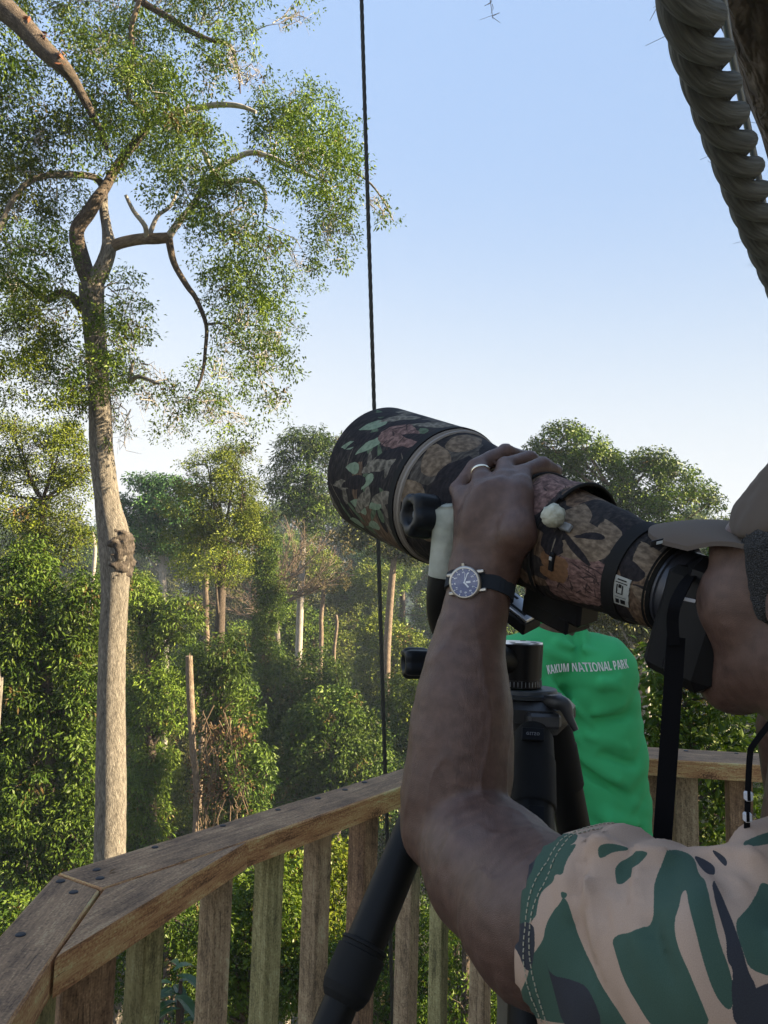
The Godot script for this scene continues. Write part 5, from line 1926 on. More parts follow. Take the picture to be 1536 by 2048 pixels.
func build_watch(arm: Field):
	# dial turned a little to the left, twelve o'clock pointing left along the strap
	var c := P(929, 1165, 0.872)
	var n := (cam_t.basis * Vector3(-0.40, 0.10, 0.91)).normalized()
	var twelve := (cam_t.basis * Vector3(-0.90, -0.16, -0.38))
	twelve = (twelve - n * twelve.dot(n)).normalized()
	var three := n.cross(twelve) * -1.0
	var R := 0.0190
	var o := thing("wrist_watch", c, "steel wrist watch with blue dial on a dark fabric strap round the raised wrist", "watch")
	var mb := MB.new()
	mb.lathe(c - n * 0.009, n, [Vector2(0, 0.006), Vector2(0, R * 0.86), Vector2(0.002, R * 0.96), Vector2(0.0055, R), Vector2(0.0075, R), Vector2(0.0092, R * 0.955), Vector2(0.0100, R * 0.90), Vector2(0.0100, R * 0.845), Vector2(0.0088, R * 0.84)], 64)
	put(mb, "case", M.watch_case, o)
	mb = MB.new()
	mb.lathe(c - n * 0.0005, n, [Vector2(0, R * 0.85), Vector2(0.0002, R * 0.85), Vector2(0.0002, 0.0001)], 48)
	var dial := put(mb, "dial", M.watch_dial, o)
	for k in 12:
		var a := TAU * k / 12.0
		var d := twelve * cos(a) + three * sin(a)
		mb = MB.new()
		mb.box(c + n * 0.0001 + d * (R * 0.78), d * 0.0008, n * 0.0004, d.cross(n) * 0.0004)
		put(mb, "hour_mark", M.dial_white, dial)
		if k > 0:
			lettering(str(k), c + n * 0.0001 + d * (R * 0.60), three, twelve, n, 0.0018 if k < 10 else 0.003, M.dial_white, dial, "numeral")
	mb = MB.new()
	var tri_c := c + twelve * (R * 0.62) + n * 0.0003
	mb.quad(tri_c + twelve * 0.0012, tri_c - twelve * 0.001 + three * 0.0012, tri_c - twelve * 0.001, tri_c - twelve * 0.001 - three * 0.0012, n)
	put(mb, "twelve_mark", M.dial_white, dial)
	# hands: minute, hour, second
	for q in [[-0.35, 0.0125, 0.0006], [2.35, 0.0082, 0.0009], [0.05, 0.0120, 0.00025]]:
		var hd: Vector3 = cam_t.basis.y * cos(q[0] * -1.0 - 0.0) + cam_t.basis.x * sin(-q[0] if q[0] < 0 else q[0])
		hd = (hd - n * hd.dot(n)).normalized()
		mb = MB.new()
		mb.box(c + n * 0.0009 + hd * (q[1] * 0.40), hd * (q[1] * 0.5), n * 0.00025, hd.cross(n) * q[2], 0.0001)
		put(mb, "watch_hand", M.dial_white, dial)
	mb = MB.new()
	mb.lathe(c + n * 0.0002, n, [Vector2(0, 0.0012), Vector2(0.0012, 0.0012), Vector2(0.0012, 0.0001)], 12)
	put(mb, "hand_pin", M.dial_white, dial)
	mb = MB.new()
	mb.box(c - twelve * 0.0045 + n * 0.0002, three * 0.0012, n * 0.0003, twelve * 0.0026)
	put(mb, "date_window", M.dial_white, dial)
	# thin crystal over the dial
	mb = MB.new()
	mb.lathe(c + n * 0.0012, n, [Vector2(0, R * 0.845), Vector2(0.0003, R * 0.80), Vector2(0.0006, 0.0001)], 48)
	var gl := std(Color(1, 1, 1, 0.06), 0.03)
	gl.transparency = BaseMaterial3D.TRANSPARENCY_ALPHA
	put(mb, "crystal", gl, o)
	mb = MB.new()
	mb.lathe(c - n * 0.004 + three * R, three, [Vector2(0, 0.0022), Vector2(0.003, 0.0024), Vector2(0.0035, 0.0001)], 14)
	put(mb, "crown", M.watch_case, o)
	for s in [-1.0, 1.0]:
		for t in [-1.0, 1.0]:
			mb = MB.new()
			mb.box(c - n * 0.0068 + twelve * (s * (R - 0.0005)) + three * (t * 0.0105), (twelve * s - n * 0.35).normalized() * 0.0042, n * 0.0024, three * 0.0019, 0.0008)
			put(mb, "lug", M.watch_case, o)
	# strap: hugs the wrist round its own axis
	var ax := ((P(955, 1205, 0.904) - P(968, 1142, 0.910)).normalized() + cam_t.basis.z * 0.22).normalized()
	var wc := P(961, 1176, 0.9068)
	var e1 := (n - ax * n.dot(ax)).normalized()
	var e2 := ax.cross(e1)
	var loops := []
	for k in 73:
		var a := TAU * k / 72.0
		var d := e1 * cos(a) + e2 * sin(a)
		var r := 0.012
		while r < 0.06 and arm.sample(wc + d * r) < 0.0005: r += 0.0005
		r += 0.0022
		loops.append(wc + d * r)
	mb = MB.new()
	for k in 72:
		var p0: Vector3 = loops[k]; var p1: Vector3 = loops[k + 1]
		var o0 := (p0 - wc).normalized(); var o1 := (p1 - wc).normalized()
		var hw := ax * 0.0092
		mb.quad(p0 - hw, p1 - hw, p1 + hw, p0 + hw, o0)
		mb.quad(p0 - hw, p1 - hw, p1 - hw - o1 * 0.003, p0 - hw - o0 * 0.003, -ax)
		mb.quad(p0 + hw, p1 + hw, p1 + hw - o1 * 0.003, p0 + hw - o0 * 0.003, ax)
	put(mb, "strap", M.watch_strap, o)

# ------------------------------------------------------------------ the guide in the green shirt
func build_guide():
	var D := 2.08
	var q := func(px, py, dd := 0.0) -> Vector3: return P(px, py, D + dd)
	var R := func(r) -> float: return r * D / FOCAL
	var o := thing("person", Vector3(q.call(1115, 1700).x, 0, q.call(1115, 1700).z), "man in a bright green lettered shirt standing by the railing with his back turned", "person")
	var fw := (cam_t.basis * Vector3(-0.12, 0, -1)); fw.y = 0; fw = fw.normalized()
	var lf := Vector3.UP.cross(fw).normalized()
	var up := Vector3.UP
	var H: Vector3 = q.call(1100, 1140, 0.05)
	var NK: Vector3 = q.call(1118, 1290, 0.03)
	var sh := Field.new()
	var hip: Vector3 = q.call(1122, 1790, 0.03)
	sh.begin(q.call(905, 1800, 0) + Vector3(0, -0.14, -0.50), q.call(1345, 1225, 0) + Vector3(0.02, 0.03, 0.24), 0.0075)
	var shL: Vector3 = q.call(1018, 1335)
	var shR: Vector3 = q.call(1196, 1336)
	sh.cap(shL, NK, R.call(66), R.call(48), 0.05)
	sh.cap(NK, shR, R.call(48), R.call(70), 0.05)
	for e in [[1, 1192, 1338, 66], [-1, 1040, 1338, 66]]:
		var s: float = e[0]
		var prev: Vector3 = q.call(e[1] - 0 * s, 1360, 0.03)
		var pr: float = R.call(70)
		for g in [[5 * s, 1450, 78], [12 * s, 1530, 80], [22 * s, 1630, 82], [30 * s, 1720, 84], [26 * s, 1820, 80]]:
			var p: Vector3 = q.call(e[1] + g[0], g[1], 0.03)
			sh.cap(prev, p, pr, R.call(g[2]), 0.06)
			prev = p; pr = R.call(g[2])
		# upper arm reaching forward to the rail
		var el: Vector3 = q.call(e[1] + 38 * s, 1500, 0.16)
		sh.cap(q.call(e[1] + 2 * s, 1362), el, R.call(62), R.call(52), 0.05)
	var fold := FastNoiseLite.new()
	fold.seed = 33; fold.frequency = 1.0; fold.fractal_octaves = 2
	var fold2 := FastNoiseLite.new()
	fold2.seed = 35; fold2.frequency = 1.0; fold2.fractal_type = FastNoiseLite.FRACTAL_RIDGED; fold2.fractal_octaves = 2
	var inv := cam_t.affine_inverse()
	sh.displace(func(p: Vector3):
		var c: Vector3 = inv * p
		var low := smoothstep(1500.0, 1680.0, 1024.0 - c.y / -c.z * FOCAL)
		return -absf(fold.get_noise_3d(c.x * 3.0 + c.y * 4.0, c.y * 7.0 - c.x * 5.0, c.z * 2.0)) * 0.014 + fold2.get_noise_3d(c.x * 4.0 - c.y * 3.0, c.y * 7.0 + c.x * 4.0, c.z * 4.0) * 0.007 * (0.35 + low) + 0.006
	, 0.04)
	# hanging folds below the collar
	for g in [[[1160, 1262], [1163, 1302], 0.012], [[1118, 1285], [1190, 1305], 0.008], [[1085, 1300], [1140, 1320], 0.007], [[1095, 1372], [1178, 1446], 0.012], [[1105, 1420], [1165, 1490], 0.011], [[1195, 1425], [1245, 1408], 0.009], [[1150, 1505], [1235, 1560], 0.013], [[1140, 1590], [1235, 1640], 0.014], [[1220, 1640], [1270, 1648], 0.013], [[1120, 1640], [1270, 1684], 0.014], [[1205, 1372], [1240, 1356], 0.007], [[1180, 1470], [1250, 1494], 0.009], [[1205, 1365], [1240, 1375], 0.006]]:
		var p0: Vector3 = surface_at(sh, g[0][0], g[0][1], D)
		var p1: Vector3 = surface_at(sh, g[1][0], g[1][1], D)
		sh.cap(p0, p1, g[2] * 1.35, g[2] * 0.6, 0.020)
	for g in [[[1152, 1268], [1160, 1318], 0.010], [[1098, 1392], [1186, 1462], 0.010], [[1200, 1442], [1258, 1430], 0.008], [[1150, 1528], [1246, 1588], 0.012], [[1140, 1614], [1285, 1664], 0.013], [[1130, 1660], [1290, 1694], 0.012], [[1210, 1512], [1268, 1530], 0.009]]:
		var p0: Vector3 = surface_at(sh, g[0][0], g[0][1], D)
		var p1: Vector3 = surface_at(sh, g[1][0], g[1][1], D)
		if absf(sh.sample(p0)) < 0.01 and absf(sh.sample(p1)) < 0.01: sh.cap(p0, p1, g[2], g[2] * 0.5, 0.022, true)
	sh.plane(NK + up * 0.062 , (up * 0.96 + fw * 0.25).normalized(), 0.13)
	sh.plane(hip + Vector3(0, -0.06, 0), Vector3.DOWN)
	var mb := MB.new()
	sh.nets(mb)
	put(mb, "shirt", M.green_cloth, o, "bright green cotton shirt with white lettering across the back")
	# embroidered lettering on the back
	var x := (P(1250, 1327, D) - P(1091, 1340, D)).normalized()
	var n := -fw
	x = (x - n * x.dot(n)).normalized()
	var y := n.cross(x).normalized()
	if y.y < 0: y = -y
	var mid: Vector3 = surface_at(sh, 1178, 1334, D)
	var onto := func(p: Vector3) -> Vector3:
		var g := p + n * 0.16
		for k in 60:
			var d := sh.sample(g)
			if d < 0.0035: break
			g -= n * minf(d * 0.7 + 0.0004, 0.01)
		return g
	lettering("KAKUM NATIONAL PARK", mid, x, y, n, 0.208, M.thread, o, "embroidered_lettering", -0.10, onto, 1.75)
	# collar band
	mb = MB.new()
	var ring_pts := []
	for k in 33:
		var a := TAU * k / 32.0
		ring_pts.append(NK + up * (0.058 - 0.014 * cos(a)) + (fw * cos(a) * 0.062 + lf * sin(a) * 0.070))
	mb.tube(ring_pts, ring_pts.map(func(_p): return 0.007), 8, false)
	put(mb, "collar", M.green_cloth, o)
	# body: head, neck, forearms and hands on the rail
	var b := Field.new()
	var B := Basis(fw, up, lf)
	b.begin(H + Vector3(-0.15, -0.24, -0.15), H + Vector3(0.15, 0.15, 0.15), 0.0065)
	b.ell(H + up * 0.03 - fw * 0.01, B, Vector3(0.097, 0.092, 0.078), 0.02)
	b.ell(H + fw * 0.04 - up * 0.03, B, Vector3(0.060, 0.085, 0.060), 0.03)
	b.cap(H + fw * 0.095 - up * 0.0, H + fw * 0.112 - up * 0.035, 0.009, 0.014, 0.012)
	b.ell(H + fw * 0.095 - up * 0.068, B, Vector3(0.014, 0.014, 0.024), 0.01)
	for s in [-1.0, 1.0]:
		b.ell(H - up * 0.01 + lf * (0.079 * s), B, Vector3(0.018, 0.030, 0.009), 0.008)
		b.ell(H + fw * 0.088 + up * 0.004 + lf * (0.03 * s), B, Vector3(0.012, 0.010, 0.014), 0.01, true)
	b.cap(H - up * 0.04 - fw * 0.03, NK + up * 0.02, 0.056, 0.060, 0.03)
	mb = MB.new()
	b.nets(mb)
	for s in [-1.0, 1.0]:
		var base := 1192.0 if s > 0 else 1040.0
		var el: Vector3 = q.call(base + 38 * s, 1500, 0.16)
		var wr: Vector3 = q.call(base - 20 * s, 1490, 0.36)
		var hf := Field.new()
		hf.begin(el.min(wr) - Vector3(0.16, 0.12, 0.2), el.max(wr) + Vector3(0.16, 0.12, 0.12), 0.008)
		hf.cap(el, wr, 0.045, 0.029, 0.02)
		var d := (wr - el).normalized()
		for k in 4:
			var sdv := up * (0.03 - 0.02 * k)
			hf.cap(wr, wr + d * 0.075 + sdv, 0.022, 0.013, 0.012)
			hf.cap(wr + d * 0.075 + sdv, wr + d * (0.125 - 0.006 * absf(k - 1.0)) + sdv * 1.1 - fw * 0.0, 0.0105, 0.009, 0.004)
		hf.cap(wr + d * 0.02, wr + d * 0.07 + up * 0.06, 0.014, 0.010, 0.01)
		hf.nets(mb)
	put(mb, "body", M.skin, o)
	var hr := Field.new()
	hr.begin(H + Vector3(-0.13, -0.08, -0.13), H + Vector3(0.13, 0.15, 0.13), 0.006)
	hr.ell(H + up * 0.032 - fw * 0.012, B, Vector3(0.102, 0.096, 0.083), 0.004)
	hr.ell(H + fw * 0.09 - up * 0.03, B, Vector3(0.080, 0.105, 0.12), 0.006, true)
	mb = MB.new()
	hr.nets(mb)
	put(mb, "hair", M.hair_black, o)
	# trousers and boots
	var tr := Field.new()
	var hb := Vector3(hip.x, 0.92, hip.z)
	tr.begin(hb + Vector3(-0.32, -0.92, -0.32), hb + Vector3(0.32, 0.12, 0.32), 0.014)
	var feet := []
	for s in [-1.0, 1.0]:
		var p0 = hb + lf * (0.085 * s)
		var kn = Vector3(p0.x, 0.5, p0.z) + lf * (0.02 * s)
		var an = Vector3(kn.x, 0.1, kn.z) + lf * (0.02 * s)
		tr.cap(p0, kn, 0.098, 0.068, 0.03); tr.cap(kn, an, 0.068, 0.06, 0.02)
		feet.append(an)
	tr.cap(hb + lf * 0.06, hb - lf * 0.06, 0.12, 0.12, 0.04)
	mb = MB.new()
	tr.nets(mb)
	put(mb, "trousers", M.trousers_khaki, o)
	for an in feet: boot(an, fw, o)

func surface_at(s: Field, px: float, py: float, d0: float) -> Vector3:
	var d := d0 - 0.35
	while d < d0 + 0.3:
		var p := P(px, py, d)
		if s.sample(p) < 0.0: return p
		d += 0.002
	return P(px, py, d0)

# ------------------------------------------------------------------ ropes and cables
func build_cables():
	# thin steel guy cable beyond the railing, taut from the canopy to the ground
	var c0 := P(700, -760, 2.9)
	var mid := P(747, 830, 2.9)
	var dir := (P(771, 1560, 2.9) - c0).normalized()
	var c1 := c0 + dir * 30.0
	var mb := MB.new()
	var side := dir.cross(Vector3.BACK).normalized()
	var oth := dir.cross(side)
	for k in 4:
		var pts := []
		var rad := []
		for i in 700:
			var s := 9.0 * i / 699.0
			var a := s / 0.075 * TAU * 0.5 + TAU * k / 4.0
			pts.append(c0 + dir * s + (side * cos(a) + oth * sin(a)) * 0.0042)
			rad.append(0.0042)
		mb.tube(pts, rad, 5, false)
	mb.tube([c0 + dir * 9.0, c1], [0.008, 0.008], 6)
	solo(mb, "steel_cable", M.cable, "thin dark steel cable hanging straight down past the lens hood", "cable")
	# thick three-strand rope sloping down to the right
	var r0 := P(1352, -160, 0.60)
	var r1 := P(1378, 0, 0.66)
	var r2 := P(1455, 265, 0.85)
	var r3 := P(1548, 520, 1.10)
	var r4 := P(1680, 800, 1.45)
	var sp: Array = smooth_path([P(1330, -330, 0.55), r0, r1, r2, r3, r4, P(1900, 1100, 1.9)], [1.0, 1.0, 1.0, 1.0, 1.0, 1.0, 1.0], 60)[0]
	mb = MB.new()
	var D := 0.052
	for k in 3:
		var pts := []
		var rad := []
		var along := 0.0
		var x := Vector3.RIGHT
		for i in sp.size():
			var t: Vector3 = (sp[mini(i + 1, sp.size() - 1)] - sp[maxi(i - 1, 0)]).normalized()
			if i > 0: along += (sp[i] - sp[i - 1]).length()
			x = (x - t * x.dot(t)).normalized()
			var y := t.cross(x)
			var a := -along / (D * 3.2) * TAU + TAU * k / 3.0
			pts.append(sp[i] + (x * cos(a) + y * sin(a)) * (D * 0.30))
			rad.append(D * 0.222)
		var one := MB.new()
		one.tube(pts, rad, 14)
		if k == 0: mb = one
		else:
			var base := mb.v.size()
			mb.v.append_array(one.v); mb.n.append_array(one.n); mb.uv.append_array(one.uv)
			for i in one.ix: mb.ix.append(i + base)
	mb.tube(sp, sp.map(func(_p): return D * 0.22), 10)
	rng.seed = 31
	for k in 110:
		var p: Vector3 = sp[rng.randi() % sp.size()]
		var d := rdir()
		p += d * D * 0.46
		mb.tube([p, p + (d + rdir()) * 0.004, p + (d + rdir()) * 0.010], [0.0003, 0.0003, 0.0002], 3, false)
	solo(mb, "twisted_rope", M.rope, "thick grey twisted rope sloping down at the upper right", "rope")
	# bark-covered pole beside the rope, with a wire along it
	mb = MB.new()
	var pp := [P(1490, -420, 0.72), P(1530, -120, 0.86), P(1560, 0, 0.92), P(1625, 250, 1.08), P(1680, 450, 1.22), P(1800, 800, 1.6)]
	var lump := FastNoiseLite.new()
	lump.seed = 12; lump.frequency = 3.0
	var ps := smooth_path(pp, [0.066, 0.066, 0.065, 0.064, 0.062, 0.06], 8)
	mb.tube(ps[0], ps[1], 26, true, func(al: float, an: float): return 1.0 + 0.10 * lump.get_noise_3d(al * 3.0, cos(an) * 1.2, sin(an) * 1.2))
	solo(mb, "wooden_pole", M.bark_dark, "rough dark bark-covered pole at the upper right edge", "pole")
	mb = MB.new()
	var wp := smooth_path([P(1420, -200, 0.66), P(1446, 0, 0.76), P(1462, 100, 0.82), P(1475, 160, 0.86), P(1512, 330, 0.98), P(1545, 480, 1.08), P(1620, 700, 1.35)], [0.0042, 0.0042, 0.0042, 0.0042, 0.0042, 0.0042, 0.0042], 6)
	mb.tube(wp[0], wp[1], 10)
	solo(mb, "steel_wire", M.steel_dull, "bare grey wire running between rope and pole", "wire")
	# thin dangling rootlets above
	for q in [[986, 38, 2.6, "tiny pale twig dangling at the top centre of the view"], [1330, 44, 1.9, "tiny curled rootlet dangling beside the thick rope"]]:
		rng.seed = int(q[0])
		mb = MB.new()
		var tip := P(q[0], q[1], q[2])
		var up: Vector3 = tip + Vector3(-0.05, 0.6, 0.05)
		var p := up
		mb.tube([up, up.lerp(tip, 0.5) + Vector3(0.01, 0, 0), up.lerp(tip, 0.85) + Vector3(-0.008, 0, 0), tip], [0.0022, 0.0018, 0.0014, 0.0008], 5)
		for k in 7:
			var b := up.lerp(tip, rnd(0.82, 1.0))
			mb.tube([b, b + Vector3(rnd(-0.025, 0.025), rnd(-0.01, 0.008), rnd(-0.02, 0.02)), b + Vector3(rnd(-0.045, 0.045), rnd(-0.03, 0.0), rnd(-0.03, 0.03))], [0.0011, 0.0010, 0.0006], 4)
		solo(mb, "hanging_twig", M.dead, q[3], "twig", "twigs dangling from above")

# ------------------------------------------------------------------ foliage
func clump(n: int, ll: float, lw: float, s: int, flat_ := 0.5, fold := true, droop := 0.25) -> ArrayMesh:
	# leaves spread through a ball of radius 1; ll, lw: leaf length and width
	rng.seed = s
	var mb := MB.new()
	for k in n:
		var d := rdir()
		d.y *= flat_
		var p := d * pow(rng.randf(), 0.45) * 0.92
		var ax := (d + rdir() * 0.8 + Vector3(0, -droop, 0)).normalized()
		var nn := (Vector3.UP * 0.8 + rdir() * 0.9)
		nn = (nn - ax * nn.dot(ax)).normalized()
		var sd := ax.cross(nn).normalized()
		var l := ll * rnd(0.7, 1.25)
		var w := lw * rnd(0.75, 1.2)
		var a := p
		var b := p + ax * (l * 0.42) + sd * (w * 0.5) + nn * (w * 0.16)
		var c := p + ax * (l * 0.42) - sd * (w * 0.5) + nn * (w * 0.16)
		var e := p + ax * l - nn * (l * 0.12)
		if fold:
			var m := p + ax * (l * 0.45)
			mb.quad(a, b, e, m, nn)
			mb.quad(a, m, e, c, nn)
		else:
			mb.quad(a, b, e, c, nn)
	return mb.mesh()

func foliage(parent: Node, called: String, mesh: Mesh, mat: Material, xf: Array, cols: Array, kind := "stuff") -> MultiMeshInstance3D:
	var mm := MultiMesh.new()
	mm.transform_format = MultiMesh.TRANSFORM_3D
	mm.use_colors = true
	mm.mesh = mesh
	mm.instance_count = xf.size()
	var off := Vector3.ZERO
	if parent is Node3D and parent != self: off = parent.global_position
	for i in xf.size():
		var t: Transform3D = xf[i]
		t.origin -= off
		mm.set_instance_transform(i, t)
		mm.set_instance_color(i, cols[i])
	var o := MultiMeshInstance3D.new()
	o.name = called if parent != self else numbered(called)
	o.multimesh = mm
	o.material_override = mat
	parent.add_child(o, true)
	if kind: o.set_meta("kind", kind)
	return o

const PAL := [
	[Color(0.082, 0.116, 0.010), Color(0.195, 0.235, 0.028)],
	[Color(0.054, 0.100, 0.010), Color(0.145, 0.205, 0.026)],
	[Color(0.032, 0.066, 0.009), Color(0.108, 0.162, 0.022)],
	[Color(0.064, 0.076, 0.016), Color(0.145, 0.152, 0.038)],
	[Color(0.034, 0.090, 0.024), Color(0.086, 0.180, 0.050)],
	[Color(0.074, 0.122, 0.014), Color(0.190, 0.270, 0.046)],
]

func pick(pal: int) -> Color:
	var t := rng.randf()
	var c: Color = (PAL[pal][0] as Color).lerp(PAL[pal][1], t * t * 0.6 + t * 0.4)
	if rng.randf() < 0.025: c = Color(0.12, 0.085, 0.03)
	return c

func fill_blob(xf: Array, cols: Array, c: Vector3, r: Vector3, n: int, size: float, pal: int, shell := 0.5, hole: FastNoiseLite = null, gap := -0.14):
	var tone := rnd(0.72, 1.25)      # some boughs carry younger, lighter leaves
	for k in n:
		var d := rdir()
		var q := lerpf(pow(rng.randf(), 0.333), rnd(0.78, 1.05), 1.0 if rng.randf() < shell else 0.0)
		var p := c + d * r * q
		if hole and hole.get_noise_3d(p.x, p.y, p.z) < gap: continue
		var b := Basis(Vector3.UP, rnd(0, TAU)) * Basis(Vector3(rnd(-1, 1), 0, rnd(-1, 1)).normalized(), rnd(0, 0.7))
		xf.append(Transform3D(b.scaled(Vector3.ONE * size * rnd(0.7, 1.3)), p))
		cols.append(pick(pal) * tone)

func limb(parent: Node, pts: Array, rad: Array, mat: Material, called := "limb", sides := 9, per := 4) -> Array:
	var sp := smooth_path(pts, rad, per)
	var mb := MB.new()
	var ln := FastNoiseLite.new()
	ln.seed = rng.randi() % 1000; ln.frequency = 1.0
	mb.tube(sp[0], sp[1], sides, true, func(al: float, an: float): return 1.0 + 0.09 * ln.get_noise_3d(al * 1.6, cos(an), sin(an)))
	put(mb, called, mat, parent)
	return sp

var leaf_near: ArrayMesh
var leaf_mid: ArrayMesh
var leaf_far: ArrayMesh
var leaf_big: ArrayMesh
var leaf_fine: ArrayMesh
var leaf_long: ArrayMesh
var leaf_far2: ArrayMesh

func build_big_tree():
	rng.seed = 515
	leaf_near = clump(20, 0.32, 0.135, 901, 0.8, true, 0.45)
	leaf_mid = clump(34, 0.36, 0.17, 902, 0.8, false, 0.3)
	leaf_far = clump(44, 0.34, 0.20, 903, 0.85, false, 0.2)
	leaf_fine = clump(60, 0.24, 0.12, 906, 0.6, false, 0.2)
	leaf_long = clump(30, 0.46, 0.13, 907, 0.9, false, 0.8)
	leaf_far2 = clump(64, 0.26, 0.15, 908, 0.6, false, 0.1)
	leaf_big = clump(16, 0.55, 0.24, 904, 0.7, true, 0.4)
	var D := 14.0
	var Z := func(x: float, y: float, dd := 0.0) -> Vector3: return P(x / 1.873, y / 1.873, D + dd)
	var W := func(r: float) -> float: return r * D / FOCAL
	var foot := P(218, 1800, D)
	foot.y = ground_h(foot.x, foot.z)
	var t := thing("tall_tree", foot, "tall pale-barked tree with spreading bright green crown at the left", "tree")
	# trunk, with the dark swelling half way up
	var tp := [foot - Vector3(0, 0.6, 0), foot + Vector3(0, 9, 0), P(212, 2040, D), P(220, 1700, D), P(222, 1550, D), P(222, 1400, D), P(225, 1280, D), P(230, 1180, D), P(231, 1110, D), P(226, 1060, D), P(214, 1000, D), P(207, 940, D), P(202, 880, D), P(199, 800, D), P(194, 720, D), P(188, 650, D), P(184, 600, D), P(183, 570, D)]
	var tr := [0.62, 0.42, W.call(33), W.call(31), W.call(29.5), W.call(27), W.call(26), W.call(27), W.call(32), W.call(30), W.call(24), W.call(23), W.call(22.5), W.call(22), W.call(21), W.call(21.5), W.call(23), W.call(24)]
	limb(t, tp, tr, M.bark_pale, "trunk", 28, 6)
	var mb := MB.new()
	var bf := Field.new()
	var bc := P(238, 1105, D - 0.10)
	bf.begin(bc - Vector3(0.45, 0.8, 0.45), bc + Vector3(0.45, 0.8, 0.45), 0.028)
	bf.ell(P(238, 1108, D), Basis.IDENTITY, Vector3(0.262, 0.40, 0.285), 0.1)
	bf.ell(P(238, 1078, D), Basis.IDENTITY, Vector3(0.23, 0.26, 0.28), 0.1)
	bf.ell(P(241, 1140, D), Basis.IDENTITY, Vector3(0.20, 0.22, 0.27), 0.1)
	var bn := FastNoiseLite.new()
	bn.seed = 6; bn.frequency = 5.0; bn.fractal_octaves = 3
	bf.displace(func(p: Vector3): return bn.get_noise_3d(p.x, p.y * 1.4, p.z) * 0.085, 0.2)
	bf.nets(mb)
	put(mb, "burl", M.bark_burl, t, "blackened knotty swelling on the trunk")
	# forks and limbs, thick to thin
	var limbs := []
	var add := func(pts: Array, rad: Array, mat: Material):
		limbs.append(limb(t, pts, rad.map(func(r): return W.call(r)), mat, "limb", 10, 4)[0])
	add.call([Z.call(345, 1070), Z.call(318, 1010), Z.call(298, 940), Z.call(288, 862), Z.call(330, 800), Z.call(365, 745), Z.call(395, 700, 0.2), Z.call(440, 620, 0.4), Z.call(500, 540, 0.6), Z.call(560, 470, 0.8)], [19, 17, 16.5, 14, 14, 12, 10, 9, 9, 6], M.bark_dark)
	add.call([Z.call(350, 1070), Z.call(385, 1000), Z.call(408, 930), Z.call(400, 860, 0.2), Z.call(388, 780, 0.4), Z.call(385, 700, 0.4), Z.call(340, 660, 0.2), Z.call(200, 655, -0.2), Z.call(110, 680, -0.4), Z.call(40, 760, -0.6), Z.call(-10, 880, -0.8)], [18, 17, 15, 10, 9, 8, 7, 6, 5.5, 5, 4], M.bark_pale)
	add.call([Z.call(405, 930), Z.call(460, 908), Z.call(530, 895), Z.call(590, 893), Z.call(635, 890)], [12, 11.5, 11, 11, 10], M.bark_tan)
	add.call([Z.call(632, 892), Z.call(652, 985), Z.call(700, 1070), Z.call(735, 1120), Z.call(772, 1215), Z.call(770, 1300), Z.call(758, 1400), Z.call(730, 1470)], [8, 6.5, 6, 5, 4, 3.4, 3, 2], M.bark_dark)
	add.call([Z.call(630, 890), Z.call(660, 845), Z.call(720, 770, 0.3), Z.call(800, 650, 0.5), Z.call(870, 600, 0.6), Z.call(940, 572, 0.6), Z.call(1020, 590, 0.5), Z.call(1120, 640, 0.4), Z.call(1220, 680, 0.2)], [8, 7, 6, 6, 6, 5.5, 5, 4, 2.5], M.bark_white)
	add.call([Z.call(545, 900), Z.call(545, 850, -0.2), Z.call(500, 790, -0.3), Z.call(470, 730, -0.4)], [5, 5, 4, 3], M.bark_white)
	add.call([Z.call(560, 880), Z.call(590, 810), Z.call(640, 770), Z.call(670, 700, 0.2)], [5, 4, 3.5, 2.5], M.bark_white)
	add.call([Z.call(335, 1170), Z.call(295, 1140), Z.call(262, 1105), Z.call(215, 1100), Z.call(175, 1122), Z.call(120, 1085), Z.call(60, 1040)], [12, 11, 9, 8, 8, 5, 3], M.bark_dark)
	add.call([Z.call(560, 470, 0.8), Z.call(640, 430, 0.7), Z.call(760, 400, 0.6), Z.call(830, 392, 0.5), Z.call(900, 398, 0.4), Z.call(960, 420, 0.3)], [6, 6, 6, 6, 5, 3], M.bark_white)
	add.call([Z.call(760, 560, 0.6), Z.call(820, 675, 0.4), Z.call(920, 675, 0.3), Z.call(985, 705, 0.2), Z.call(995, 770, 0.1), Z.call(985, 800, 0.1)], [5, 5.5, 5, 4.5, 3.5, 2], M.bark_white)
	add.call([Z.call(560, 470, 0.8), Z.call(520, 400, 0.5), Z.call(480, 360, 0.3), Z.call(500, 200, 0.2), Z.call(490, 110, 0.1), Z.call(520, 0, 0), Z.call(530, -120, 0)], [6, 5.5, 5, 5, 5, 5, 4], M.bark_tan)
	add.call([Z.call(470, -40, 0.2), Z.call(520, 0, 0.2), Z.call(640, 70, 0.2), Z.call(700, 110, 0.2), Z.call(780, 148, 0.1), Z.call(860, 170, 0.1), Z.call(890, 260, 0.1), Z.call(900, 350, 0.1)], [7, 7, 6, 6, 5, 4, 2.5, 1.5], M.bark_dark)
	add.call([Z.call(500, 1350, -0.2), Z.call(485, 1430, -0.3), Z.call(520, 1410, -0.4), Z.call(600, 1440, -0.5)], [3, 4.5, 4, 2.5], M.bark_pale)
	add.call([Z.call(1220, 600, 0.2), Z.call(1320, 640, 0.1), Z.call(1390, 690, 0), Z.call(1440, 760, 0), Z.call(1475, 830, 0)], [2.5, 2.2, 2, 1.6, 1], M.bark_pale)
	add.call([Z.call(780, 1215), Z.call(840, 1215), Z.call(900, 1280), Z.call(960, 1340)], [3, 2.4, 2, 1.2], M.bark_pale)
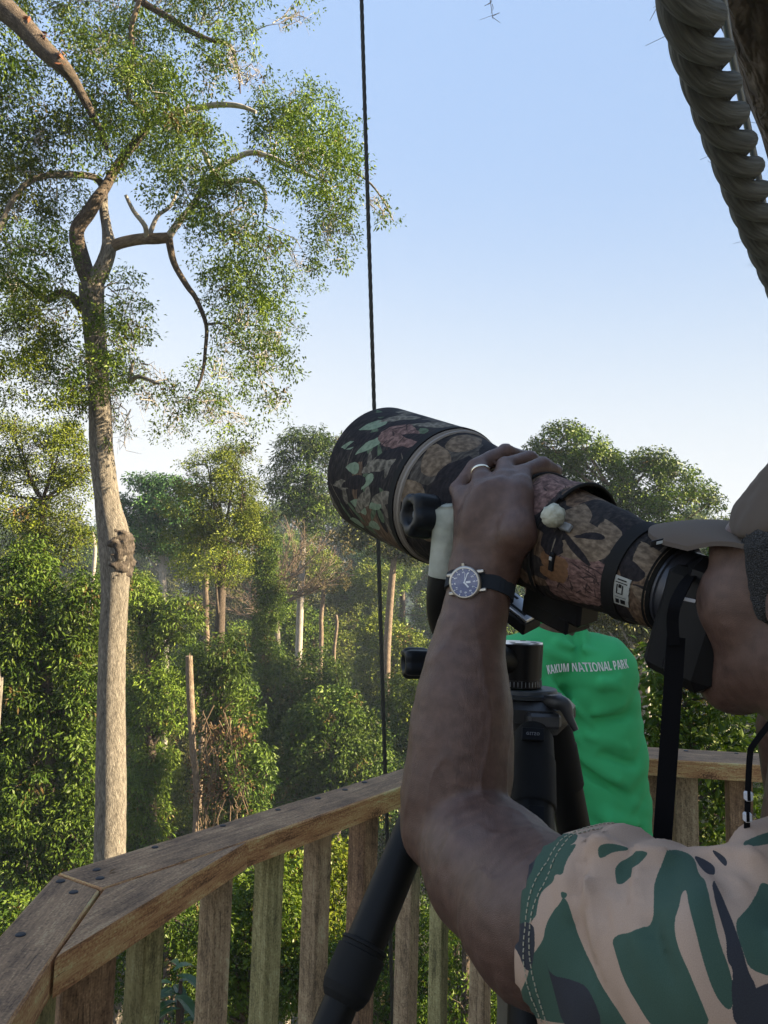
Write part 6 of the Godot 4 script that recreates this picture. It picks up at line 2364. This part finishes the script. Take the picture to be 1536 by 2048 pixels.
	# foliage: [x, y, rx, ry, amount] in the enlarged picture's pixels
	var blobs := [[1110, 430, 160, 110, 1.0], [1180, 560, 150, 130, 1.0], [1050, 520, 110, 110, 0.7], [1230, 700, 100, 140, 0.8], [1230, 880, 85, 130, 0.75], [1170, 1040, 55, 60, 0.5], [1430, 790, 55, 80, 0.22],
		[480, 190, 150, 90, 1.0], [470, 330, 170, 110, 1.1], [640, 380, 120, 110, 0.8], [600, 520, 170, 110, 1.0], [380, 500, 140, 110, 0.9], [250, 420, 110, 90, 0.6], [740, 600, 130, 110, 0.8], [700, 730, 130, 90, 0.7], [830, 740, 120, 110, 0.8], [880, 880, 150, 110, 0.8], [960, 1000, 130, 110, 0.8], [880, 1090, 130, 100, 0.75], [960, 1180, 120, 120, 0.75], [1020, 1280, 90, 110, 0.6], [860, 1280, 80, 70, 0.3], [980, 1400, 110, 90, 0.6], [820, 1420, 110, 80, 0.5],
		[800, 60, 130, 110, 0.75], [870, 180, 90, 60, 0.4], [930, 260, 60, 50, 0.25], [780, 270, 75, 70, 0.55], [1130, 45, 60, 45, 0.35], [640, 30, 120, 80, 0.5], [380, 60, 170, 90, 0.7], [150, 40, 170, 90, 0.55], [330, 170, 120, 90, 0.6], [560, 250, 90, 70, 0.5], [80, 230, 110, 80, 0.35],
		[90, 480, 110, 90, 0.9], [60, 600, 120, 110, 1.0], [180, 700, 130, 100, 0.8], [60, 830, 130, 120, 1.0], [130, 970, 120, 110, 0.9], [60, 1080, 110, 100, 0.9], [180, 1180, 110, 100, 0.7], [90, 1280, 130, 110, 1.0], [230, 1330, 120, 90, 0.8], [100, 1440, 150, 90, 0.9], [440, 1110, 90, 90, 0.6], [500, 1200, 70, 80, 0.5], [420, 1270, 90, 80, 0.7], [470, 1380, 80, 70, 0.6], [340, 1400, 110, 80, 0.8], [380, 1490, 100, 60, 0.8], [280, 1500, 80, 60, 0.6], [600, 1440, 90, 45, 0.5], [720, 1500, 110, 50, 0.5], [560, 1520, 60, 40, 0.3],
		[640, 1600, 90, 60, 0.35], [800, 1560, 80, 70, 0.35], [900, 1600, 80, 60, 0.3], [420, 1590, 60, 50, 0.3], [460, 1640, 50, 60, 0.25], [1040, 1550, 50, 60, 0.15],
		[-120, 300, 200, 200, 0.8], [-150, 700, 180, 200, 0.9], [-150, 1100, 180, 220, 0.9], [100, -120, 220, 110, 0.8], [500, -130, 220, 110, 0.8], [850, -100, 180, 90, 0.6]]
	var xf := []
	var cols := []
	var hole := FastNoiseLite.new()
	hole.seed = 9; hole.frequency = 1.5
	var tw := MB.new()
	for b in blobs:
		var dd := rnd(-1.3, 1.5)
		var c: Vector3 = Z.call(b[0], b[1], dd)
		var r := Vector3(b[2], b[3], (b[2] + b[3]) * 0.5) * (D / FOCAL / 1.873)
		var n := int(b[4] * 720.0 * r.x * r.y)
		fill_blob(xf, cols, c, r * 1.28, n, 0.225, 5 if b[0] > 300 else (0 if rng.randf() < 0.5 else 1), 0.10, hole, -0.06)
		# fine branchlets running into the clump from the nearest limb
		var best := c
		var bd := 1e9
		for L in limbs:
			for p in L:
				if (p - c).length() < bd:
					bd = (p - c).length(); best = p
		for k in 6:
			var e := c + rdir() * r * rnd(0.5, 1.0)
			var m := best.lerp(e, 0.5) + Vector3(rnd(-0.15, 0.15), rnd(0.0, 0.25), rnd(-0.15, 0.15))
			var base := best.lerp(c, rnd(0.2, 0.9)) + rdir() * 0.12
			e = base + (e - base).limit_length(0.75)
			m = base.lerp(e, 0.5) + Vector3(rnd(-0.1, 0.1), rnd(0.0, 0.18), rnd(-0.1, 0.1))
			tw.tube([base, m, e], [0.013, 0.009, 0.003], 4, false)
			for j in 3:
				var s := m.lerp(e, rnd(0.1, 0.9))
				tw.tube([s, s + rdir() * 0.15, s + rdir() * 0.3 - Vector3(0, 0.06, 0)], [0.006, 0.005, 0.002], 3, false)
	var tz := put(tw, "twigs", M.bark_white, t)
	tz.set_meta("kind", "stuff")
	foliage(t, "crown", leaf_near, M.leaf, xf, cols)
	# a second trunk's thick limb crossing the top left corner, with torn orange scars
	var u := thing("leaning_tree", P(-330, 2300, 12.5), "thick mossy limb of a second tree crossing the top left corner, torn orange", "tree")
	rng.seed = 99
	var f2 := P(-330, 1900, 12.5); f2.y = ground_h(f2.x, f2.z)
	u.position = f2
	limb(u, [f2 - Vector3(0, 0.6, 0), f2 + Vector3(0.2, 8, 0), P(-330, 1300, 12.5), P(-320, 500, 12.5), P(-240, 60, 12.5), P(-130, -60, 12.5), P(-40, -20, 12.5)], [0.6, 0.42, 0.36, 0.30, 0.26, 0.22, 0.2], M.bark_dark, "trunk", 18, 6)
	limb(u, [P(-60, -30, 12.5), P(0, 12, 12.5), P(42, 48, 12.5), P(85, 96, 12.5), P(125, 133, 12.5), P(150, 165, 12.7), P(190, 240, 13.0), P(215, 300, 13.3)], [0.2, 0.19, 0.17, 0.155, 0.125, 0.09, 0.06, 0.03], M.bark_dark, "limb", 14, 6)
	for q in [[56, 42, 0.10], [88, 72, 0.09], [126, 112, 0.15], [118, 122, 0.10]]:
		mb = MB.new()
		for k in 7:
			var c = P(q[0], q[1], 12.4) + rdir() * q[2] * 0.5
			var dx = rdir() * q[2] * 0.7
			var dy = rdir() * q[2] * 0.45
			mb.quad(c - dx, c + dy, c + dx, c - dy * 0.6, cam_t.basis.z)
		put(mb, "torn_bark", M.scar, u, "torn orange-brown bark")
	xf = []; cols = []
	for b in [[-60, 60, 130, 90], [-150, 200, 120, 140], [30, 150, 60, 50], [-80, -80, 180, 80], [190, 290, 60, 60]]:
		fill_blob(xf, cols, P(b[0], b[1], 12.6), Vector3(b[2], b[3], b[2]) * (12.6 / FOCAL), int(b[2] * b[3] * 0.006), 0.27, 1, 0.3, hole)
	foliage(u, "crown", leaf_near, M.leaf, xf, cols)

# ------------------------------------------------------------------ the forest
func size_at(d: float) -> float:
	return clampf(0.135 + d * 0.0070, 0.22, 1.6)

func tree(called: String, label: String, group: String, d: float, trunk: Array, bark_: Material, blobs: Array, pal: int, dens := 1.0, cat := "tree", shell := 0.55, mesh: ArrayMesh = null, mat: Material = null) -> Node3D:
	# trunk: [[px, py, radius px], ...] from low to high (it is carried on down to the ground); blobs: [px, py, rx, ry, (depth offset)]
	var k := d / FOCAL
	var low: Vector3 = P(trunk[0][0], trunk[0][1], d)
	var g := Vector3(low.x, ground_h(low.x, low.z), low.z)
	var t := thing(called, g, label, cat, group)
	var pts := [g - Vector3(0, 0.5, 0), g.lerp(low, 0.5)]
	var rad := [trunk[0][2] * k * 1.8, trunk[0][2] * k * 1.15]
	for q in trunk:
		pts.append(P(q[0], q[1], d)); rad.append(q[2] * k)
	limb(t, pts, rad, bark_, "trunk", 12, 3)
	var top: Vector3 = pts[pts.size() - 1]
	var xf := []
	var cols := []
	var size := size_at(d)
	var hole := FastNoiseLite.new()
	hole.seed = int(d * 7.0) + called.length(); hole.frequency = 0.75 / size * 0.45
	var bm := MB.new()
	for b in blobs:
		var c := P(b[0], b[1], d + (b[4] if b.size() > 4 else rnd(-0.4, 0.4) * b[2] * k))
		var r := Vector3(b[2], b[3], (b[2] + b[3]) * 0.5) * k
		var n := int(dens * 21.0 * (r.x * r.y + r.x * r.z + r.y * r.z) / 3.0 / (size * size) ) + 4
		fill_blob(xf, cols, c, r, n, size, pal, shell, hole)
		var from := top
		var bd := 1e9
		for p in pts:
			if p.y < c.y + r.y and (p - c).length() < bd:
				bd = (p - c).length(); from = p
		var m := from.lerp(c, 0.5) - Vector3(0, 0.1 * bd, 0)
		var br: float = clampf(trunk[trunk.size() - 1][2] * k * 0.55, 0.02, 0.25)
		bm.tube([from, m, c], [br, br * 0.7, br * 0.3], 6, false)
		for j in 5:
			var e := c + rdir() * r * 0.9
			bm.tube([c.lerp(m, rnd(0, 0.5)), c.lerp(e, 0.5), e], [br * 0.4, br * 0.3, br * 0.1], 4, false)
	var bo := put(bm, "branches", bark_, t)
	if mesh == null: mesh = leaf_near if d < 13 else ([leaf_mid, leaf_fine, leaf_long][rng.randi() % 3] if d < 48 else [leaf_far, leaf_far2][rng.randi() % 2])
	foliage(t, "crown", mesh, mat if mat else M.leaf_matt, xf, cols)
	return t

func column_blobs(x: float, y0: float, y1: float, w: float, lean := 0.0) -> Array:
	var out := []
	var y := y0
	while y < y1:
		var f := (y - y0) / (y1 - y0)
		out.append([x + rnd(-0.25, 0.25) * w + lean * f, y, w * rnd(0.55, 0.95) * lerpf(0.65, 1.1, f), w * rnd(0.5, 0.8)])
		y += w * 0.55
	return out

func build_forest():
	rng.seed = 2024
	var g := "forest trees across the valley"
	# trees that stand out one by one
	tree("emergent_tree", "tall slim tree with a long white trunk and airy crown left of the lens hood", "", 43.0, [[594, 1400, 7.5], [598, 1280, 7.2], [603, 1150, 6.8], [610, 1040, 6], [616, 960, 5], [620, 900, 3]], M.bark_white, [[612, 885, 48, 30], [585, 905, 40, 32], [650, 900, 42, 36], [668, 935, 30, 38], [570, 955, 42, 42], [610, 945, 40, 40], [640, 985, 42, 34], [565, 990, 40, 28], [600, 1010, 50, 30], [640, 1040, 40, 28]], 2, 0.62, "tree", 0.4)
	bare_tree()
	tree("forest_tree", "sunlit leafy tree crowding the big trunk on its right", "", 30.0, [[430, 1500, 12], [440, 1250, 10], [446, 1080, 7]], M.bark_dark, [[415, 930, 60, 40], [470, 925, 45, 40], [440, 985, 80, 45], [395, 1010, 70, 50], [490, 1000, 40, 50], [455, 1060, 70, 45], [380, 1080, 60, 45], [500, 1085, 40, 40], [430, 1130, 80, 40]], 0, 0.6, "tree", 0.3)
	tree("umbrella_tree", "blue-green umbrella tree with layered leaves right behind the big trunk", "", 42.0, [[330, 1400, 8], [325, 1150, 7], [320, 1010, 5]], M.bark_white, [[300, 965, 50, 16], [350, 975, 60, 18], [280, 1005, 50, 18], [335, 1010, 70, 18], [310, 1045, 70, 18], [370, 1050, 60, 20], [280, 1080, 50, 16], [340, 1095, 60, 18]], 4, 1.0)
	tree("forest_tree", "yellow-green leafy tree filling the left edge below the big crown", "", 20.0, [[60, 1700, 12], [70, 1400, 11], [80, 1180, 9], [85, 1000, 6]], M.bark_dark, [[40, 890, 70, 50], [110, 900, 60, 50], [60, 960, 90, 50], [140, 970, 50, 50], [30, 1030, 70, 50], [110, 1040, 70, 45], [150, 1080, 30, 50], [60, 1095, 60, 35], [-60, 950, 80, 90], [-80, 1080, 70, 60], [20, 850, 40, 26], [130, 860, 34, 30], [165, 930, 26, 40]], 0, 0.5, "tree", 0.25)
	tree("vine_covered_tree", "vine-smothered column of leaves beside the broken brown stump", "", 24.0, [[430, 1700, 16], [425, 1500, 15], [420, 1330, 12]], M.bark_dark, column_blobs(450, 1320, 1720, 62, 20.0) + [[400, 1330, 40, 40], [480, 1420, 40, 60], [505, 1560, 36, 70]], 2, 1.15, "tree", 0.8)
	tree("vine_covered_tree", "slender dark vine-draped column left of the white trunk", "", 36.0, [[535, 1600, 9], [532, 1300, 8], [530, 1120, 6]], M.bark_dark, column_blobs(532, 1075, 1540, 36, 4.0) + [[500, 1050, 34, 26], [520, 1030, 30, 24]], 2, 1.15, "tree", 0.8)
	tree("vine_covered_tree", "rounded dome of creepers between the stump column and the cable", "", 30.0, [[670, 1720, 12], [668, 1560, 10], [665, 1450, 7]], M.bark_dark, [[665, 1420, 55, 40], [620, 1460, 50, 45], [710, 1465, 50, 45], [660, 1500, 80, 50], [590, 1520, 45, 50], [740, 1530, 45, 50], [650, 1570, 90, 50], [720, 1600, 70, 50], [590, 1600, 60, 50]], 2, 1.1, "tree", 0.8)
	tree("vine_covered_tree", "dark vine-hung mass of foliage left of the big trunk", "", 17.0, [[100, 1800, 16], [95, 1500, 14], [90, 1250, 10]], M.bark_dark, column_blobs(60, 1130, 1760, 85, 0.0) + column_blobs(150, 1180, 1760, 60, 10.0) + column_blobs(-40, 1160, 1760, 80, 0.0), 2, 0.8, "tree", 0.8)
	tree("vine_covered_tree", "leafy green column close behind the right side of the big trunk", "", 27.0, [[300, 1800, 12], [300, 1500, 11], [295, 1330, 8]], M.bark_dark, column_blobs(300, 1210, 1740, 60, 0.0) + [[360, 1240, 40, 50], [270, 1180, 40, 40], [350, 1400, 40, 60]], 1, 1.05, "tree", 0.75)
	tree("forest_tree", "olive flat-topped tree with pale brown trunk just right of the cable", "", 44.0, [[771, 1520, 7.5], [772, 1400, 7.5], [775, 1280, 7.5], [783, 1170, 7], [789, 1110, 5]], M.bark_tan, [[740, 1060, 50, 22], [790, 1050, 55, 25], [840, 1075, 50, 25], [700, 1075, 40, 20], [760, 1085, 60, 22], [820, 1105, 50, 20], [870, 1060, 40, 26]], 3, 0.8)
	tree("forest_tree", "large spreading tree with billowing crown against the sky at the right", "", 34.0, [[1285, 1520, 12], [1284, 1400, 11.5], [1288, 1300, 11], [1285, 1200, 10], [1275, 1080, 8], [1240, 990, 6]], M.bark_tan, [[1130, 868, 42, 20], [1105, 895, 48, 24], [1165, 890, 45, 26], [1080, 925, 40, 24], [1130, 930, 50, 26], [1190, 925, 50, 28], [1240, 930, 38, 28], [1310, 920, 40, 24], [1285, 950, 48, 28], [1345, 955, 46, 26], [1385, 985, 42, 24], [1420, 1005, 24, 20], [1330, 1000, 50, 26], [1230, 985, 60, 32], [1160, 975, 55, 28], [1280, 1020, 60, 28], [1210, 1030, 60, 26], [1350, 1045, 50, 24], [1140, 1020, 50, 24], [1300, 1065, 60, 24]], 1, 0.85, "tree", 0.45)
	tree("forest_tree", "olive drooping tree below the lens barrel behind the green shirt", "", 26.0, [[1300, 1600, 9], [1296, 1450, 8], [1290, 1330, 6]], M.bark_white, [[1230, 1225, 50, 40], [1290, 1235, 40, 36], [1180, 1210, 50, 40], [1260, 1275, 45, 30], [1120, 1180, 50, 40], [1330, 1215, 40, 34], [1380, 1150, 40, 40], [1200, 1160, 60, 40]], 3, 0.9)
	tree("leafy_shrub", "broad-leaved bush rising behind the right-hand railing", "", 9.0, [[1400, 1900, 10], [1390, 1600, 8], [1380, 1400, 5]], M.bark_dark, [[1330, 1330, 40, 50], [1390, 1310, 50, 45], [1440, 1380, 60, 60], [1350, 1420, 60, 60], [1300, 1480, 40, 70], [1420, 1480, 80, 60], [1380, 1580, 90, 70], [1500, 1520, 60, 70], [1310, 1620, 50, 60], [1460, 1640, 90, 60]], 2, 0.75, "bush", 0.5, leaf_big, M.leaf)
	tree("forest_tree", "bushy crown poking above the cap peak at the right edge", "", 22.0, [[1560, 1500, 9], [1540, 1200, 7], [1520, 1080, 5]], M.bark_dark, [[1470, 1050, 26, 16], [1510, 1060, 40, 24], [1450, 1075, 36, 20], [1400, 1120, 40, 24], [1480, 1110, 60, 30], [1560, 1080, 60, 50]], 1, 0.9)
	# dead trunks and stubs
	for q in [["broken_trunk", "broken brown trunk stub standing above the vine column", 33.0, [[411, 1330, 6], [412, 1250, 6.2], [411, 1150, 5.5]], M.bark_tan], ["broken_trunk", "snapped grey-brown stump jutting out of the vine column", 22.5, [[392, 1640, 6], [386, 1500, 7], [381, 1400, 8], [378, 1312, 7]], M.bark_tan], ["bare_trunk", "thin crooked bare trunk right of the tall white one", 40.0, [[672, 1390, 3.5], [668, 1310, 3.5], [674, 1250, 3], [672, 1230, 2.5]], M.bark_tan], ["bare_trunk", "short reddish bare trunk beyond the white one", 45.0, [[642, 1300, 4.5], [642, 1240, 4.5], [648, 1180, 4], [650, 1160, 3.5]], M.bark_tan], ["bare_trunk", "slim pale trunk behind the yellow-green tree at the left", 36.0, [[100, 1260, 4], [98, 1200, 4], [98, 1140, 4]], M.bark_white], ["bare_trunk", "faint pale trunk just left of the big trunk", 40.0, [[178, 1300, 4.5], [182, 1200, 4], [190, 1100, 4], [184, 1065, 3]], M.bark_white], ["bare_trunk", "pale trunk at the extreme left edge of the view", 15.0, [[-6, 1450, 6], [-4, 1370, 5.5], [-10, 1300, 5]], M.bark_pale], ["bare_trunk", "grey trunk half hidden beside the broken brown stub", 37.0, [[432, 1330, 6], [436, 1270, 6], [437, 1200, 5]], M.bark_white]]:
		dead_trunk(q[0], q[1], q[2], q[3], q[4])
	# withered creepers round the stump
	var cr := thing("withered_vines", P(450, 1700, 23.4), "tangle of dry brown creepers hanging on the vine-covered column", "vines")
	rng.seed = 61
	var mb := MB.new()
	for k in 55:
		var x := rnd(385, 490)
		var y := rnd(1400, 1620)
		var p := P(x, y, 22.6 + rnd(-0.25, 0.35))
		mb.tube([p, p + Vector3(rnd(-0.3, 0.3), -rnd(0.2, 0.7), rnd(-0.2, 0.2)), p + Vector3(rnd(-0.4, 0.4), -rnd(0.6, 1.6), rnd(-0.2, 0.2))], [0.020, 0.016, 0.008], 4, false)
	put(mb, "stems", M.dead, cr)
	var xf := []
	var cols := []
	for k in 34:
		xf.append(Transform3D(Basis(rdir(), rnd(0, 3)).scaled(Vector3.ONE * rnd(0.25, 0.4)), P(rnd(385, 500), rnd(1420, 1640), 22.7 + rnd(-0.2, 0.3))))
		cols.append(Color(1, 1, 1) * rnd(0.6, 1.3))
	foliage(cr, "dry_leaves", leaf_mid, M.leaf_dry, xf, cols)
	# leafy tops just below the platform, seen between the balusters
	rng.seed = 303
	var near := [[60, 1900, 13.0, 120, 2, "dark leafy treetop under the left end of the railing"], [330, 1830, 11.0, 90, 2, "leafy treetop showing between the first balusters"], [500, 1800, 12.5, 100, 1, "bright green treetop between the middle balusters"], [640, 1760, 14.0, 90, 0, "sunny treetop below the railing near the cable"], [780, 1800, 12.0, 110, 2, "shaded treetop behind the left tripod leg"], [930, 1850, 11.0, 110, 1, "leafy treetop below the raised elbow"], [1090, 1750, 13.0, 120, 2, "dark treetop behind the green shirt's hem"], [1300, 1780, 12.0, 120, 2, "dark treetop beyond the right-hand balusters"], [1500, 1760, 12.0, 130, 3, "olive treetop at the lower right corner"]]
	for q in near:
		var bl := []
		for k in 18:
			bl.append([q[0] + rnd(-1, 1) * q[3], q[1] + rnd(-0.5, 2.4) * q[3], q[3] * rnd(0.4, 0.65), q[3] * rnd(0.35, 0.6), rnd(-0.5, 1.0)])
		tree("leafy_treetop", q[5], "treetops just below the platform", q[2], [[q[0], q[1] + 250, 9], [q[0], q[1], 6]], M.bark_dark, bl, q[4], 0.8, "tree", 0.55, leaf_near if q[2] < 12.2 else leaf_mid, M.leaf)
	big_leaf_plant()
	# rows of trees up the far slope
	rng.seed = 404
	var rows := [[38.0, 1345.0, 215.0, "nearest"], [50.0, 1240.0, 175.0, "second"], [66.0, 1140.0, 145.0, "third"], [86.0, 1070.0, 120.0, "fourth"], [112.0, 1020.0, 100.0, "farthest"]]
	var ord := ["first", "second", "third", "fourth", "fifth", "sixth", "seventh", "eighth", "ninth", "tenth", "eleventh", "twelfth", "thirteenth", "fourteenth", "fifteenth", "sixteenth", "seventeenth", "eighteenth"]
	for r in rows:
		var x: float = -90.0
		var i := 0
		while x < 1640.0:
			var d: float = r[0] * rnd(0.93, 1.08)
			var topy: float = r[1] + rnd(-55, 45)
			var w: float = rnd(3.2, 4.8) / d * FOCAL
			var bl := []
			for k in 13:
				var f := k / 12.0
				bl.append([x + rnd(-1, 1) * w * 0.75, topy + w * 0.3 + f * w * 3.4, w * rnd(0.32, 0.6), w * rnd(0.26, 0.5)])
			var pal: int = [1, 2, 0, 2, 3, 1, 4, 2][rng.randi() % 8]
			var tone: String = ["sunny yellow-green", "mid-green", "dark green", "olive", "blue-green", "light green"][pal]
			tree("forest_tree", "%s round-topped tree, %s from the left in the %s row across the valley" % [tone, ord[mini(i, 17)], r[3]], g, d, [[x, topy + w * 3.0, 0.30 / d * FOCAL], [x + rnd(-4, 4), topy + w * 1.2, 0.24 / d * FOCAL], [x + rnd(-6, 6), topy + w * 0.5, 0.12 / d * FOCAL]], [M.bark_dark, M.bark_tan, M.bark_dark][rng.randi() % 3], bl, pal, 0.85, "tree", 0.72)
			x += r[2] * rnd(0.75, 1.15)
			i += 1
	far_woods()
	shade_trees()

func dead_trunk(called: String, label: String, d: float, pts: Array, mat: Material):
	var k := d / FOCAL
	var low := P(pts[0][0], pts[0][1], d)
	var gnd := Vector3(low.x, ground_h(low.x, low.z), low.z)
	var p := [gnd - Vector3(0, 0.5, 0), gnd.lerp(low, 0.6)]
	var r := [pts[0][2] * k * 1.5, pts[0][2] * k * 1.1]
	for q in pts:
		p.append(P(q[0], q[1], d)); r.append(q[2] * k)
	var o := thing(called, gnd, label, "tree trunk", "bare and broken trunks")
	limb(o, p, r, mat, "trunk", 12, 5)
	# splintered top and a stub
	var mb := MB.new()
	var top: Vector3 = p[p.size() - 1]
	var tr: float = r[r.size() - 1]
	for i in 5:
		var b := top + Vector3(rnd(-0.6, 0.6) * tr, -0.1, rnd(-0.6, 0.6) * tr)
		mb.tube([b, b + Vector3(rnd(-0.3, 0.3) * tr, rnd(0.6, 2.0) * tr, rnd(-0.3, 0.3) * tr)], [tr * 0.35, tr * 0.05], 5)
	put(mb, "splinters", mat, o)

func bare_tree():
	# leafless brownish tree with fine outspread twigs in front of the white trunk
	rng.seed = 881
	var d := 41.0
	var k := d / FOCAL
	var base := P(560, 1500, d)
	var gnd := Vector3(base.x, ground_h(base.x, base.z), base.z)
	var o := thing("dry_tree", gnd, "nearly leafless brown tree with fine spreading twigs before the white trunk", "tree")
	limb(o, [gnd - Vector3(0, 0.5, 0), base, P(556, 1330, d), P(552, 1220, d), P(545, 1160, d)], [0.35, 0.22, 0.18, 0.14, 0.09], M.bark_pale, "trunk", 10, 4)
	var mb := MB.new()
	for e in [[640, 1100], [660, 1130], [610, 1080], [580, 1075], [520, 1120], [470, 1160], [450, 1195], [690, 1150], [650, 1165], [420, 1205], [500, 1215], [600, 1120]]:
		var p0 := P(548 + rnd(-6, 6), rnd(1165, 1235), d)
		var p2 := P(e[0], e[1], d + rnd(-2.5, 2.5))
		var p1 := p0.lerp(p2, 0.5) + Vector3(0, -rnd(0.0, 0.5), 0)
		mb.tube([p0, p1, p2], [0.075, 0.05, 0.018], 6, false)
		for j in 26:
			var s := p1.lerp(p2, rnd(-0.5, 1.0))
			var q := s + (p2 - p0).normalized() * rnd(0.3, 1.2) + Vector3(rnd(-0.7, 0.7), rnd(-0.1, 0.8), rnd(-0.7, 0.7))
			mb.tube([s, s.lerp(q, 0.5) + rdir() * 0.1, q], [0.022, 0.016, 0.006], 3, false)
			for h in 2:
				var u := s.lerp(q, rnd(0.4, 1.0))
				mb.tube([u, u + Vector3(rnd(-0.3, 0.3), rnd(0.0, 0.4), rnd(-0.3, 0.3))], [0.011, 0.004], 3, false)
	put(mb, "branches", M.bark_tan, o)
	var xf := []
	var cols := []
	for i in 130:
		xf.append(Transform3D(Basis(rdir(), rnd(0, 3)).scaled(Vector3.ONE * rnd(0.22, 0.40)), P(rnd(440, 700), rnd(1070, 1180), d + rnd(-2, 2))))
		cols.append(Color(0.10, 0.085, 0.035) * rnd(0.7, 1.2))
	foliage(o, "sparse_leaves", leaf_mid, M.leaf_matt, xf, cols)

func big_leaf_plant():
	# a spray of large drooping leaves just outside the railing
	rng.seed = 45
	var base := P(350, 2250, 5.2)
	var gnd := Vector3(base.x, ground_h(base.x, base.z), base.z)
	var o := thing("large_leaved_plant", gnd, "spray of large dark drooping leaves between the first two balusters", "plant")
	limb(o, [gnd, gnd.lerp(base, 0.6), base, P(356, 2060, 5.2), P(362, 1960, 5.2)], [0.12, 0.06, 0.03, 0.02, 0.012], M.bark_dark, "stem", 8, 4)
	for i in 26:
		var s := P(356 + rnd(-12, 12), rnd(1925, 2120), 5.2 + rnd(-0.1, 0.1))
		var a := rnd(0, TAU)
		var out := Vector3(cos(a), 0.25, sin(a)).normalized()
		var l := rnd(0.16, 0.30)
		var w := l * 0.30
		var mb := MB.new()
		var sd := out.cross(Vector3.UP).normalized()
		var last: Array = []
		for j in 7:
			var f := j / 6.0
			var c := s + out * (l * f) - Vector3.UP * (l * 0.62 * f * f)
			var ww := w * sin(PI * clampf(f * 0.94 + 0.05, 0, 1)) * 0.5
			var row := [c - sd * ww + Vector3.UP * ww * 0.35, c, c + sd * ww + Vector3.UP * ww * 0.35]
			if last:
				mb.quad(last[0], last[1], row[1], row[0], Vector3.UP); mb.quad(last[1], last[2], row[2], row[1], Vector3.UP)
			last = row
		var m: Material = M.plant_a if i % 2 else M.plant_b
		put(mb, "leaf", m, o)

func far_woods():
	# the wooded hills beyond, one mass
	rng.seed = 700
	var crown := clump(170, 0.30, 0.22, 905, 0.75, false, 0.1)
	var xf := []
	var cols := []
	for i in 2600:
		var d := 125.0 + 620.0 * pow(rng.randf(), 1.3)
		var a := deg_to_rad(rnd(-64, 64))
		var p := Vector3(sin(a) * d, 0, -cos(a) * d)
		var s := rnd(4.0, 8.0) * (1.0 + d / 900.0)
		p.y = ground_h(p.x, p.z) + rnd(10.0, 19.0)
		xf.append(Transform3D(Basis(Vector3.UP, rnd(0, TAU)).scaled(Vector3(s, s * rnd(0.8, 1.2), s)), p))
		cols.append(pick([1, 2, 2, 3, 1][rng.randi() % 5]))
	var o := foliage(self, "distant_forest", crown, M.leaf_matt, xf, cols, "stuff")
	tag(o, "hazy wooded hillside beyond the last row of trees", "forest", "", "stuff")

func shade_trees():
	# tall trees behind the viewer towards the sun, whose crowns keep the platform in shade, and the tree that carries it
	rng.seed = 808
	for q in [[13.0, 0.0, 5.2, "tall forest tree standing sunward behind the platform"], [20.0, 2.2, 6.0, "broad forest tree farther sunward behind the platform"], [17.0, -3.5, 5.0, "leafy forest tree sunward to the right of the platform"]]:
		var side := Vector3(-sun_dir.z, 0, sun_dir.x).normalized()
		var c: Vector3 = Vector3(0.1, 1.0, -0.8) + sun_dir * q[0] + side * q[1]
		var gnd := Vector3(c.x, ground_h(c.x, c.z), c.z)
		var t := thing("shade_tree", gnd, q[3], "tree", "tall trees behind the platform")
		limb(t, [gnd - Vector3(0, 0.5, 0), gnd.lerp(c, 0.5) + Vector3(0.4, 0, 0.3), c], [0.6, 0.45, 0.2], M.bark_pale, "trunk", 14, 5)
		var xf := []
		var cols := []
		for k in 16:
			var e: Vector3 = c + rdir() * q[2] * 0.62
			fill_blob(xf, cols, e, Vector3(1, 0.85, 1) * (q[2] * 0.48), 80, 0.75, 1, 0.4)
		foliage(t, "crown", leaf_mid, M.leaf_matt, xf, cols)
	var g := Vector3(2.1, 0, 1.5)
	g.y = ground_h(g.x, g.z)
	var pt := thing("platform_tree", g, "massive trunk behind the viewer that carries the platform", "tree")
	limb(pt, [g - Vector3(0, 0.5, 0), g + Vector3(0, 12, 0), Vector3(2.1, -2, 1.5), Vector3(2.15, 4, 1.5), Vector3(2.6, 9, 2.6), Vector3(4.0, 13, 6.0)], [1.2, 0.85, 0.72, 0.68, 0.6, 0.4], M.bark_pale, "trunk", 26, 6)
	var xf2 := []
	var cols2 := []
	for k in 12:
		fill_blob(xf2, cols2, Vector3(5.0, 14.0, 8.0) + rdir() * Vector3(3.2, 1.6, 3.0), Vector3(1.8, 1.2, 1.8), 40, 0.6, 1, 0.4)
	foliage(pt, "crown", leaf_mid, M.leaf_matt, xf2, cols2)
